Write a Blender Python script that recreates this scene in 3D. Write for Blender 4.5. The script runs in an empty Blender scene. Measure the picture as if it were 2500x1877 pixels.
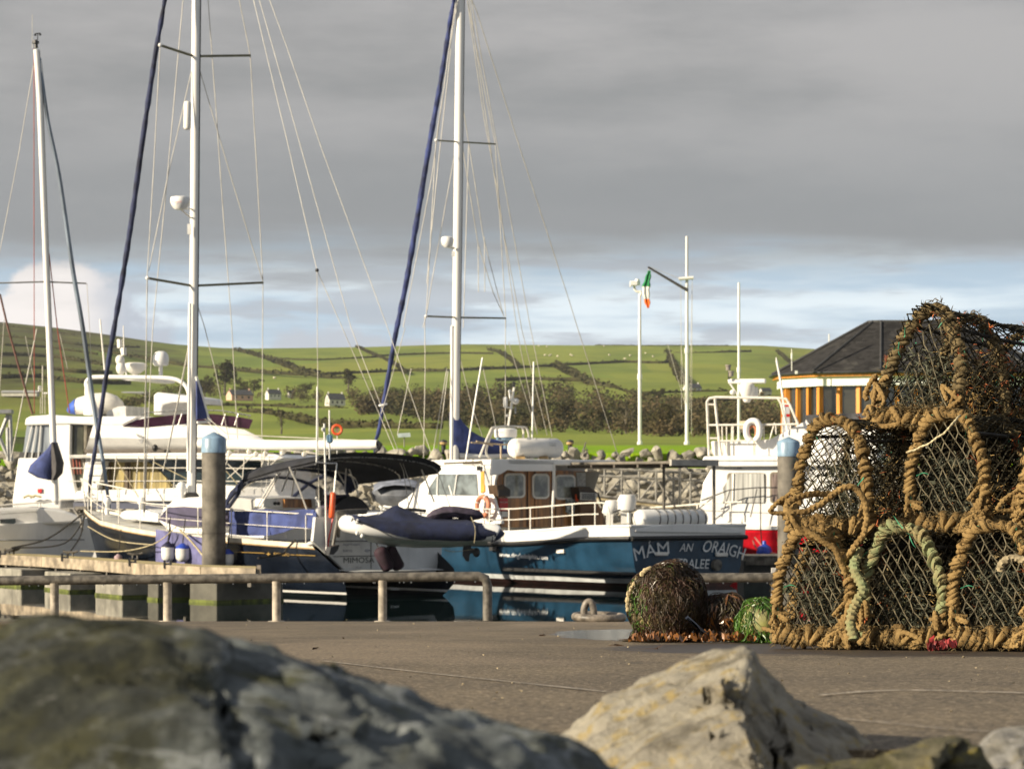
import bpy, bmesh, math, random
import numpy as np
from mathutils import Vector, Matrix, noise as mnoise
scene = bpy.context.scene
COL = scene.collection
rnd = random.Random(7)
# ------------------------------------------------------------------ camera
F = 6950.0; HX = 1250.0; HY = 1200.0; CZ = 2.8
cam_d = bpy.data.cameras.new('camera'); cam = bpy.data.objects.new('camera', cam_d); COL.objects.link(cam)
cam.location = (0, 0, CZ); cam.rotation_euler = (math.radians(90), 0, 0)
cam_d.sensor_width = 36; cam_d.lens = F / 2500 * 36
cam_d.shift_y = (HY - 938.5) / 2500
cam_d.clip_start = 0.1; cam_d.clip_end = 20000
cam_d.dof.use_dof = True; cam_d.dof.focus_distance = 12.0; cam_d.dof.aperture_fstop = 13.5
scene.camera = cam
# ------------------------------------------------------------------ sun
SUN_AZ = math.radians(-115)      # measured from +Y, clockwise seen from above
SUN_EL = math.radians(21)
sd = Vector((math.sin(SUN_AZ) * math.cos(SUN_EL), math.cos(SUN_AZ) * math.cos(SUN_EL), math.sin(SUN_EL)))
sun_d = bpy.data.lights.new('sun', 'SUN'); sun_d.energy = 5.0; sun_d.angle = math.radians(0.5); sun_d.color = (1.0, 0.87, 0.67)
sun = bpy.data.objects.new('sun', sun_d); COL.objects.link(sun); sun.location = (-30, 0, 30)
sun.rotation_euler = sd.to_track_quat('Z', 'Y').to_euler()
# ------------------------------------------------------------------ world
w = bpy.data.worlds.new("World"); scene.world = w; w.use_nodes = True
nt = w.node_tree; nt.nodes.clear(); N = nt.nodes.new; L = nt.links.new
def nd(t, **k):
    n = N(t)
    for a, b in k.items(): setattr(n, a, b)
    return n
def mathn(op, a, b=None, clamp=False):
    n = nd('ShaderNodeMath', operation=op); n.use_clamp = clamp
    for i, v in enumerate((a, b)):
        if v is None: continue
        if isinstance(v, (int, float)): n.inputs[i].default_value = v
        else: L(v, n.inputs[i])
    return n.outputs[0]
def sstep(v, a, b):
    n = nd('ShaderNodeMapRange', interpolation_type='SMOOTHSTEP')
    L(v, n.inputs[0]); n.inputs[1].default_value = a; n.inputs[2].default_value = b
    return n.outputs[0]
def mixc(f, a, b):
    n = nd('ShaderNodeMix', data_type='RGBA')
    if isinstance(f, float): n.inputs[0].default_value = f
    else: L(f, n.inputs[0])
    for i, v in ((6, a), (7, b)):
        if isinstance(v, tuple): n.inputs[i].default_value = v + (1,)
        else: L(v, n.inputs[i])
    return n.outputs[2]
def vnoise(vec, scale, sc3=(1, 1, 1), detail=4, rough=0.55, off=(0, 0, 0)):
    m = nd('ShaderNodeMapping'); L(vec, m.inputs[0]); m.inputs[3].default_value = sc3; m.inputs[1].default_value = off
    n = nd('ShaderNodeTexNoise'); L(m.outputs[0], n.inputs[0]); n.inputs['Scale'].default_value = scale
    n.inputs['Detail'].default_value = detail; n.inputs['Roughness'].default_value = rough
    return n.outputs[0]
tc = nd('ShaderNodeTexCoord'); D = tc.outputs['Generated']
sx = nd('ShaderNodeSeparateXYZ'); L(D, sx.inputs[0]); X_, Y_, Z_ = sx.outputs
sky = nd('ShaderNodeTexSky', sky_type='NISHITA'); sky.sun_disc = False; sky.sun_elevation = SUN_EL; sky.sun_rotation = SUN_AZ
sky.air_density = 1.0; sky.dust_density = 1.5
bg1 = nd('ShaderNodeBackground'); L(sky.outputs[0], bg1.inputs[0]); bg1.inputs[1].default_value = 0.09
# thin high veil in the gap, streaks, distant cumulus, and the big grey deck
n_str = vnoise(D, 9, (1, 1, 9), 5, 0.55)
n_big = vnoise(D, 5.0, (1, 1, 4.5), 7, 0.6, (3.1, 0, 0))
n_puff = vnoise(D, 26, (1, 1, 1.6), 5, 0.6, (0, 1, 0))
edge = mathn('ADD', Z_, mathn('ADD', mathn('MULTIPLY', mathn('SUBTRACT', n_str, 0.5), 0.035), mathn('MULTIPLY', X_, -0.01)))
deck = sstep(edge, 0.066, 0.093)
deckc = mixc(sstep(n_big, 0.36, 0.66), (0.225, 0.224, 0.224), (0.345, 0.332, 0.328))
deckc = mixc(sstep(Z_, 0.07, 0.16), (0.205, 0.215, 0.232), deckc)
veil = mixc(sstep(n_str, 0.38, 0.62), (0.36, 0.48, 0.60), (0.68, 0.77, 0.83))
veil = mixc(sstep(Z_, 0.0, 0.075), (0.50, 0.545, 0.60), veil)
lowst = mathn('MULTIPLY', sstep(vnoise(D, 12, (1, 1, 7), 5, 0.6, (5, 2, 1)), 0.47, 0.60), 0.8)
veil = mixc(lowst, veil, (0.37, 0.405, 0.465))
# cumulus heap, low on the left
cx = mathn('DIVIDE', mathn('SUBTRACT', X_, -0.150), 0.036); cz = mathn('DIVIDE', mathn('SUBTRACT', Z_, 0.050), 0.027)
rr = mathn('ADD', mathn('MULTIPLY', cx, cx), mathn('MULTIPLY', cz, cz))
heap = sstep(mathn('ADD', rr, mathn('MULTIPLY', mathn('SUBTRACT', n_puff, 0.5), 2.6)), 1.15, 0.75)
heapc = mixc(sstep(mathn('ADD', X_, mathn('MULTIPLY', n_puff, 0.03)), -0.142, -0.112), (0.80, 0.75, 0.73), (0.40, 0.44, 0.52))
cx2 = mathn('DIVIDE', mathn('SUBTRACT', X_, -0.055), 0.035); cz2 = mathn('DIVIDE', mathn('SUBTRACT', Z_, 0.046), 0.014)
rr2 = mathn('ADD', mathn('MULTIPLY', cx2, cx2), mathn('MULTIPLY', cz2, cz2))
heap2 = mathn('MULTIPLY', sstep(mathn('ADD', rr2, mathn('MULTIPLY', mathn('SUBTRACT', n_puff, 0.5), 3.0)), 1.1, 0.6), 0.7)
front = sstep(Y_, 0.0, 0.3)
veil = mixc(mathn('MULTIPLY', heap2, front), veil, (0.44, 0.45, 0.50))
veil = mixc(mathn('MULTIPLY', heap, front), veil, heapc)
cloudc = mixc(deck, veil, deckc)
bg2 = nd('ShaderNodeBackground'); L(cloudc, bg2.inputs[0]); bg2.inputs[1].default_value = 0.80
# the deck breaks up overhead and towards the sun so blue sky lights the scene too
cover = mathn('SUBTRACT', 0.94, mathn('MULTIPLY', sstep(Z_, 0.25, 0.5), 0.30))
mx = nd('ShaderNodeMixShader'); L(cover, mx.inputs[0]); L(bg1.outputs[0], mx.inputs[1]); L(bg2.outputs[0], mx.inputs[2])
wo = nd('ShaderNodeOutputWorld'); L(mx.outputs[0], wo.inputs[0])
scene.view_settings.view_transform = 'Standard'; scene.view_settings.look = 'None'
scene.view_settings.exposure = 0.75; scene.view_settings.gamma = 1.0

# ------------------------------------------------------------------ helpers
def P(px, py, Y): return Vector(((px - HX) * Y / F, Y, CZ - (py - HY) * Y / F))
def gz(Y): return 2.606 - 0.0388 * Y                      # quay surface height
class Pl:
    def __init__(s, p0, n): s.p0 = Vector(p0); s.n = Vector(n).normalized()
    def hit(s, px, py, off=0.0):
        d = Vector(((px - HX) / F, 1, -(py - HY) / F)); c = Vector((0, 0, CZ)); t = (s.p0 + s.n * off - c).dot(s.n) / d.dot(s.n); return c + d * t
class Fr:
    """a vertical plane through o with horizontal direction u; n points away from the camera"""
    def __init__(s, o, u):
        s.o = Vector((o[0], o[1], 0)); s.u = Vector((u[0], u[1], 0)).normalized()
        s.n = Vector((-s.u.y, s.u.x, 0))
        if s.n.y < 0: s.n = -s.n
    def hit(s, px, py, off=0.0):
        d = Vector(((px - HX) / F, 1, -(py - HY) / F)); c = Vector((0, 0, CZ))
        t = (s.o + s.n * off - c).dot(s.n) / d.dot(s.n)
        return c + d * t
    def hits(s, pts, off=0.0): return [s.hit(x, y, off) for x, y in pts]
REG = {'r1': (0, 780, 640 / 1715), 'r2': (540, 900, 700 / 1938), 'r3': (950, 900, 600 / 1661), 'r4': (1450, 550, 550 / 1015),
       'r5': (1850, 700, 650 / 1963), 'r6': (1500, 1150, 1000 / 2212), 'r7': (0, 1250, 900 / 2212), 'r8': (0, 650, 1250 / 2212),
       's1': (0, 0, 700 / 1453), 's2': (700, 0, 700 / 1453), 's3': (1200, 800, 800 / 2212), 's4': (1300, 1500, 1200 / 2212),
       's5': (1380, 1220, 580 / 2212), 's6': (1180, 1200, 680 / 2212), 's7': (180, 830, 480 / 1772), 's8': (540, 1070, 320 / 1236),
       't5': (1200, 1130, 300 / 2212), 't6': (1680, 880, 320 / 1661), 't8': (0, 780, 330 / 1566), 'px': (0, 0, 1)}
def T(reg, pts):
    ox, oy, s = REG[reg]
    return [(ox + x * s, oy + y * s) for x, y in pts]

def tag(o, label, cat, group=None, kind=None):
    if label: o['label'] = label
    if cat: o['category'] = cat
    if group: o['group'] = group
    if kind: o['kind'] = kind
    return o
def thing(name, label, cat, loc=(0, 0, 0), group=None):
    o = bpy.data.objects.new(name, None); COL.objects.link(o); o.location = loc; o.empty_display_size = 0.2
    return tag(o, label, cat, group)
def origin_of(o):
    v = Vector((0, 0, 0))
    while o is not None: v += Vector(o.location); o = o.parent
    return v
def perp(d):
    a = Vector((0, 0, 1)) if abs(d.z) < 0.9 else Vector((1, 0, 0))
    u = d.cross(a).normalized(); return u, d.cross(u).normalized()
class MB:
    def __init__(s): s.v = []; s.f = []
    def add(s, vs, fs):
        k = len(s.v); s.v.extend([tuple(a) for a in vs]); s.f.extend([tuple(i + k for i in f) for f in fs]); return s
    def tube(s, pts, r, n=8, cap=True, closed=False, lobes=0, twist=0.0, lob=0.16):
        pts = [Vector(p) for p in pts]; m = len(pts)
        rs = r if isinstance(r, (list, tuple)) else [r] * m
        vs = []; u = None; acc = 0.0
        for i, p in enumerate(pts):
            if closed: d = (pts[(i + 1) % m] - pts[i - 1])
            else: d = pts[min(i + 1, m - 1)] - pts[max(i - 1, 0)]
            if d.length < 1e-9: d = Vector((0, 0, 1))
            d.normalize()
            if u is None: u, _ = perp(d)
            else:
                u = u - d * u.dot(d)
                if u.length < 1e-6: u, _ = perp(d)
                u.normalize()
            v = d.cross(u)
            if i: acc += (pts[i] - pts[i - 1]).length * twist
            for j in range(n):
                a = 2 * math.pi * j / n
                rr = rs[i] * (1 + (lob * math.cos(lobes * (a + acc)) if lobes else 0))
                vs.append(p + (u * math.cos(a) + v * math.sin(a)) * rr)
        fs = []
        for i in range(m if closed else m - 1):
            b = (i + 1) % m
            for j in range(n):
                j2 = (j + 1) % n
                fs.append((i * n + j, i * n + j2, b * n + j2, b * n + j))
        if cap and not closed: fs.append(tuple(range(n - 1, -1, -1))); fs.append(tuple((m - 1) * n + j for j in range(n)))
        return s.add(vs, fs)
    def prism(s, fr, pts, o1, o2):
        a = fr.hits(pts, o1); d = fr.n * (o2 - o1); return s.solid(a, [p + d for p in a])
    def solid(s, a, b):
        n = len(a); return s.add(list(a) + list(b), [tuple(range(n)), tuple(range(2 * n - 1, n - 1, -1))] +
                                 [(i, n + i, n + (i + 1) % n, (i + 1) % n) for i in range(n)])
    def box(s, c, size, rz=0.0, rx=0.0, ry=0.0):
        R = Matrix.Rotation(rz, 3, 'Z') @ Matrix.Rotation(ry, 3, 'Y') @ Matrix.Rotation(rx, 3, 'X'); c = Vector(c)
        vs = [c + R @ Vector((x * size[0] / 2, y * size[1] / 2, z * size[2] / 2)) for z in (-1, 1) for x, y in ((-1, -1), (1, -1), (1, 1), (-1, 1))]
        return s.add(vs, [(3, 2, 1, 0), (4, 5, 6, 7), (0, 1, 5, 4), (1, 2, 6, 5), (2, 3, 7, 6), (3, 0, 4, 7)])
    def loft(s, rings, closed=False, caps=False):
        n = len(rings[0]); vs = [p for r in rings for p in r]; fs = []
        for i in range(len(rings) - 1):
            for j in range(n if closed else n - 1):
                j2 = (j + 1) % n; fs.append((i * n + j, i * n + j2, (i + 1) * n + j2, (i + 1) * n + j))
        if caps: fs.append(tuple(range(n - 1, -1, -1))); fs.append(tuple((len(rings) - 1) * n + j for j in range(n)))
        return s.add(vs, fs)
    def lathe(s, c, prof, n=20, axis=None):
        c = Vector(c); ax = Vector(axis).normalized() if axis else Vector((0, 0, 1)); u, v = perp(ax)
        return s.loft([[c + ax * z + (u * math.cos(2 * math.pi * j / n) + v * math.sin(2 * math.pi * j / n)) * max(r, 1e-4) for j in range(n)] for r, z in prof], True, True)
    def ball(s, c, r, n=14, axis=None, ry=None):
        if not isinstance(r, (tuple, list)): r = (r, r, r)
        c = Vector(c); m = n // 2 + 1
        return s.loft([[c + Vector((r[0] * math.cos(2 * math.pi * j / n) * math.sin(math.pi * i / m), r[1] * math.sin(2 * math.pi * j / n) * math.sin(math.pi * i / m), r[2] * math.cos(math.pi * i / m)))
                        for j in range(n)] for i in range(0, m + 1)], True, False)
    def torus(s, c, R1, r, u, v, n=28, m=8, squash=1.0):
        c = Vector(c); u = Vector(u).normalized(); v = Vector(v).normalized()
        return s.tube([c + u * math.cos(2 * math.pi * i / n) * R1 + v * math.sin(2 * math.pi * i / n) * R1 * squash for i in range(n)], r, m, closed=True)
    def hull(s, pts):
        bm = bmesh.new()
        for p in pts: bm.verts.new(p)
        res = bmesh.ops.convex_hull(bm, input=bm.verts)
        bmesh.ops.delete(bm, geom=[e for e in res['geom_interior'] if isinstance(e, bmesh.types.BMVert)], context='VERTS')
        bm.verts.index_update(); k = [tuple(v.co) for v in bm.verts]; f = [tuple(v.index for v in q.verts) for q in bm.faces]; bm.free()
        return s.add(k, f)
    def build(s, name, mat, parent=None, smooth=None, bevel=0, label=None):
        o0 = origin_of(parent) if parent is not None else Vector((0, 0, 0))
        me = bpy.data.meshes.new(name)
        vs = [(a[0] - o0.x, a[1] - o0.y, a[2] - o0.z) for a in s.v]
        me.from_pydata(vs, [], s.f); me.materials.append(mat); me.validate()
        bm = bmesh.new(); bm.from_mesh(me); bmesh.ops.recalc_face_normals(bm, faces=bm.faces) if len(bm.faces) < 60000 else None; bm.to_mesh(me); bm.free()
        if smooth is not False:
            me.polygons.foreach_set('use_smooth', [True] * len(me.polygons))
            try: me.set_sharp_from_angle(angle=math.radians(42 if smooth is None else smooth))
            except Exception: pass
        o = bpy.data.objects.new(name, me); COL.objects.link(o)
        if parent is not None: o.parent = parent
        if label: o['label'] = label
        if bevel:
            b = o.modifiers.new('bevel', 'BEVEL'); b.width = bevel; b.segments = 2; b.limit_method = 'ANGLE'; b.angle_limit = math.radians(40)
        return o
def copy_tree(o, parent=None):
    c = o.copy(); COL.objects.link(c)
    if parent is not None: c.parent = parent
    for ch in list(o.children): copy_tree(ch, c)
    return c
def lerp(a, b, t): return a + (b - a) * t
def interp(x, xs, ys): return float(np.interp(x, xs, ys))
def spline(pts, k=6):
    """Catmull-Rom through points"""
    pts = [Vector(p) for p in pts]; out = []
    for i in range(len(pts) - 1):
        p0 = pts[max(i - 1, 0)]; p1 = pts[i]; p2 = pts[i + 1]; p3 = pts[min(i + 2, len(pts) - 1)]
        for j in range(k):
            t = j / k
            out.append(0.5 * ((2 * p1) + (p2 - p0) * t + (2 * p0 - 5 * p1 + 4 * p2 - p3) * t * t + (3 * p1 - p0 - 3 * p2 + p3) * t ** 3))
    out.append(pts[-1]); return out
def spl2(pts, k=6): return [(v.x, v.y) for v in spline([(x, y, 0) for x, y in pts], k)]

# ------------------------------------------------------------------ materials
MATS = {}
def mat(name, col, rough=0.5, var=0.12, nscale=3.0, bump=0.0, bscale=20.0, metal=0.0, col2=None, streak=0.0, spec=None, coat=0.0, det=4, bdist=0.02, nsc3=None, obvar=0.0, alpha=None, sss=0.0):
    if name in MATS: return MATS[name]
    m = bpy.data.materials.new(name); m.use_nodes = True; MATS[name] = m
    global nt, N, L
    nt = m.node_tree; N = nt.nodes.new; L = nt.links.new
    b = nt.nodes['Principled BSDF']
    tcn = nd('ShaderNodeTexCoord'); O = tcn.outputs['Object']
    n1 = vnoise(O, nscale, nsc3 or (1, 1, 1), det, 0.6)
    c2 = col2 or tuple(c * (1 - 2.2 * var) for c in col)
    c1 = col if col2 else tuple(min(1, c * (1 + var)) for c in col)
    out = mixc(sstep(n1, 0.32, 0.68), c2, c1)
    if streak:
        n2 = vnoise(O, nscale * 2.2, (1, 1, 0.12), 3, 0.6, (4, 1, 0))
        out = mixc(mathn('MULTIPLY', sstep(n2, 0.52, 0.75), streak), out, tuple(c * 0.45 for c in col))
    if obvar:
        oi = nd('ShaderNodeObjectInfo'); h = nd('ShaderNodeHueSaturation'); L(out, h.inputs['Color'])
        L(mathn('ADD', 1 - obvar, mathn('MULTIPLY', oi.outputs['Random'], 2 * obvar)), h.inputs['Value']); out = h.outputs[0]
    L(out, b.inputs['Base Color'])
    rn = mathn('ADD', rough - 0.08, mathn('MULTIPLY', n1, 0.16)); L(rn, b.inputs['Roughness'])
    b.inputs['Metallic'].default_value = metal
    if spec is not None: b.inputs['Specular IOR Level'].default_value = spec
    if coat: b.inputs['Coat Weight'].default_value = coat; b.inputs['Coat Roughness'].default_value = 0.1
    if alpha is not None: b.inputs['Alpha'].default_value = alpha
    if bump:
        bn = nd('ShaderNodeBump'); bn.inputs['Strength'].default_value = bump; bn.inputs['Distance'].default_value = bdist
        L(vnoise(O, bscale, (1, 1, 1), 5, 0.65), bn.inputs['Height']); L(bn.outputs[0], b.inputs['Normal'])
    return m
white = mat('white_gelcoat', (0.80, 0.79, 0.76), 0.30, 0.03, 1.3, streak=0.18)
white2 = mat('white_paint', (0.78, 0.77, 0.73), 0.40, 0.05, 2.0, streak=0.3)
cream = mat('cream_canister', (0.80, 0.77, 0.70), 0.4, 0.05, 2.0)
alu = mat('white_mast_paint', (0.80, 0.78, 0.73), 0.35, 0.05, 0.8, nsc3=(1, 1, .2))
steel = mat('stainless_tube', (0.62, 0.60, 0.56), 0.28, 0.1, 8, metal=0.85)
rail_w = mat('white_rail', (0.74, 0.70, 0.62), 0.4, 0.08, 6)
galv = mat('galvanised_pipe', (0.125, 0.112, 0.092), 0.55, 0.25, 14, bump=0.3, bscale=60, streak=0.0, bdist=0.004)
navyc = mat('navy_canvas', (0.010, 0.016, 0.050), 0.85, 0.25, 2.5, bump=0.5, bscale=5, bdist=0.05)
bluec = mat('blue_canvas', (0.045, 0.065, 0.20), 0.85, 0.2, 2.0, bump=0.5, bscale=4, bdist=0.06)
blackc = mat('black_canvas', (0.012, 0.013, 0.018), 0.8, 0.25, 2.0, bump=0.3, bscale=5, bdist=0.04)
navyh = mat('navy_hull', (0.006, 0.009, 0.016), 0.2, 0.2, 1.0, spec=.35)
tealh = mat('teal_hull', (0.012, 0.046, 0.088), 0.32, 0.16, 1.2, streak=0.25, spec=.3)
rust = mat('antifoul_red', (0.07, 0.018, 0.012), 0.7, 0.2, 3)
black = mat('black_rubber', (0.012, 0.012, 0.012), 0.5, 0.2, 4)
dark = mat('dark_plastic', (0.03, 0.03, 0.032), 0.45, 0.2, 4)
grey = mat('grey_plastic', (0.30, 0.30, 0.30), 0.5, 0.1, 4)
glassd = mat('dark_glass', (0.035, 0.05, 0.055), 0.06, 0.3, 1.2, spec=0.8)
glassg = mat('grey_glass', (0.16, 0.19, 0.20), 0.08, 0.3, 1.6, spec=0.8)
vinyl = mat('clear_vinyl', (0.62, 0.62, 0.64), 0.25, 0.12, 1.5, bump=0.4, bscale=3, bdist=0.05, alpha=.5)
curtain = mat('tan_curtain', (0.34, 0.27, 0.10), 0.6, 0.3, 1.2, nsc3=(6, 6, 0.3))
curtw = mat('white_curtain', (0.50, 0.50, 0.47), 0.6, 0.25, 1.2, nsc3=(9, 9, 0.2))
purple = mat('purple_screen', (0.045, 0.018, 0.036), 0.15, 0.2, 1.2, spec=0.7)
wood = mat('varnished_wood', (0.38, 0.17, 0.05), 0.4, 0.3, 1.6, nsc3=(5, 5, 0.35), coat=0.2)
teak = mat('teak_rail', (0.26, 0.22, 0.155), 0.65, 0.25, 5, bump=0.2)
orange = mat('orange_plastic', (0.75, 0.10, 0.02), 0.45, 0.1, 5)
peach = mat('faded_orange_ring', (0.58, 0.22, 0.12), 0.55, 0.12, 5)
red = mat('red_paint', (0.62, 0.008, 0.02), 0.4, 0.15, 2)
bluep = mat('blue_plastic', (0.02, 0.06, 0.42), 0.4, 0.1, 4)
capb = mat('pale_blue_cap', (0.24, 0.36, 0.48), 0.4, 0.12, 3, streak=0.75)
pilem = mat('tarred_pile', (0.145, 0.13, 0.105), 0.7, 0.28, 1.6, bump=0.35, bscale=9, streak=0.6)
wire = mat('rigging_wire', (0.52, 0.49, 0.42), 0.5, 0.1, 2)
wired = mat('dark_wire', (0.16, 0.16, 0.16), 0.5, 0.1, 2)
redline = mat('red_line', (0.30, 0.05, 0.03), 0.6, 0.1, 2)
ropeblk = mat('dark_rope', (0.04, 0.036, 0.03), 0.9, 0.3, 10)
ropey = mat('pale_rope', (0.42, 0.36, 0.22), 0.9, 0.2, 10)
maroon = mat('maroon_fender_cloth', (0.035, 0.014, 0.025), 0.8, 0.2, 4)
gold = mat('gold_leaf', (0.35, 0.22, 0.05), 0.4, 0.1, 2)
gtext = mat('grey_lettering', (0.055, 0.07, 0.065), 0.6, 0.05, 2)
btext = mat('navy_lettering', (0.02, 0.03, 0.12), 0.6, 0.05, 2)
wtext = mat('white_lettering', (0.72, 0.74, 0.74), 0.5, 0.1, 2)

def text_on(s, fr, fn, hpx, name, material, parent, off=0.0, depth=0.012, shear=0.0, up=None, bold=0.0):
    """lettering laid on a plane: fn(u) gives the baseline point for u in 0..1; up(u) the up vector (px)"""
    cu = bpy.data.curves.new('lettering', 'FONT'); cu.body = s; cu.size = 1.0; cu.offset = bold; cu.resolution_u = 3
    ob = bpy.data.objects.new('lettering', cu); COL.objects.link(ob)
    bpy.context.view_layer.update(); dg = bpy.context.evaluated_depsgraph_get()
    me = bpy.data.meshes.new_from_object(ob.evaluated_get(dg)); bpy.data.objects.remove(ob)
    xs = [v.co.x for v in me.vertices]; x0, x1 = min(xs), max(xs); ch = 0.70
    vs = []
    for v in me.vertices:
        u = (v.co.x - x0) / (x1 - x0); bx, by = fn(u)
        ux, uy = up(u) if up else (shear * hpx, -hpx)
        vs.append(fr.hit(bx + ux * v.co.y / ch, by + uy * v.co.y / ch, off))
    mb = MB(); mb.v = [tuple(a) for a in vs]; mb.f = [tuple(p.vertices) for p in me.polygons]
    bpy.data.meshes.remove(me)
    return mb.build(name, material, parent, smooth=False)
def lin(a, b): return lambda u: (a[0] + (b[0] - a[0]) * u, a[1] + (b[1] - a[1]) * u)
# ================================================================== SETTING
def nodemat(name):
    global nt, N, L
    m = bpy.data.materials.new(name); m.use_nodes = True; nt = m.node_tree; N = nt.nodes.new; L = nt.links.new
    return m, nt.nodes['Principled BSDF'], nd('ShaderNodeTexCoord').outputs['Object']
def bumpto(b, h, strength, dist):
    bn = nd('ShaderNodeBump'); bn.inputs['Strength'].default_value = strength; bn.inputs['Distance'].default_value = dist
    L(h, bn.inputs['Height']); L(bn.outputs[0], b.inputs['Normal'])
# ---- water
m, b, O = nodemat('harbour_water')
b.inputs['Base Color'].default_value = (0.004, 0.012, 0.013, 1); b.inputs['Roughness'].default_value = 0.02; b.inputs['IOR'].default_value = 1.33
h = mathn('ADD', vnoise(O, 0.35, (1, 2.2, 1), 3, 0.5), mathn('MULTIPLY', vnoise(O, 1.6, (1, 2, 1), 2, 0.5), 0.25))
bumpto(b, h, 0.035, 0.03)
mb = MB(); mb.add([(-600, 20, 0), (600, 20, 0), (600, 121, 0), (-600, 121, 0)], [(0, 1, 2, 3)])
tag(mb.build('harbour_water', m), None, None, kind='structure')
# ---- quay
m, b, O = nodemat('quay_concrete')
g1 = vnoise(O, 1.6, (1, 0.5, 1), 7, 0.68); g2 = vnoise(O, 70, (1, .55, 1), 4, 0.8); g3 = vnoise(O, 240, (1, 1, 1), 2, 0.6); g4 = vnoise(O, 0.5, (1, .25, 1), 4, .6, (2, 0, 0))
c = mixc(sstep(g1, 0.3, 0.7), (0.066, 0.049, 0.029), (0.160, 0.122, 0.072))
c = mixc(mathn('MULTIPLY', sstep(g4, 0.5, 0.62), 0.5), c, (0.25, 0.19, 0.125))
c = mixc(sstep(g2, 0.52, 0.68), c, (0.44, 0.35, 0.235))
c = mixc(mathn('MULTIPLY', sstep(g2, 0.48, 0.38), 0.85), c, (0.022, 0.017, 0.012))
c = mixc(mathn('MULTIPLY', sstep(g3, 0.55, 0.72), 0.7), c, (0.40, 0.34, 0.25))
sp = nd('ShaderNodeSeparateXYZ'); L(O, sp.inputs[0])
# wet stain under the creels and the puddle beside the float
wn = mathn('MULTIPLY', mathn('SUBTRACT', vnoise(O, 4, (1, .7, 1), 4, 0.6), 0.5), 1.2)
def blob(x, y, rx, ry, k=1.0):
    a = mathn('DIVIDE', mathn('SUBTRACT', sp.outputs[0], x), rx); e = mathn('DIVIDE', mathn('SUBTRACT', sp.outputs[1], y), ry)
    return mathn('ADD', mathn('ADD', mathn('MULTIPLY', a, a), mathn('MULTIPLY', e, e)), mathn('MULTIPLY', wn, k))
wet = sstep(blob(1.75, 12.0, 1.35, 1.9), 1.15, 0.8)
pud = sstep(blob(0.85, 17.2, 0.62, 3.4, .6), 1.0, 0.9)
c = mixc(wet, c, (0.045, 0.034, 0.025)); c = mixc(pud, c, (0.05, 0.042, 0.035)); L(c, b.inputs['Base Color'])
r = mathn('SUBTRACT', mathn('SUBTRACT', 0.85, mathn('MULTIPLY', wet, 0.35)), mathn('MULTIPLY', pud, 0.70), True); L(r, b.inputs['Roughness'])
hh = mathn('ADD', mathn('MULTIPLY', g2, 0.7), mathn('MULTIPLY', g3, 0.4))
bumpto(b, mathn('MULTIPLY', hh, mathn('SUBTRACT', 1, pud)), 0.8, 0.006)
quaymat = m
mb = MB(); xs = [-14, 14]; ys = [3.2, 29.0]
yc = 3.75; ze = gz(29)
mb.add([(-14, yc, gz(yc)), (14, yc, gz(yc)), (14, 29.0, ze), (-14, 29.0, ze), (-14, yc, -1), (14, yc, -1), (14, 29.0, -1), (-14, 29.0, -1)],
       [(0, 1, 2, 3), (4, 7, 6, 5), (0, 4, 5, 1), (1, 5, 6, 2), (2, 6, 7, 3), (3, 7, 4, 0)])
tag(mb.build('quay', quaymat, smooth=False), None, None, kind='structure')
jm = mat('joint_line', (0.42, 0.37, 0.30), 0.9, 0.3, 40)
def ground_line(name, pts, wd):
    pp = []
    for x, y in pts:
        Y = 1350.0 / (y - 1469.5); q = P(x, y, Y); q.z = gz(Y) + 0.004; pp.append(q)
    pp = spline(pp, 5); mb = MB(); vs = []
    for i, q in enumerate(pp):
        d = (pp[min(i + 1, len(pp) - 1)] - pp[max(i - 1, 0)]).normalized(); n = Vector((-d.y, d.x, 0)).normalized() * wd * rnd.uniform(0.5, 1.4)
        vs += [q + n, q - n]
    mb.add(vs, [(2 * i, 2 * i + 2, 2 * i + 3, 2 * i + 1) for i in range(len(pp) - 1)])
    return mb.build(name, jm)
for pts, wd in (([(790, 1615), (1000, 1640), (1250, 1667), (1485, 1692)], 0.006), ([(2050, 1758), (2190, 1771), (2330, 1785), (2600, 1800)], 0.003),
                ([(2000, 1700), (2130, 1690), (2250, 1688), (2520, 1695)], 0.009)):
    tag(ground_line('quay_joint', pts, wd), None, None, kind='structure')
# bank below the quay at the camera's feet
bank = mat('bank_earth', (0.10, 0.09, 0.06), 0.95, 0.3, 3, bump=0.6, bscale=14)
mb = MB(); mb.add([(-12, -8, 0.9), (12, -8, 0.9), (12, 3.74, 1.85), (-12, 3.74, 1.85)], [(0, 1, 2, 3)])
tag(mb.build('bank', bank), None, None, kind='structure')

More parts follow.
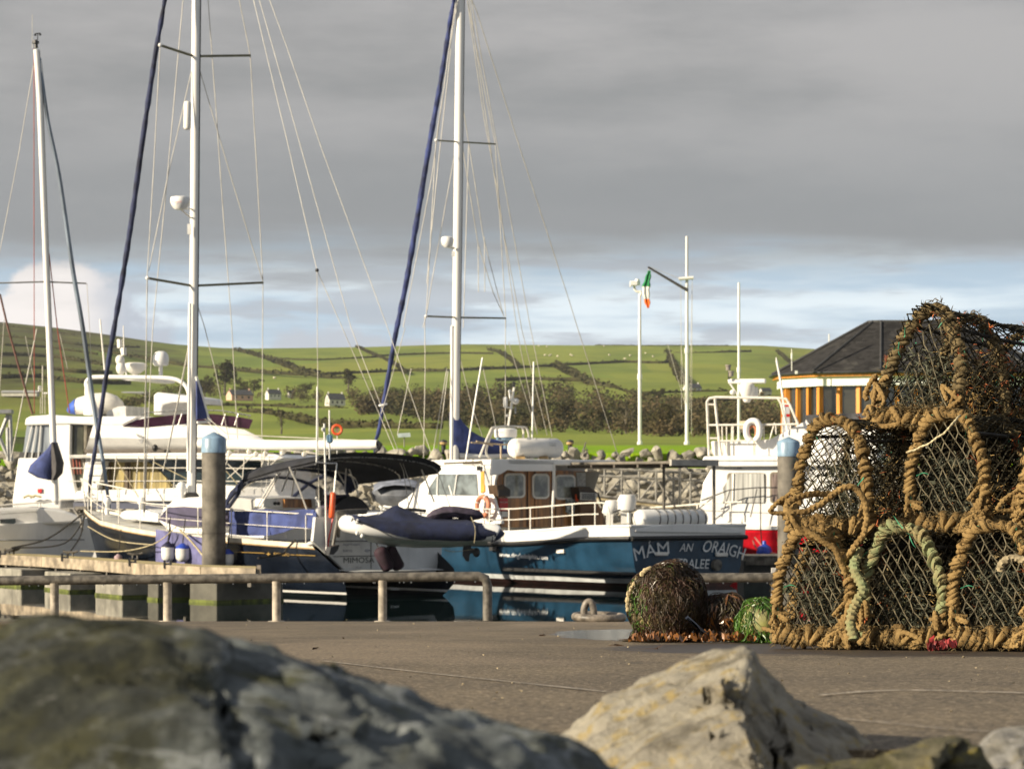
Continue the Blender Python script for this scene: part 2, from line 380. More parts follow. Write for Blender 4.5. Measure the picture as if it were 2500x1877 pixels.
# ---- far shore terrain and hill
SK = ([-3000, -1500, -400, 0, 120, 250, 400, 560, 700, 900, 1120, 1400, 1850, 2050, 2500, 4000, 6000], [800, 760, 765, 786, 798, 815, 838, 851, 850, 847, 840, 843, 843, 856, 880, 850, 870])
ROWF = [(0, 122), (0.04, 190), (0.075, 300), (0.13, 470), (0.18, 580), (0.27, 750), (0.38, 900), (0.50, 1080), (0.62, 1260), (0.74, 1480), (0.87, 1800), (1.0, 2200)]
FR = [a for a, _ in ROWF]; YR = [b_ for _, b_ in ROWF]
def terr(px, py):
    top = interp(px, *SK); f = (1107 - py) / (1107 - top)
    Y = interp(f, FR, YR); return P(px, py, Y)
mb = MB(); cols = list(range(-3000, 6001, 60)); rows = []
fl = [i / 60 for i in range(61)]
for f in fl:
    ring = []
    for x in cols:
        top = interp(x, *SK); Y = interp(f, FR, YR); py = 1107 - f * (1107 - top)
        p = P(x, py, Y)
        if 0.15 < f < 0.99: p.z += (mnoise.noise(Vector((p.x * 0.006, p.y * 0.006, 0))) * 4.0 - 0.5) * min(1, (f - 0.15) * 3) * min(1, (1 - f) * 6)
        ring.append(p)
    rows.append(ring)
rows.append([p + Vector((0, 900, -60)) for p in rows[-1]])
rows.insert(0, [Vector((p.x, 121.2, 3.4)) for p in rows[0]])
mb.loft(rows)
m, b, O = nodemat('hill_grass')
sp = nd('ShaderNodeSeparateXYZ'); L(O, sp.inputs[0])
v = nd('ShaderNodeTexVoronoi'); mp = nd('ShaderNodeMapping'); L(O, mp.inputs[0]); mp.inputs[3].default_value = (0.012, 0.0045, 0)
L(mp.outputs[0], v.inputs[0]); v.inputs['Scale'].default_value = 1.0
vs_ = nd('ShaderNodeSeparateColor'); L(v.outputs['Color'], vs_.inputs[0])
c = mixc(vs_.outputs[0], (0.250, 0.285, 0.050), (0.175, 0.245, 0.044))
c = mixc(mathn('MULTIPLY', vs_.outputs[1], 0.45), c, (0.20, 0.195, 0.035))
c = mixc(mathn('MULTIPLY', sstep(vnoise(O, 0.02, (1, .4, 1), 5, 0.65), 0.42, 0.66), 0.5), c, (0.085, 0.135, 0.026))
c = mixc(mathn('MULTIPLY', sstep(vnoise(O, 0.25, (1, .25, 1), 4, 0.7), 0.5, 0.7), 0.25), c, (0.19, 0.19, 0.055))
# moorland on the left shoulder of the hill
moor = mathn('MULTIPLY', sstep(mathn('ADD', mathn('ADD', mathn('DIVIDE', sp.outputs[0], sp.outputs[1]), mathn('MULTIPLY', sp.outputs[1], -0.000028)), mathn('MULTIPLY', vnoise(O, 0.011, (1, .5, 1), 5, 0.65), 0.16)), -0.075, -0.13), sstep(sp.outputs[1], 800, 1150))
c = mixc(mathn('MULTIPLY', moor, 0.9), c, mixc(sstep(vnoise(O, 0.03, (1, .3, 1), 5, .7), .4, .6), (0.060, 0.048, 0.024), (0.09, 0.10, 0.026)))
near = sstep(sp.outputs[1], 330, 270)
c = mixc(near, c, mixc(sstep(vnoise(O, 0.15, (1, .3, 1), 5, .6), .35, .65), (0.16, 0.31, 0.012), (0.24, 0.36, 0.014)))
L(c, b.inputs['Base Color']); b.inputs['Roughness'].default_value = 0.95; b.inputs['Specular IOR Level'].default_value = 0.1
bumpto(b, vnoise(O, 0.5, (1, .5, 1), 6, .7), 0.5, 0.7)
tag(mb.build('hills', m, smooth=180), None, None, kind='structure')

# ---- hedgerows
hedgem = mat('hedge_leaves', (0.050, 0.042, 0.020), 0.95, 0.35, 0.5, col2=(0.060, 0.062, 0.022), spec=0.05)
HED = [('r8', [(1180, 400), (1350, 405), (1500, 400), (1650, 390)], 1), ('r8', [(1540, 347), (1600, 375), (1700, 420), (1750, 460)], 1.3),
       ('r8', [(1650, 387), (1780, 380), (1950, 375), (2130, 377)], 1), ('r8', [(1010, 362), (1100, 385), (1200, 415), (1290, 450), (1375, 470)], 2.2),
       ('r8', [(1370, 470), (1500, 462), (1650, 455), (1760, 450), (1950, 450), (2130, 440)], 1.3), ('r8', [(1380, 475), (1500, 490), (1650, 510)], 1.4),
       ('r8', [(0, 300), (200, 322), (400, 345), (600, 352)], 1.3), ('r8', [(0, 380), (150, 385), (300, 400), (440, 430)], 1.3),
       ('r8', [(430, 365), (550, 385), (800, 428), (950, 442), (1200, 462), (1380, 472)], 1.6), ('r8', [(0, 432), (200, 440), (350, 455), (480, 460)], 1.3),
       ('r8', [(860, 598), (1030, 602), (1200, 605), (1300, 615), (1500, 620)], 1.2), ('r8', [(1050, 628), (1200, 642), (1400, 680), (1650, 690), (1900, 700)], 1.8),
       ('r8', [(0, 260), (150, 275), (320, 300)], 1.2), ('r8', [(20, 340), (200, 350), (420, 380)], 1.2),
       ('r8', [(0, 480), (180, 478), (380, 500), (560, 505)], 1.8),
       ('s3', [(-20, 150), (60, 170), (120, 210), (180, 260)], 1.6), ('s3', [(0, 275), (170, 270), (430, 255), (480, 250), (700, 240), (900, 230), (1150, 235), (1200, 215)], 1.2),
       ('s3', [(430, 255), (520, 300), (620, 350), (700, 390), (850, 420)], 2.3), ('s3', [(850, 422), (1000, 445), (1200, 440), (1400, 436), (1600, 435)], 1.3),
       ('s3', [(1200, 190), (1230, 260), (1280, 350), (1330, 400)], 1.9), ('s3', [(1230, 175), (1400, 175), (1600, 165), (1750, 160)], 1.3),
       ('s3', [(30, 355), (250, 345), (420, 350), (600, 355), (700, 380)], 1.4), ('s3', [(1930, 160), (2000, 220), (2040, 250)], 1.3),
       ('s3', [(970, 455), (1150, 487), (1400, 495), (1600, 485), (1750, 490)], 1.4), ('s3', [(700, 118), (1000, 122), (1250, 122), (1600, 122)], 0.8)]
def leaves(mb, c, r, n, size, rd, flat=0.75):
    """n small leaf clumps (bent quads) through an ellipsoid volume, thinner at the rim"""
    for _ in range(n):
        a = rd.uniform(0, 6.283); z = rd.uniform(-1, 1); q = rd.random() ** 0.45
        s = math.sqrt(1 - z * z); k = Vector((r[0] * q * s * math.cos(a), r[1] * q * s * math.sin(a), r[2] * q * z)) + c
        d = Vector((rd.gauss(0, 1), rd.gauss(0, 1), rd.gauss(0, 1))).normalized(); u, v = perp(d); z_ = size * rd.uniform(0.5, 1.3)
        mb.add([k - u * z_, k - v * z_ * 0.7 + d * z_ * 0.2, k + u * z_, k + v * z_ * 0.7 - d * z_ * .2], [(0, 1, 2, 3)])
for reg, pts, th in HED:
    pp = T(reg, pts); mb = MB(); rd = random.Random(len(pts) * 31 + int(pp[0][0]))
    W = [terr(x, y) for x, y in pp]; tot = sum((W[i + 1] - W[i]).length for i in range(len(W) - 1)); Wd = spline(W, 8)
    Yav = sum(p.y for p in W) / len(W); h = 1.15 * th * min(1, Yav / 1400 + 0.25); acc = 0
    for i in range(len(Wd) - 1):
        a, c_ = Wd[i], Wd[i + 1]; ln = (c_ - a).length; k = max(1, int(ln / (h * 1.1)))
        for j in range(k):
            q = a.lerp(c_, (j + rd.random()) / k)
            if rd.random() < 0.05: continue
            hh = h * rd.uniform(0.5, 1.5)
            leaves(mb, q + Vector((0, rd.uniform(-1, 1), hh * 0.3)), (h * 1.1, h * 0.9, hh * 0.6), 9, h * 0.42, rd)
    tp = [p + Vector((0, 0, h * .15)) for p in Wd]; mb.tube(tp, [h * .55 * (1 + .5 * mnoise.noise(p * .05)) for p in tp], 6)
    o = mb.build('hedgerow', hedgem, smooth=False)
    tag(o, 'dark rough hedgerow dividing two green fields on the far hill', 'hedgerow', 'hedgerows dividing the hill fields')
# ---- woods and trees
tm1 = mat('wood_leaves', (0.115, 0.085, 0.045), 0.95, 0.4, 0.06, col2=(0.036, 0.042, 0.018), spec=0.05, det=5)
tm2 = mat('tree_leaves', (0.035, 0.042, 0.014), 0.95, 0.4, 0.3, col2=(0.050, 0.040, 0.018), spec=0.05)
barkm = mat('bark', (0.14, 0.12, 0.09), 0.9, 0.3, 2)
mb = MB(); rd = random.Random(5)
W_top = ([880, 1000, 1200, 1310, 1430, 1530, 1640, 1780, 1860, 1930], [1000, 975, 955, 950, 955, 972, 990, 985, 985, 1015])
W_bot = ([880, 1000, 1200, 1400, 1530, 1700, 1930], [1000, 1020, 1048, 1056, 1064, 1068, 1068])
cnt = 0
for i in range(680):
    px = rd.uniform(885, 1930); t_, b_ = interp(px, *W_top), interp(px, *W_bot); py = b_ - (b_ - t_ - 14) * rd.random() ** 1.4
    base = terr(px, max(py, t_ + 14)); s = base.y / F; hh = rd.uniform(26, 50) * s; hh = min(hh, 7.5); wr = hh * rd.uniform(.42, .7)
    for k in range(3):
        cc = base + Vector((rd.uniform(-.6, .6) * wr, rd.uniform(-.5, .5) * wr, hh * rd.uniform(.25, .75)))
        leaves(mb, cc, (wr * .8, wr * .8, hh * .42), 34, 0.06 * hh + .12, rd)
# scrubby wood round the cottages
for i in range(300):
    px = rd.uniform(300, 1110); t_ = interp(px, [300, 480, 560, 620, 800, 930, 1110], [985, 925, 925, 938, 945, 950, 950]); b_ = interp(px, [300, 480, 620, 800, 1110], [1000, 975, 978, 992, 1005])
    py = rd.uniform(t_ + 16, b_)
    if any(abs(px - x) < w_ and py > 950 for x, w_ in ((582, 45), (668, 28), (815, 30))): continue
    base = terr(px, py); s = base.y / F; hh = rd.uniform(16, 34) * s; wr = hh * rd.uniform(.45, .8)
    for k in range(2):
        cc = base + Vector((rd.uniform(-.6, .6) * wr, 0, hh * rd.uniform(.3, .7)))
        leaves(mb, cc, (wr * .75, wr * .75, hh * .4), 26, 0.055 * hh + .1, rd)
tag(mb.build('woodland', tm1, smooth=False), None, None, kind='stuff')
def tree(px, py, hpx, wpx, label, bare=False, conif=False, seed=0):
    rd = random.Random(seed); base = terr(px, py); s = base.y / F; H = hpx * s; Wd = wpx * s / 2
    root = thing('tree', label, 'tree', base, group='trees standing out from the far woods')
    tr = MB(); tr.tube([base, base + Vector((.02 * H, 0, H * .4)), base + Vector((-.01 * H, 0, H * (.95 if (conif or bare) else .7)))], [.045 * H, .03 * H, .006 * H], 6)
    cr = MB(); tips = []
    for i in range(16 if bare else 9):
        z = rd.uniform(.3, .85) * H; a = rd.uniform(0, 6.28); r_ = Wd * rd.uniform(.5, 1) * (1.15 - z / H if conif else 1)
        e = base + Vector((math.cos(a) * r_, math.sin(a) * r_, z + rd.uniform(.05, .22) * H)); st = base + Vector((0, 0, z * .85))
        tr.tube([st, st.lerp(e, .5) + Vector((0, 0, .02 * H)), e], [.016 * H, .01 * H, .003 * H], 4); tips.append(e)
    tr.build('trunk', barkm, root)
    for e in tips:
        leaves(cr, e, (Wd * .42, Wd * .42, H * .13), 10 if bare else 60, .028 * H if bare else .04 * H, rd)
    if not bare:
        for k in range(8):
            zz = rd.uniform(.35, .9); leaves(cr, base + Vector((rd.uniform(-.3, .3) * Wd, 0, zz * H)), (Wd * (1.1 - zz) if conif else Wd * .6,) * 2 + (H * .14,), 60, .035 * H, rd)
    cr.build('crown', tm2, root, smooth=False)
for i, a in enumerate([(548, 965, 85, 66, 'tallest dark pine left of the pink cottage', False, True), (618, 968, 42, 50, 'round green tree just right of the pink cottage'),
          (850, 960, 60, 42, 'dark upright tree above the whitewashed cottage', False, True), (592, 925 + 40, 36, 40, 'bushy tree behind the pink cottage roof'),
          (745, 965, 32, 40, 'low spreading tree between the two whitewashed cottages'), (687, 1060, 58, 26, 'small bare tree alone in the lower green field', True),
          (1528, 1058, 70, 44, 'bare pale-trunked tree at the front edge of the wood', True), (1543, 1056, 62, 20, 'slender bare tree beside the pale-trunked one', True),
          (1470, 1052, 62, 60, 'broad brown tree at the foot of the wood left of the camera pole'), (1380, 1046, 66, 56, 'brown leafy tree at the wood front behind the tall bollard light'),
          (1620, 1064, 70, 70, 'wide rounded tree in the wood between the two white poles'), (1750, 1066, 66, 66, 'dark tree in the wood behind the white life ring'),
          (1606, 985, 34, 30, 'small reddish tree on the hedge corner above the wood'), (1630, 868, 18, 18, 'tiny round bush at the top hedge corner on the hill'),
          (500, 972, 50, 46, 'brown leafy tree behind the tall mast left of the pine'), (960, 985, 40, 44, 'green tree in the wood behind the furled blue foresail')]):
    tree(*a, seed=i + 3)
# ---- cottages and barns
slate = mat('slate_roof', (0.075, 0.078, 0.082), 0.7, 0.25, 1.5, bump=0.3, bscale=8)
whitew = mat('white_render', (0.72, 0.69, 0.62), 0.8, 0.06, 1)
pinkw = mat('pink_render', (0.66, 0.40, 0.30), 0.8, 0.06, 1)
barnm = mat('pale_barn_sheet', (0.55, 0.53, 0.46), 0.6, 0.08, 1)
def house(px, py, w_, h_, label, wall, roofm=slate, dpx=14, cat='cottage', gable_left=True, chim=True, nm='cottage'):
    base = terr(px, py); s = base.y / F; W_ = w_ * s; H_ = h_ * s; Dp = 6.5; z0 = base.z - 1.2
    root = thing(nm, label, cat, base, group='houses and barns on the far hillside')
    ang = 0.55; U = Vector((math.cos(ang), math.sin(ang), 0)); V = Vector((-math.sin(ang), math.cos(ang), 0))
    Lh = W_ * .78; Dd = W_ * .42 if gable_left else W_ * .3; eh = H_ * .52
    def pt(a, d, z): return base + U * a + V * d + Vector((0, 0, z))
    ww = MB(); a0, a1 = -Lh / 2, Lh / 2
    for aa in (a0, a1): pass
    prof = [(-Dd / 2, -1.2), (Dd / 2, -1.2), (Dd / 2, eh), (0, H_), (-Dd / 2, eh)]
    ww.loft([[pt(a, d, z) for d, z in prof] for a in (a0, a1)], True, True); ww.build('wall', wall, root, smooth=False)
    rf = MB()
    for sg in (-1, 1):
        A = [pt(a0 - .15, sg * (Dd / 2 + .25), eh - .12), pt(a1 + .15, sg * (Dd / 2 + .25), eh - .12), pt(a1 + .15, 0, H_ + .12), pt(a0 - .15, 0, H_ + .12)]
        rf.solid(A, [p + Vector((0, 0, .16)) for p in A])
    r_ = rf.build('roof', roofm, root, smooth=False)
    if chim:
        for aa_ in (a0 + .5, a1 - .5): c_ = MB(); c_.box(pt(aa_, 0, H_ + .35), (.5, .5, .9)); c_.build('chimney', wall, r_, smooth=False)
        for k in (-.3, 0.0, .3):
            q = MB(); q.box(pt(k * Lh, -Dd / 2 - .03, eh * .55), (Lh * .09, .06, eh * .4), rz=ang); q.build('window', glassd, root, smooth=False)
for a in [(585, 977, 74, 24, 'pink cottage with slate roof and chimneys on the hillside', pinkw), (667, 972, 44, 20, 'small white cottage right of the pink cottage', whitew),
          (710, 966, 18, 12, 'tiny white outbuilding on the hillside right of the small cottage', whitew, slate, 14, 'outbuilding', True, False),
          (818, 990, 56, 28, 'white gabled cottage above the black boat canopy', whitew), (1690, 956, 52, 18, 'low white farmhouse behind the flagpole', whitew),
          (1840, 962, 30, 11, 'stone farm building in the field right of the radar scanner', barnm, slate, 14, 'barn', True, False), (1868, 962, 36, 14, 'stone barn with slate roof beside the farm building', barnm, slate, 14, 'barn', True, False)]:
    house(*a)
for px, py, w_, h_, lb in ((50, 967, 86, 14, 'long low cream barn at the far left of the hillside'), (330, 966, 62, 10, 'long pale shed behind the motor yacht arch')):
    base = terr(px, py); s = base.y / F
    root = thing('barn', lb, 'barn', base, group='houses and barns on the far hillside')
    q = MB(); q.box(base + Vector((0, 0, h_ * s * .3)), (w_ * s, 6, h_ * s * .7)); q.build('wall', barnm, root, smooth=False)
    q = MB(); q.loft([[base + Vector((sx_ * w_ * s * .52, y_, z_ * s)) for y_, z_ in ((-3.4, h_ * .62), (0, h_), (3.4, h_ * .62), (0, h_ * .7))] for sx_ in (-1, 1)], True, True); q.build('roof', mat('grey_sheet_roof', (.42, .42, .40), .6), root, smooth=False)
# ---- sheep
fleece = mat('fleece', (0.66, 0.60, 0.45), 0.95, 0.1, 3); facem = mat('sheep_face', (0.05, 0.045, 0.04), 0.9)
sheepxy = T('s3', [(320, 130), (375, 135), (360, 192), (400, 190), (445, 200), (535, 190), (795, 192), (900, 217), (935, 195), (1040, 180), (1090, 202), (760, 131), (545, 196), (392, 196), (1350, 522), (1770, 518)]) + [(670, 926)]
s0 = None
for i, (px, py) in enumerate(sheepxy):
    base = terr(px, py)
    if s0 is None:
        root = thing('sheep', 'pale sheep grazing on the far hill pasture', 'sheep', base, group='sheep grazing on the hill')
        q = MB(); c = base + Vector((0, 0, .85))
        q.loft([[c + Vector((x, r_ * math.cos(a * .7854) * .9, r_ * math.sin(a * .7854))) for a in range(8)] for x, r_ in ((-.75, .05), (-.68, .3), (-.4, .46), (0, .5), (.4, .45), (.66, .3), (.9, .2), (1.0, .05))], True, True)
        q.build('body', fleece, root)
        q = MB(); q.ball(c + Vector((1.08, 0, .02)), (.2, .13, .15), 8); [q.tube([c + Vector((x, y, -.2)), c + Vector((x, y, -.85))], [.08, .05], 5) for x in (-.5, .5) for y in (-.2, .2)]; q.build('head_and_legs', facem, root); s0 = root
    else:
        c = copy_tree(s0); c.location = base; c.rotation_euler.z = rnd.uniform(-.5, .5) + (3.14 if i % 2 else 0)
# ---- breakwater of armour rock
rockm = mat('breakwater_limestone', (0.40, 0.37, 0.30), 0.85, 0.2, 0.9, bump=0.8, bscale=3.0, bdist=0.08, col2=(0.20, 0.185, 0.15), obvar=0.22)
def rock_mesh(seed, n=14):
    rd = random.Random(seed); bm = bmesh.new()
    for _ in range(n):
        d = Vector((rd.gauss(0, 1), rd.gauss(0, 1), rd.gauss(0, 1))).normalized(); bm.verts.new((d.x * rd.uniform(.8, 1.1), d.y * rd.uniform(.75, 1), d.z * rd.uniform(.6, .85)))
    res = bmesh.ops.convex_hull(bm, input=bm.verts); bmesh.ops.delete(bm, geom=[e for e in res['geom_interior'] if isinstance(e, bmesh.types.BMVert)], context='VERTS')
    bmesh.ops.bevel(bm, geom=list(bm.edges), offset=.09, segments=1, affect='EDGES')
    for v_ in bm.verts: v_.co += v_.co.normalized() * mnoise.noise(v_.co * 2.2 + Vector((seed, 0, 0))) * .12
    me = bpy.data.meshes.new('rock'); bm.to_mesh(me); bm.free(); me.materials.append(rockm)
    return me
RM = [rock_mesh(s) for s in range(9)]
def slope(py, px=0):   # point on the breakwater face seen at pixel py
    # face runs from (Y=121.5, z=4.35) down to (Y=112, z=-0.3)
    a = (HY - py) / F; t = (CZ + a * 121.5 - 4.35) / ((-0.3 - 4.35) + a * 9.5)
    return 121.5 - 9.5 * t
k = 0; rd = random.Random(11); rubble = MB()
py = 1108.0
while py < 1385:
    row = int((py - 1108) / 20)
    for ix in range(-8, 76):
        px = ix * 34 + (17 if row % 2 else 0) + rd.uniform(-8, 8) - 60; yy = py + rd.uniform(-7, 7)
        Y = slope(yy) + rd.uniform(-.3, .3); q = P(px, yy, Y); sc = rd.uniform(.20, .38) * (1.25 if py < 1112 else 1)
        vis = ((-20 < px < 60 and py < 1300) or (560 < px < 1050 and py < 1290) or (1290 < px < 1740 and py < 1300))
        if vis and k < 296:
            o = bpy.data.objects.new('armour_rock', RM[rd.randrange(9)]); COL.objects.link(o); o.location = q; o.scale = (sc * rd.uniform(.9, 1.5), sc, sc * rd.uniform(.8, 1.15))
            o.rotation_euler = (rd.uniform(-.6, .6), rd.uniform(-.5, .5), rd.uniform(0, 6.28)); k += 1
            tag(o, 'grey limestone boulder in the rock breakwater', 'rock', 'boulders of the rock breakwater')
        else:
            me = RM[rd.randrange(9)]; R = Matrix.Rotation(rd.uniform(0, 6.28), 3, 'Z') @ Matrix.Rotation(rd.uniform(-.6, .6), 3, 'X')
            rubble.add([q + R @ (v_.co * sc * 1.1) for v_ in me.vertices], [tuple(p.vertices) for p in me.polygons])
    py += 20
rubble.add([(-150, 121.9, 4.0), (150, 121.9, 4.0), (150, 112.6, -.7), (-150, 112.6, -.7)], [(0, 1, 2, 3)])
tag(rubble.build('rock_rubble', rockm, smooth=False), None, None, kind='stuff')
# ---- poles, lamps, sign on the grass
def pole(px, y0, y1, Y, r, name, label, cat, taper=.7, m_=alu):
    b_ = P(px, y1, Y); t_ = P(px, y0, Y); root = thing(name, label, cat, b_)
    q = MB(); q.lathe(b_, [(r * 1.5, 0), (r * 1.5, .12), (r, .14), (r, (t_.z - b_.z) * .45), (r * .92, (t_.z - b_.z) * .46), (r * taper, t_.z - b_.z)], 10); q.build('pole', m_, root)
    q = MB(); q.lathe(b_ + Vector((0, 0, (t_.z - b_.z) * .45)), [(r * 1.35, -.12), (r * 1.35, .12)], 10); q.build('collar', m_, root)
    return root, b_, t_
Yp = 128
root, b_, t_ = pole(1562, 718, 1085, Yp, .085, 'camera_pole', 'white pole with a camera head and short bent arm', 'pole')
q = MB(); q.tube(spline([P(1564, 722, Yp), P(1564, 712, Yp), P(1556, 712, Yp), P(1550, 706, Yp), P(1548, 694, Yp)], 4), .06, 8); q.build('arm', alu, root)
q = MB(); q.box(P(1547, 692, Yp), (.34, .3, .2)); q.lathe(P(1556, 690, Yp), [(.12, -.12), (.14, 0), (.09, .16)], 10); q.tube([P(1541, 696, Yp), P(1539, 700, Yp - .2)], .05, 6); q.build('camera_head', white2, root, bevel=.02)
root, b_, t_ = pole(1677, 577, 1085, Yp, .09, 'flagpole', 'tall white flagpole with crossbar and slanting dark gaff', 'flagpole')
q = MB(); q.tube([P(1657, 681, Yp - .15), P(1693, 678, Yp - .15)], .075, 8); q.build('crossbar', alu, root)
q = MB(); q.tube([P(1680, 710, Yp - .2), P(1582, 652, Yp - .2)], [.07, .045], 8); q.build('gaff', mat('dark_spar', (.06, .055, .05), .6), root)
for a in ([(1588, 652), (1660, 680)], [(1662, 682), (1664, 1000)], [(1690, 680), (1684, 1000)], [(1582, 653), (1584, 662)], [(1630, 840), (1672, 985)], [(1663, 840), (1672, 985)], [(1690, 682), (1688, 1060)]):
    q = MB(); q.tube([P(x, y, Yp - .12) for x, y in a], .009, 4); q.build('halyard', wire, root)
root, b_, t_ = pole(1804, 690, 1078, 132, .075, 'pole', 'plain thin white pole behind the red and white boat', 'pole')
# flag, hanging, three bands
fm = {'green': mat('flag_green', (.01, .20, .06), .8), 'white': mat('flag_white', (.72, .70, .66), .8), 'orange': mat('flag_orange', (.80, .14, .01), .8)}
froot = thing('flag', 'limp green white and orange flag hanging from the gaff', 'flag', P(1583, 662, Yp))
for nm, y0, y1, x0, x1 in (('green', 661, 700, 8, 18), ('white', 700, 730, 18, 14), ('orange', 730, 752, 14, 7)):
    q = MB(); rings = []
    for i in range(7):
        t = i / 6; y = lerp(y0, y1, t); w2 = lerp(x0, x1, t) / 2 + (1.2 * math.sin(y * .3)); cxx = 1581 + 3.5 * math.sin(y * .06) - (y - 700) * .03
        rings.append([P(cxx + w2 * math.cos(j * .5236) * (1 + .25 * math.sin(3 * j * .5236)), y, Yp - .2) + Vector((0, .10 * math.sin(j * .5236) + .05 * math.sin(j * 1.57), 0)) for j in range(12)])
    q.loft(rings, True, True); q.build(nm + '_band', fm[nm], froot)
lampg = mat('lamp_globe', (.55, .38, .16), .3)
lp = None
for px, yt, lb in ((1083, 1073, 'short dark bollard light with amber globe behind the middle mast'), (1392, 1068, 'short dark bollard light with amber globe right of the white canister')):
    b_ = P(px, 1108, 121.9); s = 121.9 / F; hh = (1108 - yt) * s
    if lp is None:
        root = thing('bollard_light', lb, 'lamp', b_, group='bollard lights on the breakwater')
        q = MB(); q.lathe(b_, [(.13, 0), (.13, .05), (.10, .07), (.10, hh * .6)], 12); q.build('post', dark, root)
        q = MB(); q.lathe(b_, [(.10, hh * .6), (.16, hh * .68), (.16, hh * .82), (.1, hh * .86)], 12); q.build('globe', lampg, root)
        q = MB(); q.lathe(b_, [(.17, hh * .83), (.15, hh * .92), (.05, hh)], 12); q.build('cap', dark, root); lp = root
    else: c = copy_tree(lp); c.location = b_; c['label'] = lb
b_ = P(987, 1092, 123); root = thing('notice_board', 'small pale blue and white board on a post in the bright grass', 'sign', b_)
fr = Fr((b_.x, 123), (1, .12)); q = MB(); q.prism(fr, [(970, 1058), (1001, 1056), (1003, 1066), (972, 1068)], 0, .05); q.build('panel', mat('board_pale', (.60, .68, .70), .5), root, smooth=False)
q = MB(); q.tube([b_, P(987, 1066, 123.1)], .03, 6); q.build('post', galv, root)
b_ = P(823, 1110, 119); root = thing('lifebuoy', 'bright orange ring lifebuoy on a thin post above the black canopy', 'lifebuoy', b_)
q = MB(); q.torus(P(823, 1049, 119), .19, .055, (1, 0, 0), (0, 0, 1), 24, 8); q.build('ring', orange, root)
q = MB(); q.tube([b_, P(823, 1050, 119.1)], .02, 6); q.box(P(823, 1049, 119.08), (.1, .03, .1)); q.build('post', white2, root)
b_ = P(1430, 1112, 121); root = thing('steel_tripod', 'small bent grey steel frame among the breakwater rocks', 'frame', b_)
q = MB()
for a in ([(1418, 1112), (1428, 1084), (1437, 1112)], [(1428, 1084), (1424, 1112)], [(1422, 1100), (1436, 1098)], [(1428, 1084), (1431, 1080)]): q.tube([P(x, y, 121) for x, y in a], .03, 6)
q.build('frame', galv, root)
# ---- harbour office
m, b, O = nodemat('office_slate'); sp = nd('ShaderNodeSeparateXYZ'); L(O, sp.inputs[0])
cz_ = mathn('FRACT', mathn('MULTIPLY', sp.outputs[2], 7.5)); ln_ = sstep(cz_, 0.12, 0.0)
v = nd('ShaderNodeTexVoronoi'); mp_ = nd('ShaderNodeMapping'); L(O, mp_.inputs[0]); mp_.inputs[3].default_value = (3.5, 3.5, 7.5); L(mp_.outputs[0], v.inputs[0]); v.inputs['Scale'].default_value = 1
vc = nd('ShaderNodeSeparateColor'); L(v.outputs['Color'], vc.inputs[0])
c = mixc(vc.outputs[0], (0.018, 0.017, 0.016), (0.036, 0.034, 0.033)); c = mixc(mathn('MULTIPLY', ln_, .7), c, (0.012, 0.012, 0.012)); c = mixc(mathn('MULTIPLY', sstep(vnoise(O, 1.2, (1, 1, 1), 5, .6), .55, .7), .4), c, (.11, .105, .09))
L(c, b.inputs['Base Color']); b.inputs['Roughness'].default_value = .75; b.inputs['Specular IOR Level'].default_value = .2; bumpto(b, mathn('ADD', cz_, vc.outputs[1]), .5, .02); oslate = m
orw = mat('orange_timber', (0.66, 0.25, 0.035), 0.5, 0.15, 3, nsc3=(2, 2, .2))
bwhite = mat('band_white', (0.80, 0.80, 0.77), 0.6, 0.03, 1)
Yb = 133.0; sb = Yb / F
bx = P(2262, 1100, Yb).x
def octa(hl, hd, z, cx_=bx, cy_=Yb + 4.5):
    # elongated octagon, faceted left and right ends
    pts = []
    for sx_ in (-1, 1):
        for a in (90, 130, 165, 195, 230, 270) if sx_ < 0 else (-90, -50, -15, 15, 50, 90):
            pts.append(Vector((cx_ + sx_ * hl + hd * math.cos(math.radians(a)), cy_ + hd * math.sin(math.radians(a)), z)))
    return pts
zt = P(0, 787, Yb + 4.5).z; ze_ = P(0, 903, Yb).z; zf0 = P(0, 917, Yb).z; zw1 = P(0, 940, Yb).z
hdv = 4.7; hl = P(2262, 0, Yb).x - P(1903, 0, Yb).x - hdv
root = thing('harbour_office', 'octagonal harbour office with grey slate roof and orange timber windows', 'building', (bx, Yb + 4.5, 4.5))
def upring(r, z): return [Vector((p.x, p.y, z)) for p in r]
q = MB(); ev = octa(hl, hdv, ze_); top = octa(hl - .55, .55, zt); q.loft([octa(hl, hdv, ze_ - .12), ev, top], True, True); rf = q.build('roof', oslate, root, smooth=False)
q = MB()
for i in (0, 1, 2, 3, 4, 5, 6, 7, 8, 9, 10, 11):
    q.tube([ev[i] + Vector((0, 0, .03)), top[i] + Vector((0, 0, .03))], .06, 5)
q.tube(top + [top[0]], .09, 6); q.build('ridge_capping', mat('ridge_tile', (.05, .05, .05), .7), rf)
q = MB(); q.tube([p + Vector((0, 0, -.1)) for p in octa(hl, hdv + .08, ze_)], .07, 6, closed=True); q.build('gutter', dark, rf)
q = MB(); q.loft([octa(hl, hdv - .04, ze_ - .121), octa(hl, hdv - .04, zf0)], True, True); q.build('fascia', orw, root, smooth=False)
q = MB(); q.loft([octa(hl, hdv - .26, zf0 + .01), octa(hl, hdv - .26, zw1)], True, True); q.build('band', bwhite, root, smooth=False)
wr = octa(hl, hdv - .62, 0)
zb = P(0, 1055, Yb).z
q = MB(); q.loft([upring(wr, zw1 + .01), upring(wr, zb)], True, True); q.build('glazing', mat('office_glass', (.035, .032, .024), .05, .3, .5, spec=.8), root, smooth=False)
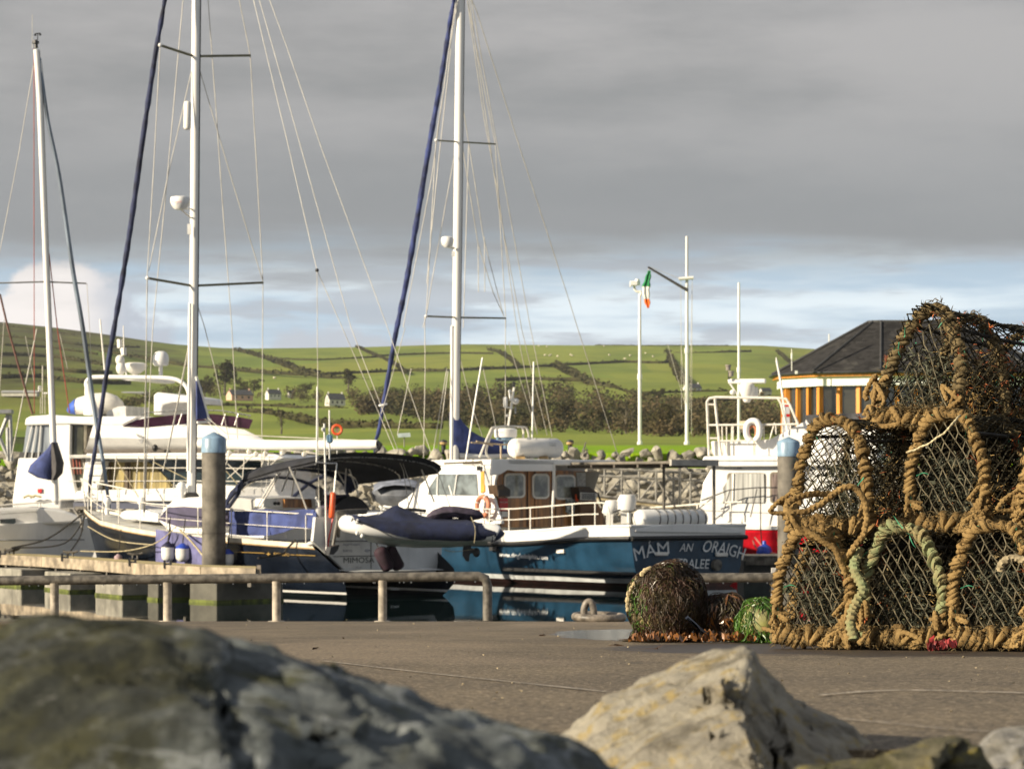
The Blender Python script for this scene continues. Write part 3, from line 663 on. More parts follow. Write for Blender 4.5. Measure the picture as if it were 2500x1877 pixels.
for i in range(12):
    a, c_ = wr[i], wr[(i + 1) % 12]; ln = (c_ - a).length; kk = max(1, round(ln / .95))
    for j in range(kk):
        p = a.lerp(c_, j / kk); out_ = Vector((p.x - bx, p.y - Yb - 4.5, 0)).normalized() * .04
        q = MB(); q.box(Vector((p.x, p.y, (zw1 + zb) / 2)) + out_, (.2 if j else .26, .2, zw1 - zb), rz=math.atan2(out_.y, out_.x)); q.build('window_post', orw, root, smooth=False)
q = MB(); q.loft([upring(octa(hl, hdv - .9, 0), zb), upring(octa(hl, hdv - .9, 0), 4.2)], True, True); q.build('wall', whitew, root, smooth=False)
for x_, lb in ((1935, 'chair'), (2062, 'chair')):
    pass
q = MB(); q.tube([P(1933, 905, Yb - .05), P(1933, 852, Yb - .05)], .022, 6); q.tube([P(1933, 876, Yb - .05), P(1933, 862, Yb - .05)], .05, 6); q.build('aerial', alu, root)
q = MB(); q.tube([P(2024, 834, Yb + 2), P(2024, 815, Yb + 2)], .03, 6); q.build('vent_pipe', white2, rf)
q = MB(); q.box(P(1944, 909, Yb), (.1, .25, .14)); q.build('security_light', white2, root)
# fence of mesh at left beyond the grass, brown bank
b_ = P(45, 1112, 122.5); root = thing('wire_fence', 'low dark railing fence on the grass behind the clear-sided cabin', 'fence', b_)
q = MB()
for i in range(26): x_ = 22 + i * 1.9; q.tube([P(x_, 1112, 122.5), P(x_, 1068, 122.5)], .012, 4)
q.build('railing', dark, root); q = MB(); q.tube([P(20, 1068, 122.5), P(72, 1068, 122.5)], .02, 4); q.tube([P(20, 1108, 122.5), P(72, 1108, 122.5)], .02, 4); q.build('top_rail', dark, root)
# grey steel frame far left
fr = Fr((P(20, 1100, 112).x, 112), (1, 0.1)); root = thing('steel_gantry', 'grey steel gantry frame with slanting leg at the far left edge', 'gantry', fr.hit(20, 1140))
q = MB(); q.prism(fr, T('t8', [(-80, 1040), (132, 1040), (132, 1085), (-80, 1085)]), 0, 1.2); q.build('top_panel', mat('grey_panel', (.30, .31, .31), .6), root, smooth=False)
for a in ([(118, 1100), (132, 1640)], [(95, 1100), (0, 1340), (-60, 1500)], [(0, 1380), (100, 1600)], [(90, 1250), (95, 1640)]):
    q = MB(); q.tube(fr.hits(T('t8', a), .3), .085, 6); q.build('strut', mat('grey_steel', (.42, .42, .40), .5), root)
# ---- gangway behind the blue boat
gm = mat('gangway_steel', (0.24, 0.23, 0.20), 0.6, 0.2, 4); dk = mat('gangway_deck', (0.40, 0.34, 0.2), 0.7, 0.2, 3)
fr = Fr((P(1590, 1200, 101).x, 101), (1, -.05)); root = thing('gangway', 'grey steel truss gangway with timber deck in front of the breakwater', 'gangway', fr.hit(1590, 1290))
for off in (0, 1.4):
    q = MB()
    for a in ([(1380, 1140), (1560, 1148), (1750, 1158)], [(1380, 1158), (1560, 1166), (1750, 1176)], [(1380, 1200), (1560, 1222), (1750, 1245)]): q.tube(fr.hits(a, off), .05, 6)
    q.build('chord', gm, root)
    for i in range(9):
        x_ = 1392 + i * 42; yt = 1140 + (x_ - 1380) * .049; yb = 1200 + (x_ - 1380) * .122
        q = MB(); q.tube(fr.hits([(x_, yt), (x_, yb)], off), .045, 6); q.build('post', gm, root)
        if off == 0:
            q = MB(); q.tube(fr.hits([(x_, yt + 18), (x_ + 42, yb + 5)] if i % 2 else [(x_, yb), (x_ + 42, yt + 20)], off), .035, 6); q.build('brace', gm, root)
q = MB(); q.solid([fr.hit(1380, 1202, 0.02), fr.hit(1750, 1247, .02), fr.hit(1750, 1255, .02), fr.hit(1380, 1210, .02)], [p + fr.n * 1.36 for p in [fr.hit(1380, 1202, 0.02), fr.hit(1750, 1247, .02), fr.hit(1750, 1255, .02), fr.hit(1380, 1210, .02)]]); q.build('deck', dk, root, smooth=False)
q = MB(); q.tube([fr.hit(1660, 1132, -.3), Vector(fr.hit(1660, 1252, -.3))], .06, 6); q.build('post', gm, root)
# ================================================================== BOATS
class Hull:
    def __init__(s, S, h, L_, beam, sheer, rake=1.0, stern=None, prof=None, keel=-0.45, flare=0.9):
        s.S = Vector((S[0], S[1], 0)); s.h = Vector((h[0], h[1], 0)).normalized(); s.p = Vector((-s.h.y, s.h.x, 0))
        s.L = L_; s.beam = beam; s.sheer = sheer; s.rake = rake; s.stern = stern or (lambda z: 0.0)
        s.prof = prof or ([0, .1, .22, .4, .7, 1.0], [0.02, .55, .80, .91, .98, 1.0]); s.keel = keel; s.flare = flare
        s.cl = Fr(s.S, s.h)
    def pt(s, a, q, z): return s.S + s.h * a + s.p * q + Vector((0, 0, z))
    def zs(s, t): return interp(t, *s.sheer)
    def sp(s, t, z, side, out=0.0):
        zs = s.zs(t); fz = max(0, min(1, (z - s.keel) / (zs - s.keel))); fy = interp(fz, *s.prof)
        fy = fy ** (1 + s.flare * 2.2 * max(0, t - .45)); q = interp(t, *s.beam) * fy + out
        a = t * s.L - s.rake * (1 - fz) * t ** 4 - s.stern(z) * max(0, 1 - t * 9)
        return s.pt(a, side * q, z)
    def strip(s, mb, lo, hi, out=0.0, k=5, t0=0.0, t1=1.0, n=34, cap=True, sides=(1, -1)):
        lo_ = lo if callable(lo) else (lambda t: lo); hi_ = hi if callable(hi) else (lambda t: hi)
        ts = [t0 + (t1 - t0) * i / n for i in range(n + 1)]
        for sd in sides: mb.loft([[s.sp(t, lerp(lo_(t), hi_(t), j / k), sd, out) for j in range(k + 1)] for t in ts])
        if cap:
            mb.loft([[s.sp(t0, lerp(lo_(t0), hi_(t0), j / k), sd_, out) + (-s.h * .0) for sd_ in (1, .5, 0, -.5, -1)] for j in range(k + 1)])
        return mb
    def deck(s, mb, drop=0.05, inset=0.02, n=30, t0=0.0, t1=1.0):
        rg = []
        for i in range(n + 1):
            t = t0 + (t1 - t0) * i / n; z = s.zs(t) - drop
            a, b_ = s.sp(t, z, 1, -inset), s.sp(t, z, -1, -inset); rg.append([a.lerp(b_, j / 6) + Vector((0, 0, .06 * math.sin(math.pi * j / 6))) for j in range(7)])
        return mb.loft(rg)
    def rail(s, mb, hgt, t0, t1, r, side=1, out=-.06, n=16): return mb.tube([s.sp(lerp(t0, t1, i / n), s.zs(lerp(t0, t1, i / n)), side, out) + Vector((0, 0, hgt)) for i in range(n + 1)], r, 6)
    def post(s, mb, hgt, t, r, side=1, out=-.06): b_ = s.sp(t, s.zs(t), side, out); return mb.tube([b_, b_ + Vector((0, 0, hgt))], r, 6)
HEAD3 = None
def stay(fr, pts, parent, r=.013, m_=None, off=0.0, reg='px', name='stay'):
    pp = T(reg, pts); W3 = [fr.hit(x, y, off) for x, y in pp]
    if HEAD3 is not None and pp[0][1] < 30 and name in ('stay', 'backstay'): W3 = [HEAD3] + W3
    q = MB(); q.tube(W3, r, 5); return q.build(name, m_ or wire, parent)
def pris(fr, reg, pts, o1, o2, name, m_, parent, bevel=0.0, label=None, smooth=False):
    q = MB(); q.prism(fr, T(reg, pts), o1, o2); return q.build(name, m_, parent, smooth=smooth, bevel=bevel, label=label)
def bars(fr, reg, lines, r, name, m_, parent, off=0.0, n=8):
    for a in lines: q = MB(); q.tube(fr.hits(T(reg, a), off), r, n); q.build(name, m_, parent)
def capsule(mb, a, b_, r, n=14):
    a, b_ = Vector(a), Vector(b_); d = (b_ - a); ln = d.length
    return mb.lathe(a, [(0, 0), (r * .55, r * .1), (r * .85, r * .28), (r, r * .6), (r, ln - r * .6), (r * .85, ln - r * .28), (r * .55, ln - r * .1), (0, ln)], n, axis=d)
def rounded(fr, x0, y0, x1, y1, rad, k=5):
    pts = []
    for cx_, cy_, a0 in ((x1 - rad, y0 + rad, -90), (x1 - rad, y1 - rad, 0), (x0 + rad, y1 - rad, 90), (x0 + rad, y0 + rad, 180)):
        for i in range(k + 1): a = math.radians(a0 + 90 * i / k); pts.append((cx_ + rad * math.cos(a), cy_ + rad * math.sin(a)))
    return pts
# ------------------------------------------------------------ yacht A : dark hull, white transom
A = Hull((-3.80, 76.6), (-.643, .766), 14.55, ([0, .1, .3, .5, .65, .8, .92, 1], [1.98, 2.08, 2.15, 2.08, 1.8, 1.2, .55, .03]),
         ([0, .28, .53, .82, 1], [1.40, 1.53, 1.65, 1.92, 2.27]), rake=1.3, stern=lambda z: interp(z, [-.4, 0, .3, .68, 1.4], [.55, 1.1, 1.3, 1.28, 0]))
root = thing('sailing_yacht', 'navy hulled sailing yacht with white scooped transom, long white boom and black canopy', 'sailing yacht', A.pt(6, 0, 0))
q = MB(); A.strip(q, 0.16, lambda t: A.zs(t) - .09, k=8, cap=False); q.build('hull', navyh, root)
q = MB(); A.strip(q, -.44, .10, k=4); q.build('bottom', mat('antifoul_black', (.008, .012, .014), .35), root)
q = MB(); A.strip(q, .10, .16, out=.004, k=1, cap=False); q.build('boot_stripe', white, root)
q = MB(); A.strip(q, lambda t: A.zs(t) - .09, lambda t: A.zs(t) + .03, out=.03, k=1, cap=False); q.build('toe_rail', mat('cream_rail', (.70, .63, .50), .45, .08, 3), root)
q = MB(); A.strip(q, lambda t: A.zs(t) - .125, lambda t: A.zs(t) - .09, out=.035, k=1, cap=False); q.build('rub_strake', mat('tan_strake', (.34, .22, .10), .5, .1, 3), root)
TP = Fr(A.pt(-.42, 0, 0), A.p * -1)
tgw = mat('transom_grey_white', (.60, .61, .60), .35, .06, 1.2, streak=.25)
pris(TP, 'px', [(764, 1321), (770, 1262), (1035, 1262), (1066, 1285), (1080, 1318), (1079, 1350), (1071, 1384), (1060, 1402), (853, 1402)], 0, .12, 'transom', tgw, root, bevel=.02)
q = MB(); q.add([A.pt(-1.3, 1.5, .70), A.pt(-1.3, -1.5, .70), A.pt(-.35, -1.7, .74), A.pt(-.35, 1.7, .74)], [(0, 1, 2, 3)]); q.build('bathing_platform', tgw, root)
q = MB(); A.deck(q); q.build('deck', mat('deck_grey', (.46, .45, .41), .7, .1, 2), root)
cl = A.cl
pris(cl, 'px', [(398, 1240), (420, 1222), (455, 1214), (560, 1210), (640, 1222), (700, 1250), (700, 1330), (420, 1305), (385, 1270)], -1.0, 1.1, 'coachroof', white, root, bevel=.06)
pris(cl, 'px', [(385, 1268), (410, 1238), (470, 1236), (556, 1238), (556, 1284), (480, 1284), (430, 1284)], -1.16, -1.06, 'window_cover', mat('lavender_cover', (.06, .052, .10), .7, .15, 2), root)
pris(cl, 'px', [(285, 1258), (300, 1246), (360, 1243), (385, 1252), (385, 1276), (300, 1268)], -.6, .6, 'foredeck_hatch', white, root, bevel=.08)
for x_ in (262, 345, 508):
    q = MB(); b_ = cl.hit(x_, 1236, -.3); q.lathe(b_, [(.07, -.25), (.07, .05), (.12, .12), (.13, .2), (.08, .27)], 10); q.build('ventilator', white, root)
q = MB(); b_ = cl.hit(443, 1200, -.5); q.lathe(b_, [(.06, -.45), (.07, -.05), (.12, .03), (.14, .15), (.10, .25), (.03, .29)], 14); q.build('cowl_vent', white, root)
# lifelines, pulpit
for hg, r_ in ((.80, .016), (.42, .010)):
    q = MB(); A.rail(q, hg, .0, .93, r_, 1); q.build('lifeline', rail_w, root); q = MB(); A.rail(q, hg, .0, .93, r_, -1); q.build('lifeline', rail_w, root)
for i in range(9):
    t = .02 + i * .113
    for sd in (1, -1): q = MB(); A.post(q, .82, t, .017, sd); q.build('stanchion', rail_w, root)
q = MB(); q.tube(spline([A.sp(.90, A.zs(.9) + .80, 1, -.05), A.sp(.97, A.zs(.97) + .85, 1, -.05), A.pt(A.L + .25, 0, 3.2), A.sp(.97, A.zs(.97) + .85, -1, -.05), A.sp(.90, A.zs(.9) + .8, -1, -.05)], 6), .022, 6)
q.tube(spline([A.sp(.90, A.zs(.9) + .42, 1, -.05), A.sp(.97, A.zs(.97) + .45, 1, -.05), A.pt(A.L + .12, 0, 2.8), A.sp(.97, A.zs(.97) + .45, -1, -.05)], 6), .018, 6)
for t in (.92, .97):
    for sd in (1, -1): A.post(q, .84, t, .018, sd)
q.tube([A.pt(A.L + .2, 0, 3.18), A.pt(A.L - .05, 0, 2.2)], .018, 6); q.build('pulpit', rail_w, root)
q = MB(); q.box(A.pt(A.L + .1, 0, 2.30), (.7, .22, .1), rz=math.atan2(A.h.y, A.h.x)); q.lathe(A.pt(A.L + .38, -.05, 2.22), [(.09, -.05), (.05, 0), (.09, .05)], 10, axis=A.p); q.tube([A.pt(A.L + .5, .1, 2.25), A.pt(A.L + .1, .1, 1.95), A.pt(A.L, .1, 1.6)], .04, 6); q.build('anchor', galv, root)
# weather cloths
wcl = []
for i in range(15):
    x_ = lerp(560, 772, i / 14); yb = interp(x_, [560, 600, 660, 700, 705, 772], [1304, 1308, 1307, 1297, 1291, 1289]); wcl.append([cl.hit(x_, lerp(1245 + 2.5 * math.sin(i * .9), yb, j / 4), -1.93 - .05 * math.sin(i * 1.7 + j) - .02 * (j % 2)) for j in range(5)])
q = MB(); q.loft(wcl); q.loft([[p + cl.n * .02 for p in r_] for r_ in wcl]); q.build('weather_cloth', bluec, root)
wcl = [[cl.hit(lerp(380, 494, i / 8), lerp(lerp(1292, 1312, i / 8), lerp(1375, 1384, i / 8), j / 4), -2.2 - .03 * math.sin(i * 2.1 + j)) for j in range(5)] for i in range(9)]
q = MB(); q.loft(wcl); q.loft([[p + cl.n * .02 for p in r_] for r_ in wcl]); q.build('hull_skirt', mat('lavender_cloth', (.13, .13, .27), .85, .2, 2), root)
# canopy and spray hood
def arc(H_, d, w_, zl, zr, zc, n=14): return [H_.pt(d, w_ * math.cos(math.pi * i / n), (lerp(zl, zr, i / n)) + (zc - (zl + zr) / 2) * math.sin(math.pi * i / n) ** .8) for i in range(n + 1)]
r0 = arc(A, -.45, 2.08, 3.62, 3.40, 3.84); r1 = arc(A, -.25, 2.08, 3.50, 3.28, 3.71); r2 = arc(A, 1.4, 2.15, 3.30, 3.15, 3.68); r3 = arc(A, 3.2, 1.95, 3.05, 3.0, 3.52)
q = MB(); q.loft([r1, r0, arc(A, 1.4, 2.17, 3.36, 3.2, 3.74), arc(A, 3.2, 1.97, 3.10, 3.05, 3.58), r3, r2, r1]); q.build('canopy', blackc, root)
q = MB(); q.tube([p + A.h * -.06 for p in r1], .02, 6); q.build('canopy_frame', steel, root)
for ring in (arc(A, 1.4, 2.1, 3.24, 3.1, 3.64), arc(A, 3.1, 1.9, 3.0, 2.95, 3.46)):
    q = MB(); q.tube(ring, .02, 6); q.build('canopy_frame', steel, root)
d3 = arc(A, 3.5, 1.85, 2.75, 2.7, 3.42); d4 = arc(A, 4.3, 1.72, 2.25, 2.2, 3.20); d5 = arc(A, 5.2, 1.6, 1.95, 1.95, 2.62); d6 = arc(A, 5.9, 1.45, 1.85, 1.85, 2.15)
q = MB(); q.loft([d3, d4, d5, d6]); sh = q.build('spray_hood', vinyl, root)
q = MB(); q.loft([arc(A, 3.2, 1.98, 2.9, 2.9, 3.53), arc(A, 3.45, 1.92, 2.8, 2.76, 3.48), arc(A, 3.7, 1.87, 2.8, 2.76, 3.41)]); q.build('hood_top', navyc, sh)
for rg_ in (d3, d6, d4, [d3[1], d4[1], d5[1], d6[1]], [d3[4], d4[4], d5[4], d6[4]], [d3[10], d4[10], d5[10], d6[10]], [d3[0], d4[0], d5[0], d6[0]], [d4[0], d5[2], d6[4]]):
    q = MB(); q.tube([p + Vector((-.02, -.03, .02)) for p in rg_], .055, 6); q.build('hood_trim', navyc, sh)
tf = Fr(A.pt(1.2, 0, 0), A.p * -1)
for a, of in (([(460, 665), (520, 790), (578, 950)], -1.2), ([(505, 670), (478, 860)], 1.5), ([(385, 700), (245, 930)], .6), ([(400, 705), (262, 935)], .9), ([(1355, 680), (1440, 900)], -.9), ([(1365, 690), (1260, 940)], -.5),
              ([(780, 640), (750, 960)], -1.4), ([(845, 660), (835, 830)], 1.6), ([(860, 660), (930, 860)], 1.6), ([(480, 650), (410, 830)], 2.0), ([(790, 700), (830, 770)], 2.0)):
    stay(tf, a, root, .022, rail_w, of, 'r2', 'canopy_strut')
pris(tf, 'r2', [(285, 875), (420, 870), (640, 880), (640, 940), (285, 935)], 1.2, 1.6, 'helm_console', white2, root, bevel=.03)
pris(tf, 'r2', [(430, 880), (610, 880), (615, 940), (430, 940)], 1.1, 1.18, 'cockpit_seat', wood, root)
for x_ in (362, 385): q = MB(); q.lathe(tf.hit(*T('r2', [(x_, 910)])[0], 1.18), [(.045, 0), (.045, .04)], 12, axis=-tf.n); q.build('instrument_dial', black, root)
wp = [(760 + 250 * i / 12, 955 - 95 * math.sin(math.pi * i / 12) ** .7) for i in range(13)]
pris(tf, 'r2', wp, .2, .5, 'wheel_cover', blackc, root, bevel=.03); pris(tf, 'r2', [(700, 950), (770, 850), (880, 850), (790, 955)], .5, 1.0, 'cockpit_cushion', mat('dusky_cover', (.07, .06, .09), .8), root, bevel=.04)
q = MB(); b_ = tf.hit(*T('r2', [(665, 850)])[0], -.6); q.lathe(b_, [(.09, -.16), (.11, 0), (.11, .14), (.05, .2)], 12); q.build('winch', black, root)
q = MB(); q.tube(spline(tf.hits(T('r2', [(640, 870), (660, 900), (665, 960)]), -.7), 4), .03, 6); q.build('grab_rail', white2, root)
capsule(q := MB(), tf.hit(*T('r2', [(668, 1085)])[0], -1.3), tf.hit(*T('r2', [(665, 935)])[0], -1.3), .13); q.build('life_sling', grey, root)
# backstay gear, aerials, danbuoy, davits on the stern
af = Fr(A.pt(-.2, 0, 0), A.p * -1)
for a, r_, m_, nm in (([(650, 120), (645, 630)], .022, white2, 'aerial'), ([(697, 370), (703, 640), (712, 1250)], .026, white2, 'aerial'), ([(732, 280), (733, 620)], .022, white2, 'aerial'), ([(645, 632), (740, 640), (780, 638)], .02, steel, 'aerial_bracket'), ([(780, 640), (765, 830)], .02, steel, 'danbuoy_staff'), ([(755, 1010), (722, 1180), (728, 1250)], .018, red, 'danbuoy_staff')):
    stay(af, a, root, r_, m_, -.3, 'r2', nm)
capsule(q := MB(), af.hit(*T('r2', [(745, 1012)])[0], -.4), af.hit(*T('r2', [(757, 835)])[0], -.4), .075); q.build('danbuoy', orange, root)
capsule(q := MB(), af.hit(*T('r2', [(735, 505)])[0], -.35), af.hit(*T('r2', [(731, 443)])[0], -.35), .085); q.build('gps_aerial', mat('pale_blue_plastic', (.25, .45, .62), .4), root)
q = MB(); q.lathe(af.hit(*T('r2', [(690, 410)])[0], -.3), [(.03, -.05), (.06, 0), (.03, .05)], 10); q.build('aerial_mount', white2, root)
for a in ([(985, 955), (800, 968), (785, 1020), (748, 1245)], [(980, 970), (815, 980), (800, 1030), (790, 1140)], [(1380, 960), (1220, 962), (1210, 1100)]):
    q = MB(); q.tube(spline(af.hits(T('r2', a), -.8), 5), .045, 8); q.build('davit', galv, root)
pris(af, 'r2', [(730, 1255), (742, 1205), (800, 1188), (790, 1225), (760, 1255)], -1.3, -1.1, 'boarding_plate', dark, root)
# writing
text_on('MIMOSA', TP, lin((839, 1374), (914, 1373)), 13.5, 'name_lettering', gtext, root, -.02)
text_on('Royal Western', TP, lin((838, 1331), (878, 1331)), 5, 'club_lettering', btext, root, -.02)
text_on('R.W.Y.C.', TP, lin((838, 1347), (861, 1347)), 6, 'club_lettering', btext, root, -.02)
text_on('05M', TP, lin((891, 1347), (904, 1347)), 6, 'club_lettering', btext, root, -.02)
text_on('I.C.C.', TP, lin((869, 1387), (884, 1387)), 4.5, 'club_lettering', gtext, root, -.02)
text_on('CORK', TP, lin((954, 1440), (975, 1440)), 5.5, 'port_lettering', wtext, root, -1.12)
for a in ([(815, 1358), (925, 1356)], [(838, 1392), (1065, 1391)], [(906, 1300), (906, 1400)], [(800, 1321), (930, 1320)]): stay(TP, a, root, .009, dark, -.01, name='transom_seam')
SP = Fr(A.sp(0, .9, 1, .05), A.sp(.25, .9, 1, .05) - A.sp(0, .9, 1, .05))
text_on('JEANNEAU', SP, lin((667, 1355), (706, 1357)), 7, 'maker_lettering', gold, root, -.06)
def star(fr, cx_, cy_, r_, off, name, m_, parent):
    q = MB(); q.prism(fr, [(cx_ + (r_ if i % 2 == 0 else r_ * .35) * math.sin(i * math.pi / 4), cy_ - (r_ if i % 2 == 0 else r_ * .35) * math.cos(i * math.pi / 4)) for i in range(8)], off, off + .01); q.build(name, m_, parent, smooth=False)
star(SP, 655, 1352, 6, -.07, 'star_emblem', gold, root)
stay(SP, [(575, 1347), (646, 1350)], root, .011, gold, -.03, name='gold_line'); stay(SP, [(710, 1354), (770, 1356)], root, .011, gold, -.03, name='gold_line')
q = MB(); q.ball(A.sp(0.0, 1.42, 1, -.02), (.14, .14, .07), 10); q.build('stern_fitting', white2, root)
# mast and spars
TM = Fr(A.pt(8.48, 0, 0), A.p * -1)
q = MB(); mp_ = TM.hits([(467, 1212), (470, 1000), (472.5, 800), (476, 340), (479.5, -40), (484, -500)]); q.tube(mp_, .128, 14); HEAD3 = TM.hit(484, -480); q.build('mast', alu, root)
q = MB(); q.tube([p + Vector((.128, -.03, 0)) for p in mp_], .022, 6); q.build('mast_track', dark, root)
q = MB(); q.tube(TM.hits([(459, 1150), (460, 1040), (462, 900), (463.5, 740)], -.1), .045, 8); q.build('spinnaker_pole', alu, root)
q = MB(); q.lathe(TM.hit(467, 1212), [(.25, -.1), (.22, .05), (.15, .12)], 12); q.build('mast_collar', galv, root)
BF = Fr(A.pt(8.3, 0, 0), (.93, -.37))
q = MB(); q.tube(BF.hits([(486, 1083), (700, 1087), (905, 1086), (922, 1085)]), [.15, .155, .15, .13], 14); q.build('boom', alu, root)
q = MB(); q.tube(BF.hits([(920, 1082), (929, 1086), (925, 1096), (917, 1103)]), [.10, .07, .05, .03], 8); q.build('boom_end', dark, root)
for x_, y_ in ((560, 1105), (608, 1103), (625, 1108), (690, 1106), (648, 1107), (743, 1109)):
    q = MB(); q.lathe(BF.hit(x_, y_, -.02), [(.05, -.06), (.08, 0), (.05, .06)], 10, axis=(.3, -1, .2)); q.tube(BF.hits([(x_, y_), (x_ - 2, 1094)]), .018, 5); q.build('block', rail_w, root)
for a in ([(560, 1108), (540, 1170)], [(618, 1112), (555, 1168)], [(556, 1132), (590, 1165)], [(648, 1108), (640, 1135)], [(690, 1108), (655, 1140)], [(700, 1100), (745, 1105), (800, 1110)], [(505, 1018), (552, 1058), (640, 1064), (905, 1076)], [(500, 1022), (545, 1068)]):
    stay(BF, a, root, .014, wire, -.05, name='sheet')
pris(TM, 's7', [(1110, 340), (1112, 715), (1205, 710), (1155, 420)], -.3, -.24, 'steadying_sail', bluec, root)
stay(TM, [(1105, 330), (1150, 480), (1215, 715)], root, .05, white2, -.27, 's7', 'sail_batten'); stay(TM, [(1112, 742), (1215, 738)], root, .04, white2, -.27, 's7', 'sail_batten'); 
q = MB(); q.ball(TM.hit(180 + 1218 * .2709, 830 + 725 * .2709, -.27), .08, 10); q.build('sail_fitting', white2, root)
def sprd(fr, a, c_, b_, parent, m_=mat('spreader_olive', (.16, .15, .09), .5), offl=0, offr=0, r_=.04):
    for p0, p1 in ((a, c_), (c_, b_)): q = MB(); q.tube(fr.hits([p0, p1]), r_, 6); q.build('spreader', m_, parent)
    q = MB(); q.ball(fr.hit(*a), .06, 8); q.build('spreader_tip', white2, parent)
sprd(TM, (391, 111), (474, 138), (611, 136), root); sprd(TM, (360, 679), (470, 698), (642, 690), root)
CLm = A.cl
jp = CLm.hits([(472, -440), (404, -10), (380, 130), (350, 330), (318, 560), (290, 735), (262, 900), (240, 1050), (222, 1160), (216, 1215)])
q = MB(); jj = spline(jp, 8); q.tube(jj, [.055 + .028 * math.sin(math.pi * min(1, i / len(jj) * 1.15)) + .006 * math.sin(i * 1.9) for i in range(len(jj))], 10, lobes=2, twist=4.0, lob=.12); q.build('furled_foresail', mat('navy_sailcloth', (.028, .036, .085), .8, .3, 2.5, bump=.4, bscale=6, bdist=.03), root)
q = MB(); q.lathe(CLm.hit(215, 1212), [(.11, -.1), (.13, 0), (.11, .12), (.05, .14)], 12); q.build('furling_drum', steel, root)
for a in ([(447, 0), (410, 418), (373, 800), (352, 1250)], [(391, 111), (376, 400), (359, 679), (357, 900), (354, 1265)], [(467, 176), (410, 430), (363, 662)], [(508, 0), (529, 290), (545, 520), (566, 800), (582, 1110)],
          [(584, 0), (611, 136), (628, 430), (642, 690), (640, 1000), (638, 1250)], [(488, 173), (566, 440), (641, 684)], [(482, 744), (500, 800), (527, 910), (560, 1080)], [(360, 679), (356, 900), (350, 1262)], [(470, 800), (440, 960), (405, 1130)], [(465, 820), (430, 1000), (398, 1150)]):
    stay(TM, a, root, .0125, wire)
BS = Pl(A.pt(-.3, 0, 1.5), (HEAD3 - A.pt(-.3, 0, 1.5)).cross(A.p)); BS.n = BS.n if BS.n.y > 0 else -BS.n
for a in ([(619, 0), (700, 340), (774, 660)], [(633, 0), (700, 236), (857, 800), (965, 1080), (1030, 1260)], [(658, 0), (700, 115), (788, 371), (946, 800), (1049, 1095), (1100, 1240)], [(774, 660), (777, 1110), (779, 1250)], [(774, 660), (875, 890), (985, 1150), (1000, 1250)]):
    stay(BS, a, root, .010, wire, -.1)
q = MB(); q.ball(BS.hit(774, 660, -.1), .055, 8); q.build('backstay_block', dark, root)
c_ = TM.hit(440, 493, -.45); q = MB(); q.lathe(c_, [(.16, -.22), (.22, -.16), (.28, -.04), (.29, .08), (.27, .13), (.15, .16)], 18); rd_ = q.build('radar_dome', white, root); text_on('Raymarine', Fr((c_.x, c_.y - .295), (1, .02)), lin((418, 495), (443, 494)), 3.6, 'radar_lettering', red, rd_)
q = MB(); q.tube([c_ + Vector((.05, .1, -.2)), TM.hit(466, 510)], .025, 6); q.tube([c_ + Vector((0, .1, -.2)), TM.hit(466, 532)], .025, 6); q.build('radar_bracket', cream, root)
capsule(q := MB(), TM.hit(457, 318, -.25), TM.hit(458, 247, -.25), .11, 12); q.build('radar_reflector', cream, root)
q = MB(); q.box(TM.hit(462, 560, -.12), (.1, .1, .3)); q.build('steaming_light', white2, root)
HEAD3 = None
# ------------------------------------------------------------ dinghy on the davits
DF = Fr((P(1030, 0, 73.8).x, 73.8), (1, .10))
root = thing('inflatable_dinghy', 'white inflatable dinghy under a navy cover hung across the yacht stern', 'dinghy', DF.hit(1030, 1300, .7))
def dp(x, y, off): return DF.hit(x, y, off)
q = MB(); path = spline([dp(1216, 1305, 0), dp(1195, 1300, 0), dp(1100, 1299, 0), dp(1000, 1297, 0), dp(910, 1290, 0), dp(868, 1282, .12), dp(850, 1278, .5), dp(850, 1278, 1.0), dp(872, 1282, 1.42), dp(920, 1290, 1.55), dp(1100, 1299, 1.55), dp(1200, 1300, 1.55)], 6)
q.tube(path, [.04, .12, .2] + [.235] * (len(path) - 6) + [.2, .12, .04], 16); q.build('tube', white, root)
q = MB(); rings = []
for x_, yb, yt in ((870, 1300, 1290), (900, 1322, 1300), (950, 1332, 1305), (1010, 1337, 1308), (1100, 1336, 1308), (1190, 1330, 1308)): rings.append([dp(x_, yt, .1), dp(x_, lerp(yt, yb, .6), .35), dp(x_, yb, .78), dp(x_, lerp(yt, yb, .6), 1.2), dp(x_, yt, 1.45)])
q.loft(rings, False, False); q.loft([[r_[0], r_[-1]] for r_ in rings]); q.build('hull', mat('pale_green_hull', (.55, .62, .55), .35, .06, 2), root)
q = MB(); rings = []
xs_ = [846, 856, 868, 885, 905, 928, 944, 957, 970, 985, 1005, 1030, 1060, 1100, 1140, 1175, 1200, 1212]
rdg = ([840, 880, 930, 948, 970, 995, 1020, 1060, 1150, 1215], [1272, 1262, 1254, 1241, 1233, 1243, 1256, 1263, 1268, 1292]); low = ([840, 868, 900, 940, 1000, 1100, 1190, 1215], [1266, 1272, 1284, 1300, 1315, 1321, 1319, 1312])
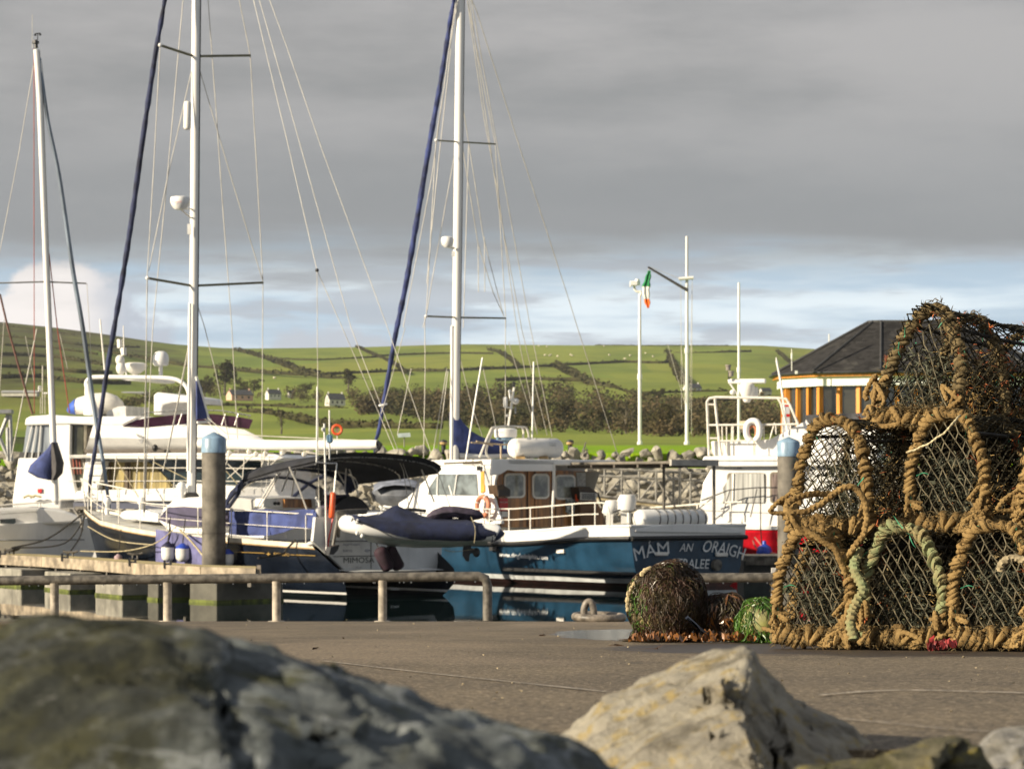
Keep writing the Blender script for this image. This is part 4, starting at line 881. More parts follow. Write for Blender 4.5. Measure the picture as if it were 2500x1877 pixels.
for i, x_ in enumerate(xs_):
    yl = interp(x_, *low); yr = interp(x_, *rdg); yc = interp(x_, [840, 870, 910, 1000, 1100, 1195, 1215], [1276, 1281, 1290, 1297, 1299, 1300, 1304]); R_ = 23.5 if x_ < 1190 else 12; ring = []
    wv = lambda j: 1.8 * math.sin(i * 1.9 + j * 1.3) + 1.2 * math.sin(i * .8 + j * 2.3); inset = .55 if x_ < 850 else (.35 if x_ < 862 else (.12 if x_ < 880 else 0))
    a0 = math.asin(max(-1, min(1, (yl - yc) / R_)))
    for j in range(6):
        a = lerp(a0, -math.pi / 2, j / 5); ring.append(dp(x_, yc + R_ * math.sin(a) + wv(j) * .5, inset - .262 * math.cos(a) - .012 - .02 * math.sin(i * 2.7 + j)))
    ring += [dp(x_, lerp(yc - R_, yr, .5) + wv(7), .4), dp(x_, yr + wv(8) * .5, .78), dp(x_, lerp(yc - R_, yr, .5) + wv(9), 1.15), dp(x_, yc - R_, 1.55), dp(x_, yc, 1.83 - inset)]
    rings.append(ring)
q.loft(rings); q.build('cover', navyc, root, smooth=50)
q = MB(); q.lathe(dp(1200, 1302, 0), [(.235, 0), (.2, .12), (.1, .26), (.03, .34)], 14, axis=(1, .1, -.02)); q.build('tube_cone', mat('navy_cone', (.03, .04, .1), .6), root)
q = MB(); q.tube([dp(862, 1267, -.26), dp(900, 1280, -.28), dp(960, 1312, -.26), dp(1010, 1320, -.25)], .012, 6); q.tube([dp(846, 1276, .2), dp(860, 1290, 0)], .01, 4); q.build('lashing', dark, root)
for x_, y_ in ((858, 1268), (873, 1272), (872, 1301), (884, 1308)): q = MB(); q.ball(dp(x_, y_, -.2), (.05, .05, .06), 8); q.build('valve', white2, root)
pris(DF, 'r2', [(1638, 1165), (1692, 1172), (1690, 1212), (1718, 1212), (1712, 1245), (1682, 1248), (1676, 1302), (1655, 1300), (1632, 1262)], .7, .82, 'outboard_leg', dark, root, bevel=.02)
q = MB(); q.ball(dp(1163, 1348, .76), (.10, .03, .13), 8); q.build('propeller', dark, root)
q = MB(); q.loft([[dp(x_, y_, 0) + Vector((0, .75 + .28 * math.cos(a * .785) * k_, .17 * math.sin(a * .785) * k_)) for a in range(8)] for x_, y_, k_ in ((1040, 1262, .3), (1055, 1258, .8), (1080, 1252, 1.0), (1110, 1250, .9), (1150, 1256, .95), (1172, 1258, .6), (1180, 1262, .2))], True, True); q.build('outboard_cowl', mat('dusky_purple_bag', (.06, .045, .07), .7, .3, 5, bump=.4, bscale=9), root)
q = MB(); q.tube(spline([dp(1150, 1262, -.05), dp(1160, 1290, -.27), dp(1158, 1325, -.26)], 5), .009, 5); q.tube(spline([dp(1158, 1340, .3), dp(1110, 1346, .3), dp(1085, 1342, .3)], 5), .008, 5); q.build('painter', ropey, root)
# maroon rolls hanging under the dinghy
for i, (x0, x1, y0, y1, rr_) in enumerate(((932, 952, 1348, 1392, .19), (955, 977, 1345, 1390, .17))):
    root = thing('fender', ('wide maroon cloth-covered fender under the dinghy, left of the pair', 'slimmer maroon cloth-covered fender under the dinghy, right of the pair')[i], 'fender', af.hit(x0, y0, -1.6))
    q = MB(); capsule(q, af.hit(x1, y1, -1.7), af.hit(x0 - 8, y0 - 12, -1.6), rr_); q.build('body', maroon, root)
    q = MB(); q.tube([af.hit(x0 - 8, y0 - 10, -1.6), af.hit(x0 - 14, y0 - 26, -1.4)], .015, 5); q.build('lanyard', ropeblk, root)
# hull fenders
for x_, yt, yb, r_, mc, lb in ((289, 1352, 1378, .12, 'pinkish', 'small faded pink fender hanging on the dark hull far left'), (410, 1322, 1371, .185, 'navy', 'white fender with navy top hanging left of the tall pile'), (446, 1326, 1372, .20, 'blue', 'white fender with bright blue top next to the tall pile'), (556, 1340, 1384, .17, 'blue2', 'white fender half hidden right of the tall pile')):
    b_ = A.cl.hit(x_, yb, -2.35); root = thing('fender', lb, 'fender', b_, group='fenders on the dark yacht'); tp = A.cl.hit(x_, yt, -2.35); hh = tp.z - b_.z
    q = MB(); q.lathe(b_, [(0, 0), (r_ * .6, .02), (r_ * .95, .1), (r_, .2), (r_, hh * .72)], 16); q.build('body', mat('fender_pink', (.42, .30, .31), .5) if mc == 'pinkish' else white2, root)
    q = MB(); q.lathe(b_, [(r_, hh * .72), (r_ * .92, hh * .82), (r_ * .5, hh * .92), (.05, hh)], 16); q.build('top', {'pinkish': mat('fender_pink2', (.36, .26, .28), .5), 'navy': mat('fender_navy', (.02, .02, .06), .5)}.get(mc, bluep), root)
    q = MB(); q.tube([tp, tp + Vector((.05, .2, .7))], .015, 5); q.build('lanyard', ropeblk, root)
# ------------------------------------------------------------ yacht B : white, far left
B_ = Hull((-21.5, 86.5), (.975, .222), 10.8, ([0, .2, .5, .7, .88, 1], [1.4, 1.6, 1.65, 1.3, .6, .03]), ([0, .6, 1], [1.6, 1.68, 2.0]), rake=.9)
# place the bow at pixel 262
B_.S = P(262, 0, 91.0) * 1; B_.S.z = 0; B_.S = B_.S - B_.h * B_.L; B_.cl = Fr(B_.S, B_.h)
root = thing('sailing_yacht', 'white sailing yacht moored at far left with a blue sail bundle at its mast foot', 'sailing yacht', B_.pt(5, 0, 0))
q = MB(); B_.strip(q, .2, lambda t: B_.zs(t), k=6); q.build('hull', white, root)
q = MB(); B_.strip(q, -.4, .2, k=3); q.build('bottom', navyh, root)
q = MB(); B_.deck(q, .03); q.build('deck', white2, root)
q = MB(); q.tube([B_.sp(t / 20, 1.28, -1 if False else 1, .01) for t in range(20)], .02, 4); q.tube([B_.sp(t / 20, 1.28, -1, .01) for t in range(20)], .02, 4); q.build('hull_line', grey, root)
bf = B_.cl
pris(bf, 'px', [(-60, 1236), (0, 1240), (60, 1238), (110, 1238), (160, 1246), (200, 1262), (205, 1276), (-60, 1290)], -.9, .9, 'coachroof', white, root, bevel=.08)
pris(bf, 'r1', [(0, 1305), (100, 1300), (105, 1325), (90, 1335), (0, 1332)], -.96, -.9, 'cabin_window', glassd, root)
pris(bf, 'px', [(60, 1243), (75, 1236), (100, 1237), (98, 1243)], -.5, .2, 'deck_hatch', grey, root, bevel=.03)
for hg in (.35, .62):
    q = MB(); B_.rail(q, hg, 0, .97, .013, -1); B_.rail(q, hg, 0, .97, .013, 1); q.build('lifeline', rail_w, root)
for i in range(7):
    for sd in (1, -1): q = MB(); B_.post(q, .64, .05 + i * .15, .016, sd); q.build('stanchion', rail_w, root)
q = MB()
NX, NZ = 90, 4
for sd in (-1,):
    for i in range(NX):
        for j in range(NZ):
            t0, t1 = lerp(.35, .97, i / NX), lerp(.35, .97, (i + 1) / NX); z0, z1 = .05 + .57 * j / NZ, .05 + .57 * (j + 1) / NZ
            a, b2 = B_.sp(t0, B_.zs(t0), sd, -.05), B_.sp(t1, B_.zs(t1), sd, -.05)
            for u_, v_ in (((a, z0), (b2, z1)), ((a, z1), (b2, z0))): q.tube([u_[0] + Vector((0, 0, u_[1])), v_[0] + Vector((0, 0, v_[1]))], .005, 3, cap=False)
q.build('guard_net', wired, root)
mf = Fr(bf.hit(133, 1200), (1, .1))
q = MB(); q.tube(mf.hits([(135, 1232), (133, 1150), (130, 1080), (119, 800), (110, 578), (97, 240), (89, 122)]), .098, 12); q.build('mast', alu, root)
q = MB(); q.tube(mf.hits([(141.5, 1232), (137, 1080), (126, 800), (117, 578), (104, 240), (96, 124)], -.02), .02, 5); q.build('mast_track', mat('track_grey', (.3, .28, .25), .5), root)
q = MB(); q.tube(mf.hits([(88, 118), (86, 98)]), [.07, .05], 8); q.lathe(mf.hit(87, 104), [(.11, -.04), (.11, .04)], 8); q.tube(mf.hits([(91, 112), (92, 86), (92, 81)]), .015, 5); q.tube(mf.hits([(86, 83), (99, 82)]), .018, 5); q.ball(mf.hit(98, 85), .04, 6); q.ball(mf.hit(86, 86), .04, 6); q.build('wind_instrument', dark, root)
q = MB(); q.tube(mf.hits([(79, 118), (79, 36)], .1), .008, 4); q.build('masthead_aerial', wire, root)
q = MB(); q.tube(mf.hits([(99, 148), (101, 165), (108, 232)], 0), [.04, .05, .03], 6); q.build('halyard_swivel', white2, root)
q = MB(); ff = spline(mf.hits([(97, 142), (116, 289), (145, 434), (178, 660), (202, 800), (231, 1004), (252, 1130), (268, 1245)]), 6); q.tube(ff, [.045 + .03 * math.sin(math.pi * i / len(ff)) for i in range(len(ff))], 8); q.build('furled_foresail', mat('grey_blue_sailcloth', (.16, .20, .25), .7, .25, 1.2, nsc3=(1, 1, .4), bump=.2), root)
sprd(mf, (-30, 692), (109, 688), (211, 692), root, mat('spreader_grey', (.2, .2, .19), .5), r_=.028)
sb_ = spline(mf.hits([(134, 1082), (133, 1110), (130, 1145), (134, 1180)], -.15), 3)
q = MB(); q.loft([[c + Vector((w_ * math.cos(a * .5236) * (1 + .1 * math.sin(3 * a + i)) - sk, -.22 + .4 * math.sin(a * .5236), 0)) for a in range(12)] for i, (c, w_, sk) in enumerate(zip(mf.hits([(136, 1080), (134, 1092), (128, 1112), (120, 1135), (116, 1152), (122, 1166), (130, 1172)], -.1), (.08, .16, .30, .46, .50, .30, .08), (0, 0, .02, .06, .1, .05, 0)))], True, True); q.build('sail_bundle', bluec, root)
q = MB(); q.loft([[c + Vector((w_ * math.cos(a * .5236), -.50 + .3 * math.sin(a * .5236), 0)) for a in range(12)] for c, w_ in zip(mf.hits([(138, 1082), (142, 1100), (147, 1130), (146, 1155), (138, 1172)], -.12), (.07, .14, .20, .17, .06))], True, True); q.build('mast_boot', mat('grey_cover', (.06, .055, .055), .8), root)
for a, m_, r_ in (([(82, 161), (45, 380), (0, 612), (-20, 700)], wire, .011), ([(83, 120), (83, 500), (84, 1010)], redline, .014), ([(0, 718), (17, 790), (47, 900), (80, 1011)], mat('rust_line', (.12, .05, .035), .6), .035), ([(90, 802), (60, 950), (28, 1116)], wire, .018),
              ([(120, 620), (140, 802), (170, 1008)], redline, .018), ([(212, 692), (220, 825), (224, 922)], wire, .010), ([(10, 780), (-10, 1100)], wire, .01), ([(62, 820), (83, 930)], wire, .008), ([(104, 892), (104, 1010)], wire, .018), ([(110, 960), (110, 1010)], wire, .014), ([(99, 970), (99, 1010)], wire, .012), ([(146, 815), (165, 900)], wire, .01)):
    stay(mf, a, root, r_, m_, .0)
q = MB(); q.tube(mf.hits([(104, 960), (116, 960)], .1), .03, 5); capsule(q, mf.hit(97, 957, .1), mf.hit(97, 941, .1), .05, 8); q.build('stern_instrument', white2, root)
# ------------------------------------------------------------ motor yacht
MY = Fr((P(350, 0, 98).x, 98), (1, -.30))
mo = thing('motor_yacht', 'large white motor yacht with radar arch and plum coloured flybridge screen', 'motor yacht', MY.hit(350, 1390, 2.3))
def mp(pts, o1, o2, name, m_, bevel=.0, reg='r1', parent=None): return pris(MY, reg, pts, o1, o2, name, m_, parent or mo, bevel)
q = MB()
hs = []
for i in range(25):
    t = i / 24; x_ = lerp(30, 720, t); half = interp(t, [0, .1, .5, .8, .93, 1], [2.0, 2.2, 2.3, 1.7, .8, .05]); zt_ = interp(t, [0, .3, .7, 1], [1.75, 1.8, 2.1, 2.5])
    c = MY.hit(x_, 1300, 2.3); ring = []
    for fy, fz in ((1, 1), (.98, .7), (.9, .35), (.7, .1), (0, -.05), (-.7, .1), (-.9, .35), (-.98, .7), (-1, 1)): ring.append(Vector((c.x, c.y, 0)) - MY.n * half * fy * (fy and 1) + Vector((-(1 - fz) * t ** 5 * 2, 0, -.3 + (zt_ + .3) * fz)))
    hs.append(ring)
q.loft(hs, True, True); q.build('hull', white, mo)
mp([(80, 1175), (118, 905), (275, 905), (330, 905), (380, 900), (400, 1180), (395, 1240), (80, 1240)], .0, 4.6, 'aft_bulwark', white, .05)
mp([(145, 905), (176, 685), (330, 680), (335, 905)], .12, 4.4, 'clear_enclosure', mat('clear_enclosure', (.25, .28, .31), .15, .25, 1.0, nsc3=(3, 3, .3), spec=.7))
mp([(118, 905), (130, 868), (335, 868), (335, 905)], .08, .13, 'enclosure_base', dark)
for x0, x1 in ((268, 262), (225, 235), (180, 205)): stay(MY, [(x0 - 18, 905), (x1 + 5, 690)], mo, .03, white2, .05, 'r1', 'enclosure_pole')
mp([(160, 692), (165, 648), (195, 632), (330, 622), (470, 635), (945, 632), (965, 668), (940, 690), (600, 690), (460, 684)], -.05, 4.7, 'hardtop', white, .05)
mp([(330, 690), (460, 686), (455, 900), (500, 1175), (365, 1180), (325, 1010)], .0, .5, 'side_pillar', white, .03)
mp([(455, 688), (550, 690), (550, 905), (580, 1100), (500, 1175), (452, 905)], .25, .5, 'door_surround', mat('dull_cream', (.60, .56, .47), .5), .02)  # door surround in a duller cream than the white mouldings
mp([(460, 692), (543, 692), (543, 885), (462, 885)], .18, .24, 'door_glass', mat('olive_glass', (.10, .10, .065), .1, .3, 1))
mp([(455, 908), (520, 908), (545, 1085), (505, 1100), (470, 1000)], .18, .24, 'door_glass', mat('olive_glass', (.10, .10, .065), .1, .3, 1))
mp([(450, 885), (620, 882), (620, 905), (450, 908)], -.3, .5, 'side_rail_moulding', mat('pale_grey', (.52, .52, .50), .5), .02)
for x_ in (478, 500, 520): stay(MY, [(x_, 905), (x_ + 10, 1010)], mo, .03, mat('rust_fitting', (.25, .06, .03), .6), .05, 'r1', 'locker_strut')
# flybridge body bulging forward
q = MB(); rings = []
for off, k_ in ((.15, 0), (-.15, .25), (-.32, .5), (-.2, .8), (0, 1.0)):
    pts = [(575, 850 - 160 * k_ + 0), (620, 690 + 165 * (1 - k_)), (800, 690 + 165 * (1 - k_)), (950, 705 + 150 * (1 - k_)), (1230, 684 + 171 * (1 - k_)), (1450, 695 + 160 * (1 - k_)), (1600, 720 + 135 * (1 - k_)), (1690, 765 + 95 * (1 - k_)), (1760, 800 + 62 * (1 - k_))]
    pts[0] = (lerp(560, 610, k_), lerp(855, 690, k_)); rings.append(MY.hits(T('r1', pts), off))
q.loft(rings); back = MY.hits(T('r1', [(610, 690), (620, 690), (800, 690), (950, 705), (1230, 684), (1450, 695), (1600, 720), (1690, 765), (1700, 800)]), 3.6); q.loft([rings[-1], back]); q.loft([[rings[0][0], rings[0][0] + MY.n * 3.4], [rings[-1][0], rings[-1][0] + MY.n * 3.4]]); q.build('flybridge', white, mo)
mp([(555, 850), (1250, 850), (1790, 868), (1790, 878), (1250, 868), (555, 872)], -.1, 4.0, 'flybridge_dark_line', mat('brown_trim', (.10, .08, .06), .5))  # thin dark brown band along the foot of the flybridge
mp([(555, 876), (1250, 870), (1800, 880), (1860, 905), (1800, 925), (1250, 915), (600, 912)], -.5, 4.6, 'side_deck_brow', white, .05)
mp([(600, 912), (1250, 915), (1780, 930), (1800, 1110), (600, 1110)], .4, 4.0, 'saloon', white)
mp([(560, 905), (660, 905), (690, 930), (640, 1110), (600, 1180), (520, 1180)], -.05, .4, 'saloon_pillar', white, .03)
mp([(645, 1112), (690, 932), (960, 930), (1010, 955), (1130, 1082), (1100, 1112)], .30, .395, 'saloon_window', curtain)
mp([(962, 925), (1220, 915), (1320, 915), (1700, 930), (1760, 1070), (1700, 1090), (1220, 1060), (1140, 1078), (1010, 950)], .31, .39, 'saloon_window', mat('teal_dark_glass', (.02, .035, .04), .08, .3, 1))
for x_, w_ in ((710, 12), (845, 8), (940, 6), (815, 20)): mp([(x_, 935), (x_ + w_, 935), (x_ + w_, 1108), (x_, 1108)], .24, .29, 'window_mullion', mat('brown_mullion', (.10, .07, .04), .6))
mp([(500, 1120), (1230, 1098), (1800, 1110), (1850, 1180), (1230, 1190), (480, 1190)], -.2, 4.8, 'side_deck', white, .04)
mp([(480, 1192), (1300, 1188), (1320, 1235), (480, 1240)], -.1, 4.0, 'hull_stripe', mat('slate_stripe', (.07, .08, .13), .5))
# flybridge windscreen
q = MB(); lo = T('r1', [(800, 705), (870, 706), (950, 702), (1100, 688), (1230, 680), (1400, 688), (1550, 706), (1630, 716)]); hi = T('r1', [(812, 690), (900, 655), (980, 640), (1100, 628), (1230, 616), (1400, 618), (1560, 636), (1655, 655)])
q.loft([MY.hits(lo, -.05), MY.hits(hi, -.15)]); q.loft([MY.hits(hi, -.15), MY.hits(hi, -.10)]); q.loft([MY.hits(lo, .0), MY.hits(hi, -.10)]); q.loft([[MY.hit(*lo[-1], 0), MY.hit(*hi[-1], -.1)], [MY.hit(lo[-1][0] - 12, lo[-1][1] - 2, 3.0), MY.hit(hi[-1][0] - 8, hi[-1][1] - 2, 3.0)]]); q.build('flybridge_screen', purple, mo)
stay(MY, [(800, 690), (950, 610), (1230, 590), (1450, 596), (1640, 628), (1625, 645)], mo, .022, steel, -.1, 'r1', 'screen_rail')
for x_ in (1190, 1475, 1560): stay(MY, [(x_, 615), (x_ - 25, 690)], mo, .018, steel, -.2, 'r1', 'screen_brace')
for of in (.2, 3.4):
    q = MB(); q.tube(spline(MY.hits(T('r1', [(640, 655), (600, 540), (570, 450), (566, 410), (590, 385), (640, 376), (900, 378), (1100, 384), (1180, 405), (1225, 450), (1240, 520), (1245, 610)]), of), 5), .075, 10); q.build('radar_arch', white, mo)
q = MB(); q.tube(MY.hits(T('r1', [(572, 420), (580, 480), (605, 560), (640, 655)]), .15), [.09, .15, .15, .10], 10); q.build('arch_leg', white, mo)
mp([(735, 380), (790, 376), (905, 380), (900, 396), (835, 400)], .2, 3.4, 'arch_platform', white, .02)
mp([(1003, 625), (1003, 492), (1030, 475), (1225, 500), (1300, 512), (1300, 552), (1225, 545), (1130, 545), (1070, 560), (1062, 585), (1062, 625)], .4, 2.6, 'helm_hood', white, .06)
c = MY.hit(*T('r1', [(884, 318)])[0], 1.6); q = MB(); q.lathe(c, [(.15, -.20), (.26, -.12), (.38, -.02), (.42, .08), (.41, .14), (.30, .19)], 20); q.lathe(c, [(.08, -.38), (.09, -.18)], 12); q.build('radar_scanner', cream, mo)
c = MY.hit(*T('r1', [(1052, 262)])[0], 1.8); q = MB(); q.lathe(c, [(.22, -.22), (.27, -.17), (.285, 0), (.27, .14), (.20, .25), (.09, .30)], 20); q.lathe(c, [(.07, -.62), (.07, -.2)], 12); q.lathe(c, [(.288, -.09), (.288, -.07)], 20); q.build('satellite_dome', white, mo)
c = MY.hit(*T('r1', [(785, 265)])[0], .8); q = MB(); q.ball(c, (.16, .16, .18), 14); q.ball(c + Vector((.03, 0, -.28)), (.17, .17, .24), 14); q.build('sat_pod', cream, mo)
for a, r_ in (([(783, 130), (786, 185)], .10), ([(810, 185), (812, 232)], .10), ([(807, 40), (811, 190)], .018), ([(790, 190), (830, 370)], .03), ([(655, 0), (683, 310)], .03), ([(683, 310), (685, 330)], .035)): stay(MY, a, mo, r_, cream, .8, 'r1', 'aerial')
q = MB(); b_ = MY.hit(*T('r1', [(815, 620)])[0], 1); q.build('deck_marker', white2, mo) if False else None
q = MB(); c = MY.hit(*T('r1', [(668, 560)])[0], 1.4); q.loft([[c + Vector((x_ * .58, .6 * r_ * 1.0 * math.cos(a * .5236), r_ * .47 * math.sin(a * .5236) + dz * .6)) for a in range(12)] for x_, r_, dz in ((-2.1, .08, -.3), (-1.95, .35, -.2), (-1.5, .62, -.05), (-.6, .82, .05), (.3, .86, .08), (.9, .70, .0), (1.25, .4, -.1), (1.35, .1, -.15))], True, True)
dn = q.build('tender', cream, mo); q = MB(); q.loft([[c + Vector((x_ * .58, .6 * r_ * 1.02 * math.cos(a * .5236), r_ * .49 * math.sin(a * .5236) + dz * .6)) for a in range(12)] for x_, r_, dz in ((-2.14, .08, -.3), (-1.97, .36, -.2), (-1.6, .60, -.08))], True, True); q.build('tender_nose', mat('mid_blue', (.04, .10, .42), .4), dn)
mp([(545, 625), (545, 572), (592, 568), (600, 628)], .5, 2.5, 'tender_chock', white2, .02); mp([(690, 640), (700, 600), (775, 568), (825, 565), (825, 640)], .5, 2.5, 'tender_chock', mat('pale_grey', (.52, .52, .50), .5), .02)
for y_ in (892, 972, 1057): stay(MY, [(455, y_), (1230, y_ - 2), (1480, y_), (1790, y_ + 4)], mo, .018, rail_w, -.5, 'r1', 'guard_rail')
for x_ in (600, 760, 905, 1010, 1155, 1600, 1760): stay(MY, [(x_, 892), (x_ - 20, 1110)], mo, .016, rail_w, -.5, 'r1', 'guard_stanchion')
for a in ([(760, 915), (930, 1200)], [(1000, 930), (1230, 1045)], [(1800, 970), (1490, 1170)], [(1480, 990), (1600, 1130)]): stay(MY, a, mo, .018, ropey, -.9, 'r1', 'boarding_line')
pris(MY, 'r1', [(888, 745), (905, 750), (935, 765), (930, 775), (900, 768)], -.36, -.33, 'side_emblem', grey, mo); pris(MY, 'r1', [(905, 785), (940, 778), (928, 812), (915, 800)], -.37, -.34, 'side_emblem', grey, mo)
q = MB(); q.ball(MY.hit(*T('r1', [(1015, 840)])[0], -.4), (.10, .1, .13), 10); q.build('navigation_light', black, mo)
pris(MY, 'r1', [(245, 1108), (272, 1105), (272, 1132), (247, 1134)], -.06, -.02, 'transom_badge', red, mo)
for x_ in (185, 230): stay(MY, [(x_ - 30, 1165), (x_, 1150), (x_ + 40, 1160)], mo, .04, ropey, -.3, 'r1', 'coiled_line')
# ------------------------------------------------------------ yacht C : behind, blue boom cover
C_ = Hull((0, 0), (-.86, .51), 11.5, ([0, .1, .3, .5, .7, .88, 1], [1.3, 1.5, 1.75, 1.8, 1.4, .6, .03]), ([0, .6, 1], [1.35, 1.45, 1.8]), rake=.8)
C_.S = P(1330, 0, 95.5); C_.S.z = 0; C_.cl = Fr(C_.S, C_.h)
root = thing('sailing_yacht', 'white sailing yacht with mid blue boom cover moored behind the teal boat', 'sailing yacht', C_.pt(5, 0, 0))
q = MB(); C_.strip(q, -.4, lambda t: C_.zs(t), k=7); q.build('hull', white, root); q = MB(); C_.deck(q, .03); q.build('deck', white2, root)
q = MB(); rr_ = []
for a, w_, z in ((2.0, 1.0, 1.4), (2.2, 1.0, 2.0), (5.5, 1.05, 2.1), (8.2, .8, 2.0), (9.0, .5, 1.6)): rr_.append([C_.pt(a, w_, 1.3), C_.pt(a, w_ * .9, z), C_.pt(a, 0, z + .08), C_.pt(a, -w_ * .9, z), C_.pt(a, -w_, 1.3)])
q.loft(rr_, False, True); q.build('coachroof', white, root)
cf = C_.cl; m_y = 5.2
mpx = P(1112, 0, 1)
tm = Fr(cf.hit(1112, 1100), C_.p * -1)
q = MB(); mp_ = tm.hits([(1109, 1220), (1110, 1128), (1114, 800), (1119, 385), (1124, -30), (1125, -80)]); q.tube(mp_, .148, 14); HEAD3 = tm.hit(1125, -60); q.build('mast', alu, root)
q = MB(); q.tube([p + Vector((.148, -.02, 0)) for p in mp_], .02, 6); q.build('mast_track', dark, root)
q = MB(); q.tube(tm.hits([(1102, 1125), (1103, 1000), (1104, 800), (1105, 796)], -.12), .06, 8); q.build('whisker_pole', alu, root)
bf_ = Fr(tm.hit(1112, 1100), (.95, .3))
cv = MB(); rg = []
for x_, yt, yb, w_ in ((1097, 1006, 1108, .12), (1104, 1005, 1109, .2), (1117, 1010, 1109, .22), (1130, 1030, 1109, .2), (1150, 1052, 1110, .19), (1180, 1068, 1111, .18), (1230, 1074, 1110, .16), (1280, 1076, 1106, .14), (1325, 1075, 1100, .1)):
    a, b_ = bf_.hit(x_, yt), bf_.hit(x_, yb); c = (a + b_) / 2; hz = (a.z - b_.z) / 2
    rg.append([c + Vector((0, -w_ * math.sin(j * .5236) * (1 + .15 * math.sin(x_ + j * 2)), hz * math.cos(j * .5236))) for j in range(12)])
cv.loft(rg, True, True); cv.build('boom_cover', bluec, root)
q = MB(); q.tube(bf_.hits([(1115, 1111), (1180, 1114), (1325, 1104)]), .10, 8); q.build('boom', alu, root)
sprd(tm, (1065, 343), (1123, 347), (1209, 352), root, r_=.03); sprd(tm, (1040, 772), (1115, 775), (1234, 777), root, r_=.035)
q = MB(); jj = spline(cf.hits([(1118, -50), (1107, 8), (1098, 60), (1075, 205), (1050, 345), (1015, 555), (990, 700), (968, 805), (945, 935), (925, 1050), (917, 1080), (912, 1160)]), 8)
q.tube(jj, [.05 + .045 * math.sin(math.pi * min(1, i / len(jj) * 1.1)) + .008 * math.sin(i * 2.1) for i in range(len(jj))], 10, lobes=2, twist=3.5, lob=.14); q.build('furled_foresail', mat('blue_sailcloth', (.028, .042, .14), .8, .3, 2.5, bump=.4, bscale=6, bdist=.03), root)
q = MB(); q.torus(cf.hit(935, 988, -.05), .13, .035, (1, 0, .2), (0, 1, .1), 14, 6); q.build('tie_rope', white2, root)
q = MB(); c = tm.hit(1092, 590, -.35); q.lathe(c, [(.1, -.2), (.2, -.1), (.22, .05), (.2, .14), (.12, .17)], 16); q.tube([c + Vector((0, 0, -.15)), tm.hit(1108, 606)], .05, 6); q.build('radar_dome', white, root)
q = MB(); q.box(tm.hit(1107, 620, -.15), (.1, .1, .18)); q.build('steaming_light', white2, root)
for a in ([(860, 30), (757, 712), (707, 1602), (690, 1661)], [(850, 60), (735, 900), (590, 1661)], [(832, 250), (765, 860), (722, 1300), (710, 1440)], [(850, 790), (735, 1430)], [(735, 1430), (707, 1602)], [(915, 0), (1057, 730), (1080, 1100), (1110, 1612), (1110, 1661)],
          [(925, 0), (1030, 730), (1075, 1050), (1190, 1661)], [(915, 0), (1000, 600), (1070, 970), (1165, 1661)], [(890, 520), (997, 1205), (1100, 1605)], [(890, 740), (970, 1240), (1045, 1480), (1100, 1600)],
          [(935, 0), (1060, 700), (1235, 1661)], [(922, 740), (895, 1661)], [(970, 1240), (972, 1480)], [(1002, 1200), (1004, 1480)]):
    stay(tm, a, root, .0135, wire, 0, 's2')
for a in ([(1037, 774), (1038, 900), (1034, 1127)], [(1242, 836), (1312, 1060)], [(1261, 800), (1312, 1060)], [(1273, 800), (1336, 1062)], [(1295, 800), (1348, 1066)], [(989, 800), (940, 980), (930, 1010)], [(1091, 900), (1058, 1102)], [(1094, 905), (1069, 1105)], [(1004, 900), (970, 1062)], [(1234, 777), (1234, 1000), (1232, 1110)], [(1120, 860), (1150, 985), (1190, 1100)], [(1180, 900), (1206, 1020), (1216, 1070)]):
    stay(tm, a, root, .0135, wire)
stay(tm, [(1163, 26), (1275, 380), (1389, 732), (1410, 800), (1511, 1118)], root, .015, wire, name='backstay')
HEAD3 = None
# grey tender lying on its foredeck
TF = Fr((P(965, 0, 97.2).x, 97.2), (1, -.25)); root = thing('inflatable_dinghy', 'small grey covered dinghy in front of the breakwater, under the black canopy', 'dinghy', TF.hit(965, 1226, .5))
q = MB(); rg = []
for x_, yt, yb, w_ in ((908, 1200, 1210, .15), (914, 1190, 1222, .5), (930, 1186, 1232, .75), (965, 1184, 1236, .85), (1000, 1186, 1236, .85), (1022, 1192, 1232, .6), (1030, 1205, 1222, .2)):
    a, b_ = TF.hit(x_, yt, .6), TF.hit(x_, yb, .6); c = (a + b_) / 2; rg.append([c + Vector((0, -w_ * math.sin(j * .5236), (a.z - b_.z) / 2 * math.cos(j * .5236))) for j in range(12)])
q.loft(rg, True, True); q.build('hull', mat('grey_hypalon', (.12, .13, .15), .6, .2, 2), root)
q = MB(); q.loft([[c_ + Vector((0, 0, .06)) for c_ in r_[0:12]] for r_ in [[TF.hit(x_, y_, of) for of, y_ in ((-.3, y0 + 8), (0, y0), (.6, y0 - 9), (1.2, y0), (1.5, y0 + 8))] for x_, y0 in ((912, 1196), (935, 1184), (965, 1180), (1000, 1182), (1024, 1190))]]); q.build('cover', mat('slate_cover', (.20, .22, .27), .7, .2, 3, bump=.3, bscale=6), root)
